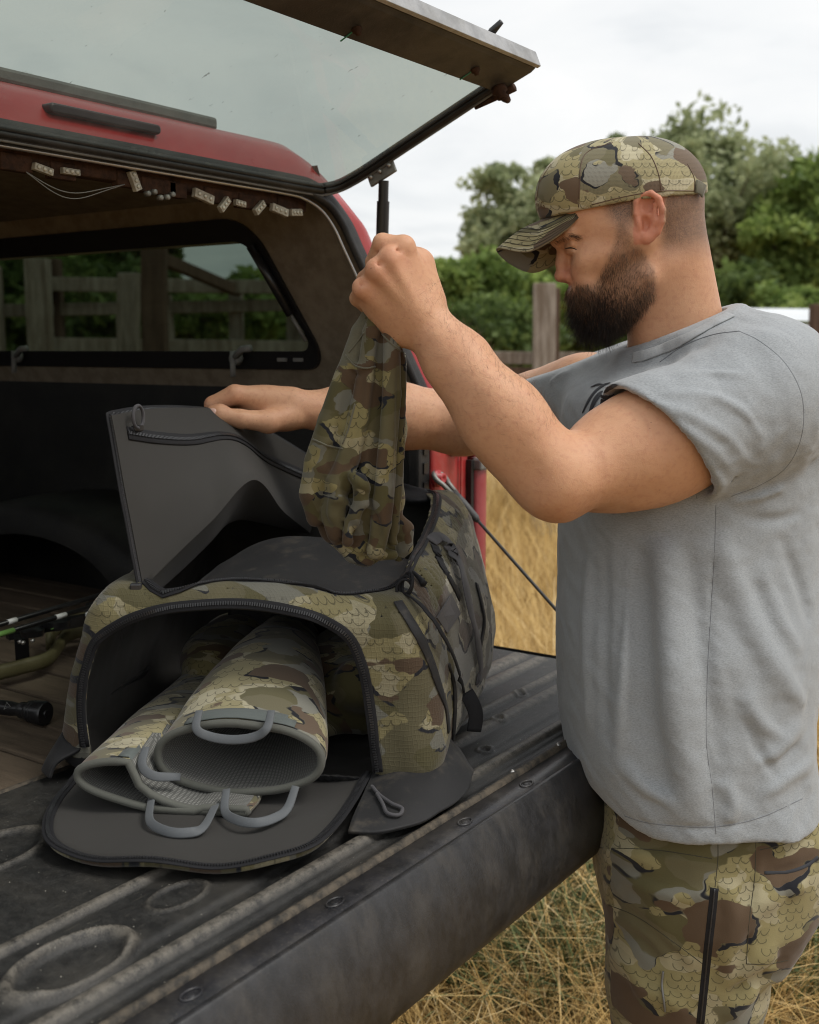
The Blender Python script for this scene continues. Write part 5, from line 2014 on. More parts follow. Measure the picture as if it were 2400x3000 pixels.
fold([(1700, 1860), (1650, 1880)], .008 * 1.6, .006 * 1.6, .5, .015, 'u', tb_, tf)


fold([(1300, 1830), (1360, 1870), (1430, 1890), (1490, 1880)], .014, .010, .5, .02, 'u', tb_, tf)
fold([(1290, 1960), (1350, 1985), (1400, 2040)], .014, .010, .55, .02, 's', tb_, tf)
fold([(1530, 1850), (1545, 1930), (1530, 2010), (1540, 2090)], .014, .012, .5, .02, 'u', tb_, tf)
fold([(1330, 2080), (1400, 2100), (1450, 2140)], .014, .012, .5, .02, 'u', tb_, tf)
for pl in ([(1255, 1785), (1380, 1790), (1500, 1808)], [(1265, 1900), (1340, 1930), (1420, 1985), (1480, 2030)], [(1592, 1755), (1590, 1840), (1578, 1940), (1572, 2030)], [(1572, 2030), (1620, 2030), (1660, 2022)]):
    fold(pl, .006, .006, .55, .01, 's', tb_, tf)
    fold([(u_ + 6, v_ + 9) for u_, v_ in pl], .007, .007, .65, .01, 'u', tb_, tf)


def crum2(P, d):
    return d + .0018 * lattice_noise(P * np.array([1, 1, .7], np.float32), 30, 21) + .0008 * lattice_noise(P, 80, 8)


V, Q = sdf_mesh(tro + tf + [(crum2, 0, 'd')], lo, hi, .005)
V = relax(V, Q, 1)
ctr = C(1445, 2000, 1.43)
an = np.arctan2((V - ctr) @ RIGHT, -((V - ctr) @ FWD))
cuv = np.stack([np.where(np.abs(an) < 1.2, (V - ctr) @ RIGHT, an * .11), V[:, 2], np.zeros(len(V))], -1)
trousers = mesh_np('trousers', V, Q, M['camo_pants'], person, True, {'cuv': cuv})
tr_bvh = bvh_np(V, Q)
line_on(tr_bvh, [(1505, 1870), (1500, 1920), (1492, 1990), (1485, 2060), (1475, 2156)], 'side_zip', M['webbing'], .010, .0009, trousers)
line_on(tr_bvh, [(1505, 1872), (1500, 1920), (1492, 1990), (1485, 2060), (1475, 2156)], 'zip_teeth', M['teeth'], .0011, .0012, trousers, .0008, tubes=True)
for pl in ([(1255, 1785), (1380, 1790), (1500, 1808)], [(1265, 1900), (1340, 1930), (1420, 1985), (1480, 2030)], [(1592, 1755), (1590, 1840), (1578, 1940), (1572, 2030)], [(1572, 2030), (1620, 2030), (1660, 2022)], [(1512, 1765), (1512, 1810), (1506, 1868)], [(1600, 1790), (1660, 1775), (1722, 1740)]):
    line_on(tr_bvh, pl, 'stitched_seam', M['cord'], .0007, .001, trousers, -.0003, 10, tubes=True)
line_on(tr_bvh, [(1610, 1838), (1660, 1836), (1700, 1822), (1722, 1805)], 'pocket_slit', M['print'], .004, .0012, trousers)
line_on(tr_bvh, [(1398, 2045), (1395, 2075), (1398, 2100), (1402, 2128)], 'zip_cord', M['greymetal'], .0014, .001, trousers, .002, tubes=True)
# boots he stands in, below the picture
for sft in (0, .205):
    f0 = Ln[-1] + FWD * sft * .98 + RIGHT * sft * .25
    f0[2] = .0
    bo = [cap_(f0 + UPV * .16, f0 + UPV * .05, .058, .055, .02), cap_(f0 + UPV * .05, f0 + UPV * .045 - RIGHT * .16, .05, .046, .03), half_((0, 0, .0), (0, 0, -1))]
    V, Q = sdf_mesh(bo, f0 - .25, f0 + .25, .008)
    mesh_np('boot', V, Q, M['dark_nylon'], person)


# ================================================================ duffel bag
BO = np.array([-1.107, .867, ZT + .003])
EW = _n([.889, .4585, 0])
ELN = _n([-.4465, .895, 0])


def B(a, b, c):
    return BO + EW * a + ELN * b + UPV * c


def bloc(P):
    q = P - BO
    return q @ EW, q @ ELN, q[..., 2]


def poly_sd(x, y, poly):
    """signed distance to a closed outline"""
    poly = np.asarray(poly, np.float32)
    d = np.full(x.shape, 1e9, np.float32)
    ins = np.zeros(x.shape, bool)
    for i in range(len(poly)):
        x0, y0 = poly[i]
        x1, y1 = poly[(i + 1) % len(poly)]
        ex, ey = x1 - x0, y1 - y0
        t = np.clip(((x - x0) * ex + (y - y0) * ey) / (ex * ex + ey * ey + 1e-12), 0, 1)
        d = np.minimum(d, (x - x0 - t * ex) ** 2 + (y - y0 - t * ey) ** 2)
        c = ((y0 > y) != (y1 > y)) & (x < ex * (y - y0) / (ey + 1e-12) + x0)
        ins ^= c
    d = np.sqrt(d)
    return np.where(ins, -d, d)


FRONT = cr(np.array([(.026, .022), (.022, .097), (.031, .146), (.051, .183), (.109, .212), (.199, .223), (.28, .219), (.337, .199), (.357, .165), (.365, .131), (.374, .067), (.380, .022)]), 3)
TOP = cr(np.array([(.095, .035), (.20, .040), (.30, .036), (.36, .045), (.392, .09), (.40, .22), (.398, .42), (.37, .53), (.28, .575), (.14, .575), (.09, .52), (.08, .30)]), 3, True)


def crest(a, b):
    return 1 + .20 * sst(b, .05, .5) - .07 * sst(a, .25, .36) * (1 - sst(b, .0, .16))


def bag_d(P):
    a, b, c = bloc(P)
    c2 = c / crest(a, b)
    bulge = .045 * np.exp(-((b - .38) / .2) ** 2) * np.exp(-((c2 - .10) / .11) ** 2)
    a2 = np.where(a > .23, .23 + (a - .23) * (.225 / (.225 + bulge)), a)
    a2 = np.where(a < .225, .225 + (a2 - .225) * (.225 / (.225 + .030 * np.clip(1 - c2 / .25, 0, 1))), a2)
    tp = 1 - .16 * np.clip(c2 / .25, 0, 1.2) ** 2          # sides lean in towards the top
    a3 = .225 + (a2 - .225) / np.where(a < .225, tp, 1 - .10 * np.clip(c2 / .25, 0, 1.2) ** 3)
    q = np.stack([np.abs(a3 - .225) - .188, np.abs(b - .305) - .262, np.abs(c2 - .125) - .082], -1)
    d = np.sqrt((np.maximum(q, 0) ** 2).sum(-1)) + np.minimum(q.max(-1), 0) - .043
    d = d + .0035 * lattice_noise(P, 17, 5) + .0018 * lattice_noise(P, 42, 9)
    # sewn panel lines of the side pocket and base
    sd = np.exp(-((b - .115 - .10 * (c2 - .1)) / .010) ** 2) * sst(a, .33, .42) * .008
    return (d + sd).astype(np.float32)


def bag_shell(P):
    d = bag_d(P)
    a, b, c = bloc(P)
    shell = np.maximum(d, -(d + .007))
    f = np.maximum(poly_sd(a, c, FRONT), b - .14)
    t = np.maximum(poly_sd(a, b, TOP), .17 - c)
    return np.maximum(shell, np.maximum(-f, -t)).astype(np.float32)


pp_ = [B(a, b, c) for a in (-.05, .56) for b in (-.03, .64) for c in (-.02, .36)]
V, Q = sdf_mesh([fun_(bag_shell)], np.min(pp_, 0), np.max(pp_, 0), .0042)
V = relax(V, Q, 1)
fcen = V[Q].mean(1)
fa_, fb_, fc_ = bloc(fcen)
fd_ = bag_d(fcen.astype(np.float32))
midx = np.where(fd_ < -.0032, 1, np.where((fa_ > .445) & (fb_ > .13), 2, np.where((fc_ < .030) & (fd_ > -.0032), 3, 0)))
va, vb, vc = bloc(V)
side_m = np.clip((va - .40) / .05, 0, 1)
cuv = np.stack([va + vb * .95 + .0 * vc, vc + .25 * vb * 0, 0 * va], -1)
bag = mesh_np('duffel_bag', V, Q, None, None, True, {'cuv': cuv}, [M['camo_bag'], M['grey_nylon'], M['camo_bag2'], M['dark_nylon']], midx)
tag(bag, 'open camouflage duffel bag with grey lining lying on the tailgate', 'bag')
bag_bvh = bvh_np(V, Q)


def cast(o, d):
    hit, nn, _, _ = bag_bvh.ray_cast(Vector(tuple(map(float, o))), Vector(tuple(map(float, d))))
    return (np.array(hit), np.array(nn)) if hit is not None else (None, None)


def grow(poly, e, closed=True):
    P_ = np.asarray(poly)
    c = P_.mean(0)
    d = P_ - c
    return c + d * (1 + e / np.linalg.norm(d, axis=1))[:, None]


def zipper(P_, N_, name='zipper', w=.016, parent=bag, teeth=True, closed=False, tape=None):
    P_, N_ = np.asarray(P_), np.asarray(N_)
    z = MB().ribbon(P_, N_, w, .0016, closed).build(name + '_tape', tape or M['webbing'], parent, True)
    seg = np.linalg.norm(np.diff(P_, axis=0), axis=1)
    s = np.concatenate([[0], np.cumsum(seg)])
    if teeth:
        t = np.arange(0, s[-1], .0030)
        mb = MB()
        for x in t:
            p = np.array([np.interp(x, s, P_[:, j]) for j in range(3)])
            n_ = _n([np.interp(x, s, N_[:, j]) for j in range(3)])
            p2 = np.array([np.interp(x + .001, s, P_[:, j]) for j in range(3)])
            T = _n(p2 - p + 1e-9)
            sd_ = _n(np.cross(T, n_))
            mb.box((-.0008, -.0021, 0), (.0008, .0021, .0024), np.stack([T, sd_, n_], 1), p + n_ * .0012)
        mb.build(name + '_teeth', M['teeth'], z)['kind'] = 'stuff'
    return z


# zip round the front mouth
zp, zn = [], []
for a, c in grow(FRONT, .006)[1:-1]:
    h_, n_ = cast(B(a, -.3, c), ELN)
    if h_ is not None and (not zp or np.linalg.norm(h_ - zp[-1]) < .06):
        zp.append(h_ + n_ * .0005)
        zn.append(n_)
zipper(cr(zp, 3), cr(zn, 3), 'front_zipper', .013)
zp, zn = [], []
for a, b in grow(TOP, .005):
    h_, n_ = cast(B(a, b, .6), -UPV)
    if h_ is not None and (h_ - BO)[2] > .17:
        zp.append(h_ + n_ * .0005)
        zn.append(n_)
zp, zn = np.array(zp), np.array(zn)
za, zb, _ = bloc(zp)
keep = ~((za < .12) & (zb > .06))
k0 = 0
zipper(cr(zp[keep], 2), cr(zn[keep], 2), 'top_zipper', .013, closed=False)
MB().tube(cr(zp[keep] - np.array([0, 0, .003]) - zn[keep] * .002, 2), .0052, 8).build('rim_piping', M['binding'], bag, True)

# lid flap held up by the far hand
g = [
    [(228, 876, 1.39), (340, 864, 1.53), (460, 868, 1.705), (560, 905, 1.82), (655, 965, 1.90)],
    [(240, 960, 1.385), (360, 935, 1.50), (505, 945, 1.66), (580, 975, 1.79), (660, 1015, 1.88)],
    [(258, 1065, 1.375), (370, 1035, 1.47), (520, 1008, 1.575), (590, 1060, 1.83), (655, 1070, 1.89)],
    [(273, 1160, 1.365), (340, 1125, 1.47), (430, 1095, 1.74), (560, 1105, 1.86), (650, 1115, 1.90)],
    [(286, 1236, 1.355), (335, 1185, 1.48), (425, 1135, 1.68), (540, 1120, 1.84), (645, 1120, 1.90)]]
hinge = [B(.086, b_, .240 * float(crest(np.array(.09), np.array(b_))) - .004) for b_ in (.03, .12, .22, .32, .43, .54)]
crease = [hinge[0] + UPV * .004, C(352, 1178, 1.395), C(442, 1092, 1.475), C(528, 1008, 1.56), C(592, 1075, 1.76), C(650, 1118, 1.885)]
topr = [C(*q) for q in ((228, 876, 1.39), (300, 864, 1.47), (385, 862, 1.585), (465, 870, 1.705), (560, 910, 1.82), (655, 968, 1.90))]
upper = patch([topr] + [[a_ * (1 - s_) + c_ * s_ - FWD * .010 * math.sin(math.pi * s_) * (1 if 0 < j_ < 4 else .2) for j_, (a_, c_) in enumerate(zip(topr, crease))] for s_ in (.33, .66)] + [crease], 12, 10)
lower = patch([crease] + [[a_ * (1 - s_) + c_ * s_ + FWD * (.045 if 0 < j_ < 4 else .0) * math.sin(math.pi * s_) - UPV * .015 * math.sin(math.pi * s_) for j_, (a_, c_) in enumerate(zip(crease, hinge))] for s_ in (.4, .75)] + [hinge], 12, 8)
lower[0] = upper[-1]
Pg = np.concatenate([upper, lower[1:]], 0)
Pg = Pg + (.0016 * lattice_noise(Pg, 20, 3) + .0007 * lattice_noise(Pg, 55, 4))[..., None] * -FWD
V, Q = sheet(Pg, .005)
flap = mesh_np('lid_flap', V, Q, M['grey_nylon'], bag)
sharp_edges(flap.data, 42)
nn = np.cross(np.gradient(Pg, axis=1), np.gradient(Pg, axis=0))
nn /= np.linalg.norm(nn, axis=2)[..., None]
if (nn[5, 5] @ FWD) > 0:
    nn = -nn
ed = np.concatenate([Pg[::-1, 0], Pg[0, 1:]])
en = np.concatenate([nn[::-1, 0], nn[0, 1:]])
zipper(ed, en, 'flap_zipper', .012, flap)
inw = np.concatenate([Pg[::-1, 3], Pg[3, 1:]])
MB().ribbon(np.concatenate([Pg[::-1, 1], Pg[2, 2:]]) + np.concatenate([nn[::-1, 1], nn[2, 2:]]) * .001, np.concatenate([nn[::-1, 1], nn[2, 2:]]), .013, .002).build('flap_binding', M['binding'], flap, True)
fl_bvh = bvh_np(V, Q)
zp, zn = onto(fl_bvh, [(268, 912), (330, 922), (400, 926), (470, 918), (512, 930), (560, 965), (640, 1000)], .0006, 8)
zipper(zp, zn, 'pocket_zipper', .017, flap)


def ringpull(c, r, nrm, up, parent, m=None):
    nrm, up = _n(nrm), _n(up)
    s = _n(np.cross(nrm, up))
    t = np.linspace(0, 2 * math.pi, 22)[:-1]
    MB().tube([c + s * r * .8 * math.sin(x) + up * r * math.cos(x) for x in t], r * .16, 7, closed=True).build('pull_ring', m or M['webbing'], parent, True)


q0, n0 = onto(fl_bvh, [(281, 905)], .004)
ringpull(q0[0] + UPV * .014 + n0[0] * .004, .014, n0[0], UPV, flap, M['binding'])
MB().box((-.006, -.004, -.003), (.006, .004, .005), None if False else np.stack([RIGHT, UPV, n0[0]], 1), q0[0]).build('zip_slider', M['teeth'], flap, bevel=.001)
sl = C(287, 1238, 1.352)
MB().box((-.007, -.006, -.005), (.007, .006, .005), np.stack([RIGHT, UPV, FWD], 1), sl).build('zip_slider', M['teeth'], bag, bevel=.002)

# front flap folded down on the tailgate
outer = cr(np.array([(.016, -.004), (.024, -.085), (.045, -.157), (.082, -.210), (.17, -.236), (.238, -.233), (.304, -.221), (.343, -.194), (.358, -.137), (.364, -.06), (.368, .012)]), 8)
n_ = len(outer)
base = np.stack([np.linspace(.03, .36, n_), np.full(n_, .025)], -1)
Pg = np.zeros((16, n_, 3))
for i, s in enumerate(np.linspace(0, 1, 16)):
    ab = base * (1 - s) + outer * s
    cc = .014 + .004 * lattice_noise(np.stack([ab[:, 0], ab[:, 1], 0 * ab[:, 0]], -1), 16, 6) + .005 * s * sst(ab[:, 0], .22, .36) + .003 * np.sin(ab[:, 0] * 40) * s
    Pg[i] = np.array([B(a, b, c) for (a, b), c in zip(ab, cc)])
V, Q = sheet(Pg, .007, True)
aa, bb, _ = bloc(V)
up_n = vnormals(V, Q)[Q].mean(1)[:, 2]
ff = mesh_np('front_flap', V, Q, None, bag, True, {'cuv': np.stack([aa, bb, 0 * aa], -1)}, [M['grey_nylon'], M['camo_bag']], (up_n < .3).astype(int))
nn = np.tile(UPV, (n_, 1))
zipper(Pg[-1] + UPV * .0005 , nn, 'flap_zipper', .012, ff)

# dark base panel lying out beside the flap
g = [[B(.370, -.122, .005), B(.412, -.112, .005), B(.452, -.070, .005), B(.482, .0, .005), B(.487, .08, .005)],
     [B(.371, -.100, .012), B(.410, -.090, .012), B(.445, -.055, .013), B(.474, .005, .013), B(.480, .08, .014)],
     [B(.373, -.045, .018), B(.410, -.035, .024), B(.440, -.015, .025), B(.464, .025, .026), B(.470, .09, .026)],
     [B(.376, .022, .024), B(.408, .022, .034), B(.436, .034, .036), B(.450, .055, .038), B(.455, .10, .038)]]
Pg = patch(g, 8, 8)
Pg = Pg + (.0022 * lattice_noise(Pg, 30, 23))[..., None] * UPV
V, Q = sheet(Pg, .004, True)
mesh_np('base_panel', V, Q, M['dark_nylon'], bag)
st_ = Pg[2] + UPV * .0012
MB().tube(st_, .0008, 5).build('base_stitch', M['binding'], bag, True)
bp_bvh = bvh_np(V, Q)
P_, N_ = onto(bp_bvh, [(785, 1662), (800, 1680), (825, 1698), (846, 1708), (838, 1722), (815, 1718), (806, 1698), (795, 1678)], .004, 5)
MB().tube(P_, .0022, 7).build('pull_cord', M['binding'], bag, True)
# base panel along the left foot of the bag
g = [[B(-.020, -.012, .006), B(-.044, .02, .006), B(-.050, .08, .006), B(-.050, .20, .006), B(-.046, .32, .006)],
     [B(-.012, -.008, .024), B(-.034, .02, .026), B(-.040, .08, .028), B(-.040, .20, .028), B(-.036, .32, .028)],
     [B(.014, .004, .040), B(-.016, .022, .050), B(-.022, .08, .054), B(-.022, .20, .054), B(-.018, .32, .052)]]
Pg = patch(g, 8, 8)
Pg = Pg + (.002 * lattice_noise(Pg, 34, 25))[..., None] * UPV
V, Q = sheet(Pg, .004)
mesh_np('base_panel', V, Q, M['dark_nylon'], bag)

# divider panel inside
g = [[B(.09, .055, .205), B(.20, .05, .215), (B(.30, .05, .205)), B(.385, .07, .20)],
     [B(.09, .20, .205), B(.20, .19, .226), B(.30, .19, .226), B(.392, .2, .215)],
     [B(.09, .335, .212), B(.16, .35, .248), B(.26, .345, .250), B(.395, .29, .228)],
     [B(.09, .36, .19), B(.16, .375, .21), B(.26, .37, .21), B(.395, .32, .19)],
     [B(.09, .365, .09), B(.16, .38, .09), B(.26, .38, .09), B(.395, .33, .09)]]
Pg = patch(g, 10, 10)
Pg = Pg + (.003 * lattice_noise(Pg, 19, 13))[..., None] * UPV
V, Q = sheet(Pg, .006)
mesh_np('divider', V, Q, M['dark_nylon'], bag)

# dark padded end flap standing at the far rim
V, Q = sdf_mesh([ell_(C(878, 1046, 1.83), (.036, .014, .055), (RIGHT, UPV, FWD), .01), cap_(C(850, 1028, 1.84), C(915, 1052, 1.80), .007, .006, .01), (lambda P, d: d + .002 * lattice_noise(P, 40, 3), 0, 'd')], C(878, 1046, 1.83) - .1, C(878, 1046, 1.83) + .1, .0035)
mesh_np('end_flap', V, Q, M['webbing'], bag)
# straps, patch and pulls on the near side
def strap(pxs, name, w, t=.002, lift=.0005, m='webbing', bv=bag_bvh, extra=None):
    P_, N_ = onto(bv, pxs, lift, 8)
    if extra is not None:
        n = len(P_)
        s = np.sin(np.linspace(0, math.pi, n))[:, None]
        P_ = P_ + N_ * s * extra
    return MB().ribbon(P_, N_, w, t).build(name, M[m], bag, True)


strap([(906, 1142), (925, 1137), (945, 1165), (960, 1215), (975, 1290), (992, 1350), (1004, 1405), (1003, 1440)], 'carry_strap', .020, .002, .001, 'binding', extra=.010)
strap([(915, 1150), (928, 1185), (950, 1225), (968, 1260)], 'carry_strap_back', .014, .0015, .0005)
strap([(858, 1256), (882, 1290), (905, 1335), (930, 1385), (955, 1430), (975, 1458)], 'compression_strap', .007, .002, .001, extra=.014)
e1 = onto(bag_bvh, [(975, 1458)], .004)[0][0]
e2, e3 = C(1000, 1478, np.linalg.norm((e1 - np.array([0, 0, H])) @ FWD)), None
d0 = (e1 - np.array([0, 0, H])) @ FWD
MB().ribbon(cr(np.array([e1, C(992, 1476, d0 - .004), C(1002, 1505, d0 - .006), C(998, 1540, d0 - .008)]), 5), np.tile(-FWD + RIGHT * .3, (16, 1)), .020, .002).build('strap_tail', M['webbing'], bag, True)
strap([(838, 1268), (858, 1300), (885, 1345), (905, 1390), (922, 1440), (938, 1490), (944, 1540)], 'daisy_strap', .012, .0018, .0006, 'dark_nylon')
strap([(944, 1400), (956, 1450), (955, 1530), (946, 1600), (936, 1675)], 'corner_piping', .006, .003, .0003, 'dark_nylon')
strap([(1002, 1230), (1012, 1270), (1018, 1310), (1010, 1360)], 'carry_strap_end', .010, .002, .001)
P_, N_ = onto(bag_bvh, [(916, 1302), (946, 1252), (966, 1292), (938, 1334)], .0014, 1, True)
P_, N_ = P_[:4], N_[:4]
nm = _n(N_.mean(0))
MB().add(list(P_) + list(P_ + nm * .002), [[0, 1, 2, 3], [7, 6, 5, 4], [0, 4, 5, 1], [1, 5, 6, 2], [2, 6, 7, 3], [3, 7, 4, 0]]).build('loop_patch', M['binding'], bag)
q0, n0 = onto(bag_bvh, [(848, 1248)], .006)
for k in range(3):
    ringpull(q0[0] + UPV * .003 * k + RIGHT * .002 * k, .011 + .001 * k, n0[0] + UPV * .5 * k, UPV + RIGHT * .3, bag)
P_, N_ = onto(bag_bvh, [(868, 1212), (880, 1224), (888, 1236)], .005, 4)
MB().tube(P_, np.linspace(.0022, .0045, len(P_)), 8).build('pull_tab', M['webbing'], bag, True)

# ================================================================ boots in the bag
M['lining'], nt, b = mat('boot_lining', (.15, .15, .14), .9)
uv = attr(nt, 'cuv')
s3 = N(nt, 'ShaderNodeSeparateXYZ', {0: uv})
wx = math_(nt, 'ABSOLUTE', math_(nt, 'SUBTRACT', math_(nt, 'FRACT', math_(nt, 'MULTIPLY', s3.outputs[0], 250)), .5))
wy = math_(nt, 'ABSOLUTE', math_(nt, 'SUBTRACT', math_(nt, 'FRACT', math_(nt, 'MULTIPLY', s3.outputs[1], 250)), .5))
wf = math_(nt, 'MINIMUM', smooth(nt, wx, .08, .3), smooth(nt, wy, .08, .3))
setc(nt, b, mix(nt, wf, (.10, .10, .093), (.21, .21, .195)))
bump(nt, b, wf, .6, .001)


def boot(name, secs, label, loops, seed, pad=None, under=None):
    """secs: (b, a, c, half width, half height, tilt deg) from the mouth inwards"""
    root_ = empty(name, B(secs[2][1], secs[2][0], 0))
    tag(root_, label, 'boot', 'boots lying in the duffel bag')
    n = 48
    S_ = cr(np.array(secs, float), 6)
    t = np.linspace(0, 2 * math.pi, n + 1)[:-1]
    ring = []
    for (b_, a_, c_, rx, rz, tl) in S_:
        ct, st = math.cos(math.radians(tl)), math.sin(math.radians(tl))
        x = rx * np.sign(np.cos(t)) * np.abs(np.cos(t)) ** .92
        z = rz * np.sign(np.sin(t)) * np.abs(np.sin(t)) ** .92
        ring.append(np.array([B(a_ + xx * ct - zz * st, b_, max(c_ + xx * st + zz * ct, .018)) for xx, zz in zip(x, z)]))
    R_ = np.array(ring)
    if under is not None:                       # pressed down by the boot lying on it
        U_ = cr(np.array(under, float), 6)
        for i in range(len(R_)):
            for j in range(n):
                a_, b_, c_ = bloc(R_[i, j])
                uc = [np.interp(b_, U_[:, 0], U_[:, k]) for k in (1, 2, 3, 4)]
                dx, dz = (a_ - uc[0]) / (uc[2] * 1.06 + .004), (c_ - uc[1]) / (uc[3] * 1.06 + .004)
                if dx * dx + dz * dz < 1:
                    zb = uc[1] - (uc[3] * 1.06 + .004) * math.sqrt(max(1 - dx * dx, 0))
                    R_[i, j] = B(a_, b_, max(zb, .017 + .0001 * j))
    R_ = R_ + (.0018 * lattice_noise(R_, 26, seed))[..., None] * UPV
    m = len(R_)
    idx = np.arange(m * n).reshape(m, n)
    nx = np.roll(idx, -1, 1)
    q = np.stack([idx[:-1], nx[:-1], nx[1:], idx[1:]], -1).reshape(-1, 4)
    V = R_.reshape(-1, 3)
    cen = R_.mean(1, keepdims=True)
    inn = (cen + (R_ - cen) * .93).reshape(-1, 3)
    per = np.concatenate([[0], np.cumsum(np.linalg.norm(np.diff(R_[:, 0], axis=0), axis=1))])
    arc = (t - math.pi / 2) * .085
    cuv = np.stack([np.tile(arc, (m, 1)), np.tile(per[:, None], (1, n)), np.zeros((m, n))], -1).reshape(-1, 3)
    Qs = q.tolist() + [list(idx[-1])]
    sh = mesh_np('shaft', V, Qs, M['camo_boot'], root_, True, {'cuv': cuv})
    mesh_np('lining', inn, (q[:, ::-1]).tolist(), M['lining'], root_, True, {'cuv': cuv})
    rim = cen[0] + (R_[0] - cen[0]) * .965
    MB().tube(rim, .0048, 8, closed=True).build('rim_trim', M['boot_trim'], root_, True)
    for pxs, bb_ in loops:
        path = []
        for (u, v) in pxs:
            r = ray(u, v)
            o = B(0, bb_, 0)
            cc = np.array([0, 0, H])
            path.append(cc + r * (((o - cc) @ ELN) / (r @ ELN)))
        path = np.array(path)
        path[0] += ELN * .02
        path[-1] += ELN * .02
        for j_, (u, v) in enumerate(pxs):
            if path[j_][2] < ZT + .027:
                path[j_] = onz(u, v, ZT + .027)
        path = cr(path, 7)
        nr = np.tile(-ELN + UPV * .55, (len(path), 1))
        w_ = .0105 - .002 * np.abs(np.linspace(-1, 1, len(path))) ** 3
        MB().ribbon(path, nr, w_, .0024).build('pull_loop', M['boot_loop'], root_, True)
    if pad:
        kk = np.arange(pad[0], pad[1] + 1)
        G = np.array([[R_[r_][k % n] + _n(R_[r_][k % n] - cen[r_][0]) * .0020 for k in kk] for r_ in (1, 2, 3, 4, 5)])
        G[-1, 0], G[-1, -1] = G[-2, 1], G[-2, -2]
        V_, Q_ = sheet(G, .001)
        mesh_np('loop_pad', V_, Q_, M['boot_pad'], root_, True)
    return root_


BOOT1 = [(-.062, .232, .064, .100, .042, 1), (-.03, .231, .068, .098, .046, 1), (.03, .227, .082, .088, .056, 0), (.10, .222, .092, .076, .062, 0), (.18, .215, .098, .062, .060, 0), (.27, .20, .09, .056, .056, 0), (.34, .19, .085, .05, .055, 0)]
boot('rubber_boot', BOOT1, 'camouflage boot on top, its oval mouth and grey lining facing out of the bag',
     [([(408, 1508), (414, 1534), (442, 1551), (490, 1558), (536, 1552), (562, 1534), (562, 1508)], -.078),
      ([(466, 1676), (474, 1708), (500, 1727), (540, 1733), (580, 1722), (606, 1702), (614, 1670)], -.108)], 1, (7, 17))
boot('rubber_boot', [(-.112, .158, .043, .102, .026, -7), (-.06, .156, .046, .102, .028, -6), (.03, .140, .048, .092, .030, -2), (.10, .12, .05, .075, .03, 0), (.18, .11, .05, .06, .03, 0), (.28, .10, .05, .05, .03, 0)],
     'camouflage boot squeezed flat under the other boot, mouth resting on the front flap',
     [([(294, 1586), (300, 1612), (325, 1634), (368, 1650)], -.10), ([(306, 1692), (316, 1728), (350, 1750), (392, 1754), (428, 1742), (444, 1708)], -.122)], 2, (12, 16), BOOT1)

# clothes packed inside the bag
cl = [ell_(B(.30, .26, .075), (.085, .14, .06), (EW, ELN, UPV), .02), ell_(B(.10, .34, .08), (.06, .14, .05), (EW, ELN, UPV), .02), cap_(B(.33, .14, .09), B(.35, .35, .11), .035, .04, .01), cap_(B(.27, .13, .05), B(.36, .20, .05), .03, .03, .008)]
V, Q = sdf_mesh(cl + [(lambda P, d: d + .006 * lattice_noise(P, 24, 2), 0, 'd')], np.min(pp_, 0), np.max(pp_, 0), .006)
V[:, 2] = np.maximum(V[:, 2], ZT + .016)
aa, bb, cc = bloc(V)
ob = mesh_np('packed_clothes', V, Q, M['camo_shirt'], None, True, {'cuv': np.stack([aa, cc + bb, 0 * aa], -1)})
tag(ob, 'dark folded camouflage clothes packed inside the open duffel bag', 'clothes')

# ================================================================ garment lifted out of the bag
gd = 1.365
ga = []


def gchain(pts, rs, k=.006):
    for i in range(len(pts) - 1):
        ga.append(cap_(C(*pts[i]), C(*pts[i + 1]), rs[i], rs[i + 1], k))


KG = .00056


def gcol(pts, d_, k=.0025):
    P3 = [(u_, v_, d_ + (.02 if v_ < 660 else 0) * .3 + max(v_ - 1000, 0) * .00010) for u_, v_, r_ in pts]
    gchain(P3, [r_ * KG for u_, v_, r_ in pts], k)


# a fill of cloth behind, then separate hanging pleats in front of it
gchain([(808, 600, 1.36), (800, 680, 1.375), (785, 800, 1.385), (765, 920, 1.39), (745, 1020, 1.392), (755, 1120, 1.40), (765, 1150, 1.40)], [.016, .022, .027, .032, .036, .034, .026], .01)
gchain([(825, 760, 1.39), (815, 900, 1.395), (810, 1050, 1.40), (805, 1140, 1.405)], [.018, .022, .024, .02], .01)
gchain([(700, 960, 1.39), (690, 1040, 1.392), (705, 1110, 1.395)], [.03, .03, .02], .01)
gcol([(790, 640, 14), (762, 700, 22), (735, 790, 28), (704, 890, 36), (676, 975, 36), (660, 1040, 30), (664, 1090, 20)], 1.362)
gcol([(800, 640, 13), (782, 700, 18), (770, 800, 20), (756, 880, 22), (735, 960, 24), (712, 1020, 28), (702, 1080, 26), (706, 1125, 18)], 1.344)
gcol([(806, 650, 12), (802, 720, 16), (797, 820, 19), (790, 900, 20), (778, 1000, 22), (765, 1080, 25), (752, 1150, 23), (748, 1172, 14)], 1.352)
gcol([(816, 660, 12), (826, 730, 17), (826, 830, 19), (820, 920, 19), (812, 1020, 21), (803, 1100, 23), (792, 1160, 20)], 1.338)
gcol([(832, 700, 10), (844, 760, 12), (843, 860, 12), (840, 960, 12), (834, 1050, 13), (828, 1140, 13)], 1.362)
gcol([(735, 1000, 14), (758, 1015, 18), (762, 1060, 17), (742, 1100, 15), (732, 1140, 14)], 1.332)
gcol([(690, 1090, 12), (712, 1130, 18), (740, 1168, 16), (775, 1180, 14)], 1.352)
gcol([(838, 1090, 14), (850, 1115, 24), (852, 1150, 20), (840, 1172, 12)], 1.385)
gcol([(780, 1120, 12), (800, 1165, 16), (828, 1168, 12)], 1.36)
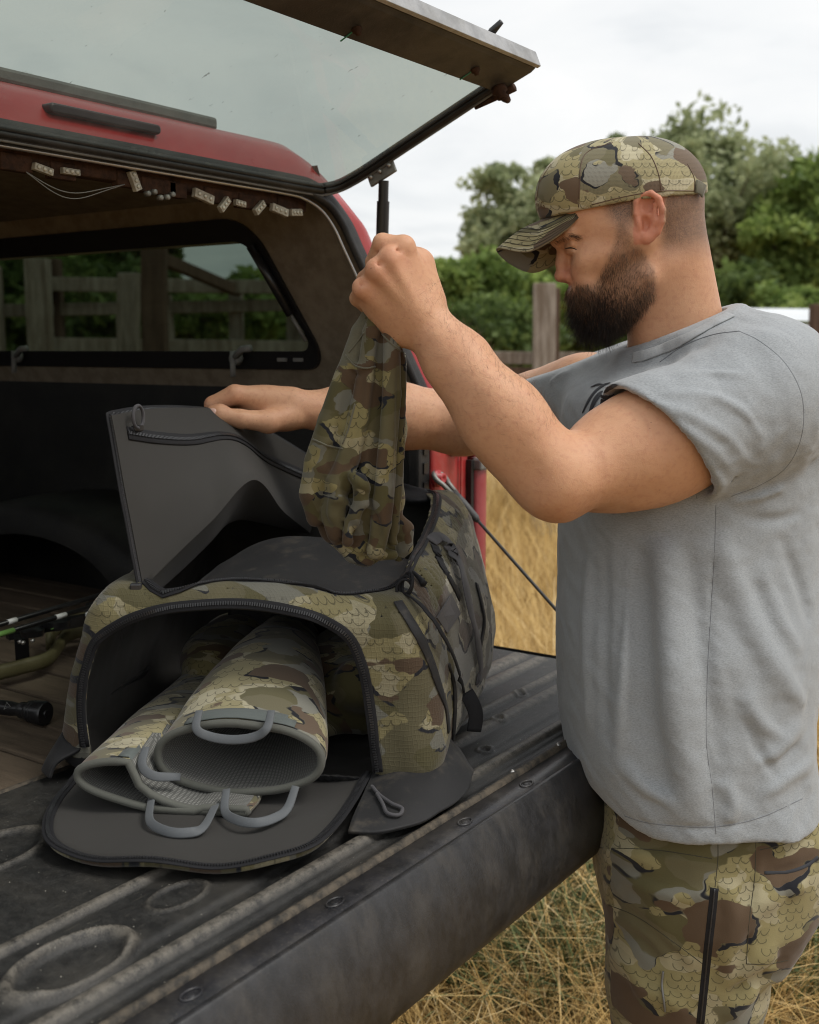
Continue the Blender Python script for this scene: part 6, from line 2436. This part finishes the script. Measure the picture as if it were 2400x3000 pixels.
lo_ = np.min([C(620, 560, 1.28), C(900, 1220, 1.5), C(620, 1220, 1.28), C(620, 1220, 1.5)], 0)
hi_ = np.max([C(620, 560, 1.5), C(900, 1220, 1.5), C(900, 560, 1.28), C(900, 560, 1.5)], 0)
V0, Q0 = sdf_mesh(ga, lo_, hi_, .006)
g_bvh = bvh_np(V0, Q0)
gf = []
for pl, r_, md in (
    ([(770, 700), (762, 820), (745, 920), (715, 1010)], .005, 's'), ([(800, 700), (802, 820), (790, 960), (770, 1080), (765, 1160)], .006, 's'),
    ([(840, 740), (838, 900), (828, 1060)], .004, 's'), ([(815, 700), (812, 850), (800, 1000), (785, 1100)], .006, 'u'),
    ([(735, 800), (715, 900), (690, 990)], .004, 's'), ([(745, 930), (725, 1000), (735, 1060)], .006, 's'), ([(690, 1010), (680, 1080), (700, 1120)], .006, 's'),
    ([(660, 960), (690, 930), (725, 925)], .004, 'u'), ([(728, 752), (750, 775), (785, 765)], .004, 'u'), ([(730, 765), (752, 788), (782, 778)], .003, 's'),
    ([(745, 1010), (775, 1030), (770, 1080)], .006, 'u'), ([(780, 1060), (800, 1110), (790, 1160)], .005, 's'), ([(730, 1090), (750, 1130), (742, 1165)], .005, 's'),
    ([(820, 1020), (805, 1080), (812, 1140)], .005, 'u'), ([(700, 1060), (720, 1050), (745, 1075)], .005, 'u'), ([(848, 1100), (840, 1130), (850, 1160)], .004, 's')):
    fold(pl, r_ * 1.2, r_ * 1.2, .2, .006, md, g_bvh, gf)
V, Q = sdf_mesh(ga + gf + [(lambda P, d: d + .0012 * lattice_noise(P * np.array([1, 1, .5], np.float32), 60, 17), 0, 'd')], lo_, hi_, .0030)
V = relax(V, Q, 1)
gx = (V - C(780, 900, 1.36)) @ RIGHT
cuv = np.stack([gx * 1.15 + .25 * ((V - C(780, 900, 1.36)) @ FWD), V[:, 2], 0 * gx], -1)
uu = np.array([proj(v) for v in V[Q[:, 0]]])
ol = ((uu[:, 1] < 770 - (uu[:, 0] - 735) * .15) & (uu[:, 0] < 772 - (uu[:, 1] - 700) * .02)).astype(int)
garment = mesh_np('camouflage_shirt', V, Q, None, None, True, {'cuv': cuv}, [M['camo_shirt'], M['olive_knit']], ol)
tag(garment, 'crumpled camouflage shirt hanging from the raised fist into the duffel bag', 'shirt')
g_bvh = bvh_np(V, Q)
for pl in ([(728, 748), (745, 768), (768, 775), (790, 772)], [(795, 690), (820, 720), (852, 745)], [(748, 850), (735, 900), (722, 935)], [(660, 925), (690, 938), (722, 945)], [(768, 700), (752, 720), (735, 742)]):
    P_, N_ = onto(g_bvh, pl, .0003, 8)
    MB().tube(P_, .0011, 6).build('stitched_seam', M['olive_knit'], garment, True)

# ================================================================ bow, arrows and torch in the bed
ZF = ZT - .010
bow = empty('compound_bow', onz(60, 1400, ZF))
tag(bow, 'olive compound bow with black sight lying on the bed planks', 'bow')


def fl(u, v, z=ZF):
    return onz(u, v, z)


rp = cr(np.array([fl(-120, 1455, ZF + .028), fl(-30, 1422, ZF + .028), fl(40, 1404, ZF + .028), fl(95, 1388, ZF + .028), fl(118, 1362, ZF + .030), fl(135, 1340, ZF + .032), fl(170, 1326, ZF + .034), fl(230, 1318, ZF + .036), fl(300, 1312, ZF + .038)]), 6)
MB().ribbon(rp, np.cross(np.gradient(rp, axis=0), UPV), .024, .011).build('riser', M['olive_paint'], bow, True)
rp2 = cr(np.array([fl(96, 1352, ZF + .03), fl(112, 1322, ZF + .035), fl(150, 1312, ZF + .04), fl(200, 1300, ZF + .045)]), 5)
MB().ribbon(rp2, np.cross(np.gradient(rp2, axis=0), UPV), .03, .012).build('riser_arm', M['olive_paint'], bow, True)
sg = MB()
sg.obox(fl(15, 1338, ZF + .07), fl(110, 1318, ZF + .075), .018, .014).obox(fl(45, 1340, ZF + .07), fl(48, 1386, ZF + .03), .022, .016).lathe(fl(68, 1338, ZF + .075), (0, 0, 1), [(0, .018), (.01, .02), (.014, .012)], 16).lathe(fl(120, 1318, ZF + .078), (0, 0, 1), [(0, .022), (.01, .022), (.012, .010)], 18)
sg.obox(fl(105, 1318, ZF + .070), fl(250, 1292, ZF + .06), .02, .018)
sg.build('sight', M['blackmetal'], bow, auto=35)
MB().lathe(fl(205, 1292, ZF + .075), (0, 0, 1), [(0, .020), (.018, .020), (.02, .012)], 20).build('dial', M['blackmetal'], bow, auto=35)
lp0 = fl(205, 1296, ZF + .078)
MB().lathe(lp0, (0, 0, 1), [(0, .0206), (.005, .0206), (.006, .018)], 20).build('dial_scale', M['white'], bow, True)
for (u, v) in ((18, 1332), (43, 1350), (50, 1352), (70, 1348)):
    MB().lathe(fl(u, v, ZF + .075), -FWD, [(0, .0032), (.006, .0032), (.007, .0015)], 8).build('sight_screw', M['silver'], bow, True)
MB().tube([fl(108, 1325, ZF + .082), fl(112, 1323, ZF + .084)], .001, 6).build('sight_pin', M['arrowgreen'], bow)
for (v0, v1, dz, lab) in ((1316, 1236, .0, 'upper black arrow shaft resting across the bow beside the bag'), (1338, 1254, -.004, 'lower black arrow shaft with green wrap resting across the bow')):
    ar = empty('arrow', fl(100, v0 - 20, ZF + .10))
    tag(ar, lab, 'arrow', 'arrows lying on the bow')
    a0, a1 = fl(-160, v0 + 46, ZF + .105 + dz), fl(330, v1 - 18, ZF + .105 + dz)
    MB().tube([a0, a1], .0042, 10).build('shaft', M['arrow'], ar, True)
    dv = a1 - a0
    if dz:
        MB().tube([a0 + dv * .20, a0 + dv * .325], .0045, 10).build('wrap', M['arrowgreen'], ar, True)
        MB().tube([a0 + dv * .50, a0 + dv * .545], .0044, 10).build('print_band', M['white'], ar, True)
    else:
        MB().tube([a0 + dv * .30, a0 + dv * .335], .0044, 10).build('print_band', M['white'], ar, True)
    MB().lathe(a1, _n(dv), [(0, .0044), (.03, .003), (.035, .001)], 8).build('point', M['silver'], ar, True)
t0, t1 = fl(22, 1492, ZF + .018), fl(92, 1502, ZF + .018)
ax = _n(t1 - t0)
torch = empty('flashlight', t0 - UPV * .018)
tag(torch, 'small black flashlight with ribbed head lying on the bed planks', 'flashlight')
FS = .68


def fprof(pr):
    return [(h_ * FS, r_ * FS) for h_, r_ in pr]


MB().lathe(t0 - ax * .02, ax, fprof([(0, .012), (.002, .016), (.03, .016), (.045, .014), (.055, .014), (.06, .018), (.075, .0185)]), 24).build('barrel', M['blackmetal'], torch, auto=40)
MB().lathe(t0 + ax * .030, ax, fprof([(0, .0185), (.004, .022), (.012, .0235), (.013, .0225), (.016, .0225), (.017, .0245), (.020, .0245), (.021, .0235), (.024, .0235), (.025, .0255), (.046, .0265), (.050, .024), (.050, .008), (.053, .007), (.053, .001)]), 28).build('lamp_head', M['blackmetal'], torch, auto=40)
MB().lathe(t0 - ax * .023, ax, fprof([(0, .013), (.004, .0135), (.005, .012)]), 20).build('tail_ring', mat('brass', (.35, .25, .08), .35, .9)[0], torch, True)
c = t0 + ax * .002
nr = _n(-FWD + UPV * .7 - ax * 0)
nr = _n(nr - ax * (nr @ ax))
sd_ = np.cross(ax, nr)
tri = [c + nr * .0112 + ax * .006 * math.cos(x) + sd_ * .006 * math.sin(x) for x in (0, 2.094, 4.189)]
MB().tube(tri, .0011, 6, closed=True).build('mark', M['greymetal'], torch)


# ================================================================ ground, grass, fence, shed, trees
mg, nt, b = mat('dry_field', (.3, .2, .09), .95, 0, .1)
p = pos(nt)
n1 = noise(nt, p, .55, 5, .6)
n2 = noise(nt, p, 9, 5, .7)
n3 = noise(nt, p, 60, 4, .7)
c = mix(nt, smooth(nt, n1, .35, .65), (.42, .265, .09), (.28, .165, .07))
c = mix(nt, math_(nt, 'MULTIPLY', smooth(nt, n2, .4, .7), .6), c, (.55, .37, .14))
c = mix(nt, math_(nt, 'MULTIPLY', smooth(nt, n3, .45, .7), .5), c, (.13, .085, .045))
setc(nt, b, c)
bump(nt, b, math_(nt, 'ADD', n3, n2), .8, .03)
ground = mesh_np('ground', [(-900, -900, 0), (900, -900, 0), (900, 900, 0), (-900, 900, 0)], [[0, 1, 2, 3]], mg, None, False)
ground['kind'] = 'structure'

M['grass'], nt, b = mat('dry_grass', (.5, .35, .14), .8, 0, .2)
tn = attr(nt, 'tone', 'Fac')
setc(nt, b, ramp(nt, tn, [(0, (.22, .135, .05)), (.35, (.45, .29, .10)), (.7, (.60, .42, .17)), (1, (.72, .57, .32))]))
M['weed'], nt, b = mat('green_weed', (.1, .14, .05), .7, 0, .3)
setc(nt, b, ramp(nt, attr(nt, 'tone', 'Fac'), [(0, (.045, .065, .022)), (.6, (.10, .13, .045)), (1, (.19, .21, .09))]))


def blades(Pb, hgt, lean, az, width, nseg=3, droop=.5):
    n = len(Pb)
    t = np.linspace(0, 1, nseg + 1)
    dirh = np.stack([np.cos(az), np.sin(az), np.zeros(n)], -1)
    sidev = np.stack([-np.sin(az + rng.normal(size=n) * .8), np.cos(az + rng.normal(size=n) * .8), np.zeros(n)], -1)
    bend = lean[:, None] * (t ** 1.6)[None]
    P_ = Pb[:, None] + dirh[:, None] * (hgt[:, None] * bend)[..., None]
    P_[..., 2] += hgt[:, None] * (t[None] * (1 - .25 * droop * t[None] * np.minimum(lean[:, None], 1.6)))
    w = width[:, None] * (1 - .85 * t[None])
    A = P_ - sidev[:, None] * w[..., None]
    B_ = P_ + sidev[:, None] * w[..., None]
    V = np.stack([A, B_], 2).reshape(-1, 3)
    m = (nseg + 1) * 2
    base = (np.arange(n) * m)[:, None]
    s = (np.arange(nseg) * 2)[None]
    q = np.stack([base + s, base + s + 1, base + s + 3, base + s + 2], -1).reshape(-1, 4)
    return V, q, m


def scatter(n, dmin, dmax, umin=560, umax=1900, power=1.0):
    d = dmin + (dmax - dmin) * rng.random(n) ** power
    u = umin + (umax - umin) * rng.random(n)
    P_ = (RIGHT[None] * ((u - CXP) / F)[:, None] + FWD[None]) * d[:, None]
    keep = ~((P_[:, 0] < -1.3) & (P_[:, 1] > -.1) & (P_[:, 1] < 2.0))
    return P_[keep], d[keep]


# near straw: matted, lying every way
Pb, d = scatter(30000, 1.7, 5.2, 500, 1900, .9)
n = len(Pb)
cl_ = lattice_noise(Pb, 2.2, 5)
V1, q1, m1_ = blades(Pb + np.stack([0 * d, 0 * d, rng.random(n) * .06], -1), (.10 + .26 * rng.random(n) ** 1.5) * (1 + .5 * cl_), .3 + 1.6 * rng.random(n), rng.random(n) * 6.28, .0011 + .0012 * rng.random(n), 3, 1.0)
t1_ = np.repeat(np.clip(.55 + .25 * cl_ + rng.normal(size=n) * .22, 0, 1), m1_)
# taller stand further out
Pb, d = scatter(60000, 3.2, 17, 700, 1900, .8)
cl_ = lattice_noise(Pb, .8, 9)
cl2 = lattice_noise(Pb, 3.0, 19)
sel = rng.random(len(Pb)) < .55 + .4 * cl_
Pb, d, cl_, cl2 = Pb[sel], d[sel], cl_[sel], cl2[sel]
n = len(Pb)
V2, q2, m2_ = blades(Pb, (.28 + .34 * rng.random(n)) * (1 + .25 * cl_), .25 + .7 * rng.random(n), 2.4 + rng.normal(size=n) * 1.1, (.0013 + .0012 * rng.random(n)) * (1 + d * .10), 3, .8)
t2_ = np.repeat(np.clip(.52 + .25 * cl2 + .12 * cl_ + rng.normal(size=n) * .18, 0, 1), m2_)
gr = mesh_np('dry_grass', np.vstack([V1, V2]), np.vstack([q1, q2 + len(V1)]), M['grass'], None, True, {'tone': np.concatenate([t1_, t2_])})
tag(gr, 'tall dry golden grass covering the field', 'grass', kind='stuff')
# low green weeds between the straw
Vs, Qs, Ts = [], [], []
nb_ = 0
for (u, v, r_, num) in ((1190, 1950, .16, 900), (1120, 2010, .13, 600), (1230, 1880, .10, 400), (1060, 2080, .10, 300), (1700, 1950, .12, 350), (1660, 2080, .10, 200), (1130, 2120, .08, 250)):
    c0 = onz(u, v, .04)
    P_ = c0 + rng.normal(size=(num, 3)) * np.array([r_, r_, 0])
    P_[:, 2] = rng.random(num) * .05
    V_, q_, mm = blades(P_, .14 + .16 * rng.random(num), .3 + .8 * rng.random(num), rng.random(num) * 6.28, .0028 + .003 * rng.random(num), 3, 1)
    Vs.append(V_)
    Qs.append(q_ + nb_)
    nb_ += len(V_)
    Ts.append(np.repeat(np.clip(rng.normal(.5, .28, num), 0, 1), mm))
wd = mesh_np('green_weeds', np.vstack(Vs), np.vstack(Qs), M['weed'], None, True, {'tone': np.concatenate(Ts)})
tag(wd, 'low green weeds growing through the straw beside the tailgate', 'weeds', kind='stuff')

# ---- weathered fence
M['oldwood'] = worn('weathered_wood', (.20, .165, .13), (.34, .30, .255), .9, 7, (.12, .085, .06), .7, .1, bumpd=.006, grain=120, stretch=(4, 4, .5))
M['darkwood'] = worn('dark_wood', (.07, .045, .032), (.12, .08, .058), .9, 7, (.18, .13, .1), .4, .1, bumpd=.006, grain=120, stretch=(4, 4, .5))


def lean_post(name, u, vtop, d, w, dep, m, label, group=None, tilt=0.0, z0=0.0):
    t = C(u, vtop, d)
    b0 = t.copy()
    b0[2] = z0
    b0 = b0 + RIGHT * tilt
    mb = MB()
    n = 7
    Pg = []
    for s in np.linspace(0, 1, n):
        c_ = b0 * (1 - s) + t * s
        j = rng.normal(size=2) * .006
        for (sx, sy) in ((-1, -1), (1, -1), (1, 1), (-1, 1)):
            Pg.append(c_ + RIGHT * (sx * w / 2 + j[0]) + FWD * (sy * dep / 2 + j[1]))
    fs = [[3, 2, 1, 0], [4 * (n - 1) + k for k in range(4)]]
    for i in range(n - 1):
        for k in range(4):
            k2 = (k + 1) % 4
            fs.append([4 * i + k, 4 * i + k2, 4 * i + 4 + k2, 4 * i + 4 + k])
    ob = mb.add(Pg, fs).build(name, m, None, bevel=.008)
    tag(ob, label, 'post', group)
    return ob


lean_post('fence_post', 1148, 596, 9.0, .17, .10, M['oldwood'], 'weathered grey fence post standing behind the man\'s beard', 'corral fence posts')
lean_post('fence_post', 1172, 606, 9.06, .05, .09, M['darkwood'], 'narrow darker board nailed to the right of the weathered post by the beard', 'corral fence posts')


def rail(a, b_, w, t, m, label, group='corral fence rails'):
    ob = MB().obox(C(*a), C(*b_), t, w).build('fence_rail', m, None, bevel=.006)
    return tag(ob, label, 'rail', group)


rail((940, 752, 9.3), (1330, 756, 9.15), .10, .05, M['oldwood'], 'grey upper fence rail running behind the weathered post')
rail((940, 792, 9.3), (1330, 798, 9.15), .16, .05, M['darkwood'], 'dark wide middle fence board behind the forearm and post')
rail((940, 845, 9.3), (1330, 852, 9.15), .16, .05, M['darkwood'], 'dark lowest fence board behind the forearm and post')
# corral seen through the topper's side window
wp = [(78, 545, 8.2, .16, 'oldwood', 'pale post near the left end of the side window'), (112, 545, 8.4, .10, 'darkwood', 'thin dark post beside the pale one at the left of the side window'),
      (268, 575, 8.0, .14, 'oldwood', 'short pale post in the left half of the side window'), (322, 520, 7.4, .15, 'darkwood', 'tall dark post in the middle of the side window'),
      (350, 620, 8.6, .07, 'oldwood', 'slim pale stake right of the dark post in the side window'), (496, 600, 8.8, .10, 'oldwood', 'grey post in the right half of the side window'), (620, 620, 9.0, .12, 'oldwood', 'grey post behind the prop at the right of the side window'), (-20, 560, 8.2, .14, 'oldwood', 'post at the left frame edge of the side window')]
for (u, v, d_, w_, m_, lb) in wp:
    lean_post('fence_post', u, v, d_, w_, .12, M[m_], lb, 'corral posts behind the side window')
rail((90, 598, 8.3), (700, 606, 8.8), .10, .06, M['oldwood'], 'upper pale rail across the side window', 'corral rails behind the side window')
rail((-40, 655, 8.25), (700, 640, 8.9), .09, .06, M['oldwood'], 'second pale rail across the side window', 'corral rails behind the side window')
rail((330, 540, 7.5), (500, 612, 8.7), .08, .06, M['darkwood'], 'slanting brace between two posts in the side window', 'corral rails behind the side window')
rail((90, 728, 8.3), (700, 735, 8.9), .12, .06, M['oldwood'], 'lowest pale rail across the side window', 'corral rails behind the side window')

# ---- shed with a pale metal roof behind the man's shoulder
shed = empty('shed', C(1640, 760, 16) * np.array([1, 1, 0]))
tag(shed, 'low shed with pale metal roof behind the man\'s shoulder', 'shed')
M['tin'] = worn('tin_roof', (.62, .65, .68), (.72, .74, .76), .5, 2, (.5, .48, .44), .3, .4)
a0, a1 = C(1530, 690, 15.5), C(1712, 690, 15.5)
r0, r1 = C(1530, 648, 18.5), C(1712, 650, 18.5)
MB().add([a0, a1, r1, r0, a0 - UPV * .04, a1 - UPV * .04, r1 - UPV * .04, r0 - UPV * .04], [[0, 1, 2, 3], [7, 6, 5, 4], [0, 4, 5, 1], [1, 5, 6, 2], [2, 6, 7, 3], [3, 7, 4, 0]]).build('roof', M['tin'], shed)
w0, w1 = a0 + FWD * .2, a1 + FWD * .2
MB().add([w0 - UPV * .03, w1 - UPV * .03, w1 * np.array([1, 1, 0]), w0 * np.array([1, 1, 0]), r0 - UPV * .06, r1 - UPV * .06, r1 * np.array([1, 1, 0]), r0 * np.array([1, 1, 0])], [[0, 3, 2, 1], [4, 5, 6, 7], [0, 4, 7, 3], [1, 2, 6, 5]]).build('wall', M['darkwood'], shed)
lean_post('gate_post', 1722, 640, 11, .13, .12, M['darkwood'], 'reddish dark post at the right picture edge beside the shed')
gt = [C(1622, 760, 11.5), C(1624, 700, 11.5), C(1640, 684, 11.5), C(1665, 680, 11.5), C(1715, 680, 11.5)]
gate = MB().tube(cr(np.array(gt), 6), .022, 8)
gate = gate.build('gate', mat('gate_green', (.10, .12, .06), .6)[0], None, True)
tag(gate, 'bent green tubular gate frame in front of the shed', 'gate')
lean_post('timber_block', 1752, 1140, 4.6, .20, .4, M['darkwood'], 'brown timber block standing in the grass at the right edge')

# ---- trees
M['bark'] = worn('bark', (.07, .055, .042), (.13, .105, .085), .95, 6, (.2, .18, .15), .3, .1, bumpd=.02, grain=40)


def leafmat(name, c0, c1, c2):
    m, nt, b = mat(name, c1, .6, 0, .25)
    col = ramp(nt, attr(nt, 'tone', 'Fac'), [(0, c0), (.5, c1), (1, c2)])
    setc(nt, b, col)
    tl = N(nt, 'ShaderNodeBsdfTranslucent', {0: col})
    ms = N(nt, 'ShaderNodeMixShader', {0: .5, 1: b.outputs[0], 2: tl.outputs[0]})
    nt.links.new(ms.outputs[0], nt.nodes['Material Output'].inputs[0])
    return m


M['leaf_grey'] = leafmat('leaf_grey', (.13, .165, .075), (.30, .345, .18), (.48, .52, .31))
M['leaf_green'] = leafmat('leaf_green', (.08, .13, .032), (.20, .285, .075), (.36, .45, .14))
M['leaf_dark'] = leafmat('leaf_dark', (.045, .075, .022), (.105, .155, .045), (.19, .26, .08))


def tree(name, u, vtop, d, halfw, vlow, lm, label, nclump=46, nleaf=190, leaf=.085, group='trees beyond the fence', seed=1, clump_r=.13):
    r_ = np.random.default_rng(seed)
    top = C(u, vtop, d)
    low = C(u, vlow, d)
    basep = top.copy()
    basep[2] = 0
    root_ = empty(name, basep)
    tag(root_, label, 'tree', group)
    hw = halfw * d / F
    hz = (top[2] - low[2]) / 2
    cz = (top[2] + low[2]) / 2
    cen = np.array([basep[0], basep[1], cz])
    cl = []
    while len(cl) < nclump:
        q = r_.normal(size=3)
        q = q / np.linalg.norm(q) * r_.random() ** .45
        wv = 1 + .22 * math.sin(3 * math.atan2(q[1], q[0]) + seed) + .18 * math.sin(5 * q[2] + seed * 2)
        cl.append(cen + q * np.array([hw * wv, hw * wv, hz]) * (1 - clump_r * .6))
    cl = np.array(cl)
    # trunk and limbs
    trunk = MB()
    hz0 = max(low[2], .8)
    tw = max(.10, hw * .055)
    fork = basep + np.array([0, 0, hz0 * .8])
    trunk.tube([basep - UPV * .2, basep + (fork - basep) * .5 + r_.normal(size=3) * .05, fork], [tw * 1.3, tw, tw * .85], 10)
    trunk.build('trunk', M['bark'], root_, True)
    for k in range(0, nclump, 3 if nclump < 60 else 8):
        tgt = cl[k]
        mid = fork * .45 + tgt * .55 + np.array([0, 0, hz * .12]) + r_.normal(size=3) * hw * .05
        MB().tube(cr(np.array([fork, mid, tgt]), 4), np.linspace(tw * .55, tw * .08, 9), 6).build('limb', M['bark'], root_, True)
    n = nclump * nleaf
    ci = np.repeat(np.arange(nclump), nleaf)
    rad = clump_r * hw * (1.0 + 1.3 * r_.random(nclump))
    q = r_.normal(size=(n, 3))
    q *= ((r_.random(n) ** (.62 if name == 'cottonwood_tree' else .45)) / np.linalg.norm(q, axis=1))[:, None] * (1.25 if name == 'cottonwood_tree' else 1.0)
    P_ = cl[ci] + q * rad[ci][:, None] * np.array([1.15, 1.15, .85])
    a = r_.normal(size=(n, 3))
    a /= np.linalg.norm(a, axis=1)[:, None]
    b_ = np.cross(a, r_.normal(size=(n, 3)))
    b_ /= np.linalg.norm(b_, axis=1)[:, None]
    sz = leaf * d / 40 * (.6 + .9 * r_.random(n))
    A, B_ = a * sz[:, None] * 1.35, b_ * sz[:, None] * .8
    V = np.stack([P_ - A, P_ + B_, P_ + A, P_ - B_], 1).reshape(-1, 3)
    Q = np.arange(4 * n).reshape(n, 4)
    tone = np.clip(.58 + r_.normal(size=nclump)[ci] * .16 + r_.normal(size=n) * .2, 0, 1)
    mesh_np('crown', V, Q, lm, root_, False, {'tone': np.repeat(tone, 4)})
    return root_


tree('cottonwood_tree', 1440, 240, 42, 235, 700, M['leaf_grey'], 'tallest grey-green tree rising behind the cap', 240, 120, .10, seed=3, clump_r=.10)
tree('cottonwood_tree', 1085, 330, 46, 150, 690, M['leaf_grey'], 'mid-height grey-green tree left of the cap brim', 150, 120, .105, seed=5, clump_r=.11)
tree('cottonwood_tree', 1215, 320, 50, 120, 660, M['leaf_grey'], 'tree crown peeking between the cap front and the tallest tree', 120, 120, .105, seed=15, clump_r=.11)
tree('cottonwood_tree', 1340, 268, 45, 115, 640, M['leaf_grey'], 'rounded grey-green crown directly above the cap', 110, 120, .105, seed=27, clump_r=.12)
tree('cottonwood_tree', 1720, 330, 38, 140, 660, M['leaf_green'], 'green tree cut by the right picture edge', 150, 120, .105, seed=7, clump_r=.11)
tree('willow_bush', 985, 520, 30, 110, 760, M['leaf_green'], 'bright green bush beside the raised wrist', 40, 200, .13, seed=8, clump_r=.2)
tree('willow_bush', 1120, 545, 32, 120, 770, M['leaf_green'], 'bright green bush under the cap brim', 40, 200, .13, seed=9, clump_r=.2)
tree('willow_bush', 1265, 560, 34, 130, 780, M['leaf_dark'], 'dark green bush behind the beard', 44, 190, .13, seed=10, clump_r=.2)
tree('willow_bush', 1560, 560, 36, 120, 760, M['leaf_dark'], 'dark green bush over the shed roof behind the neck', 40, 180, .13, seed=12, clump_r=.2)
tree('willow_bush', 1030, 640, 26, 130, 800, M['leaf_dark'], 'low dark bush behind the fence left of the weathered post', 40, 180, .11, seed=13, clump_r=.2)
tree('willow_bush', 1680, 585, 30, 90, 740, M['leaf_green'], 'small green bush at the right edge behind the shed', 30, 170, .12, seed=23, clump_r=.2)
# left of the truck: seen through window and lid glass
tree('cottonwood_tree', 52, 120, 44, 90, 640, M['leaf_dark'], 'far tree whose top shows through the raised lid at the left', 44, 170, .13, 'trees seen past the topper', 31)
tree('cottonwood_tree', 135, 150, 47, 60, 600, M['leaf_dark'], 'second far tree top showing through the raised lid', 30, 150, .13, 'trees seen past the topper', 32)
for k, (u, v, d_, hw_, lb) in enumerate(((-60, 470, 20, 170, 'leftmost dark tree seen through the side window'), (140, 450, 22, 150, 'dark tree behind the pale post in the side window'), (300, 430, 21, 105, 'dark tree behind the tall dark post in the side window'), (590, 560, 24, 120, 'green tree at the right end of the side window'), (470, 585, 18, 120, 'low bush in the right half of the side window'), (230, 560, 17, 150, 'low bush in the left half of the side window'), (720, 600, 19, 130, 'bush hidden mostly behind the topper corner'))):
    tree('willow_tree', u, v, d_, hw_, 790, M['leaf_green' if k in (1, 3, 4) else 'leaf_dark'], lb, 44, 170, .15, 'trees seen past the topper', 40 + k, .2)
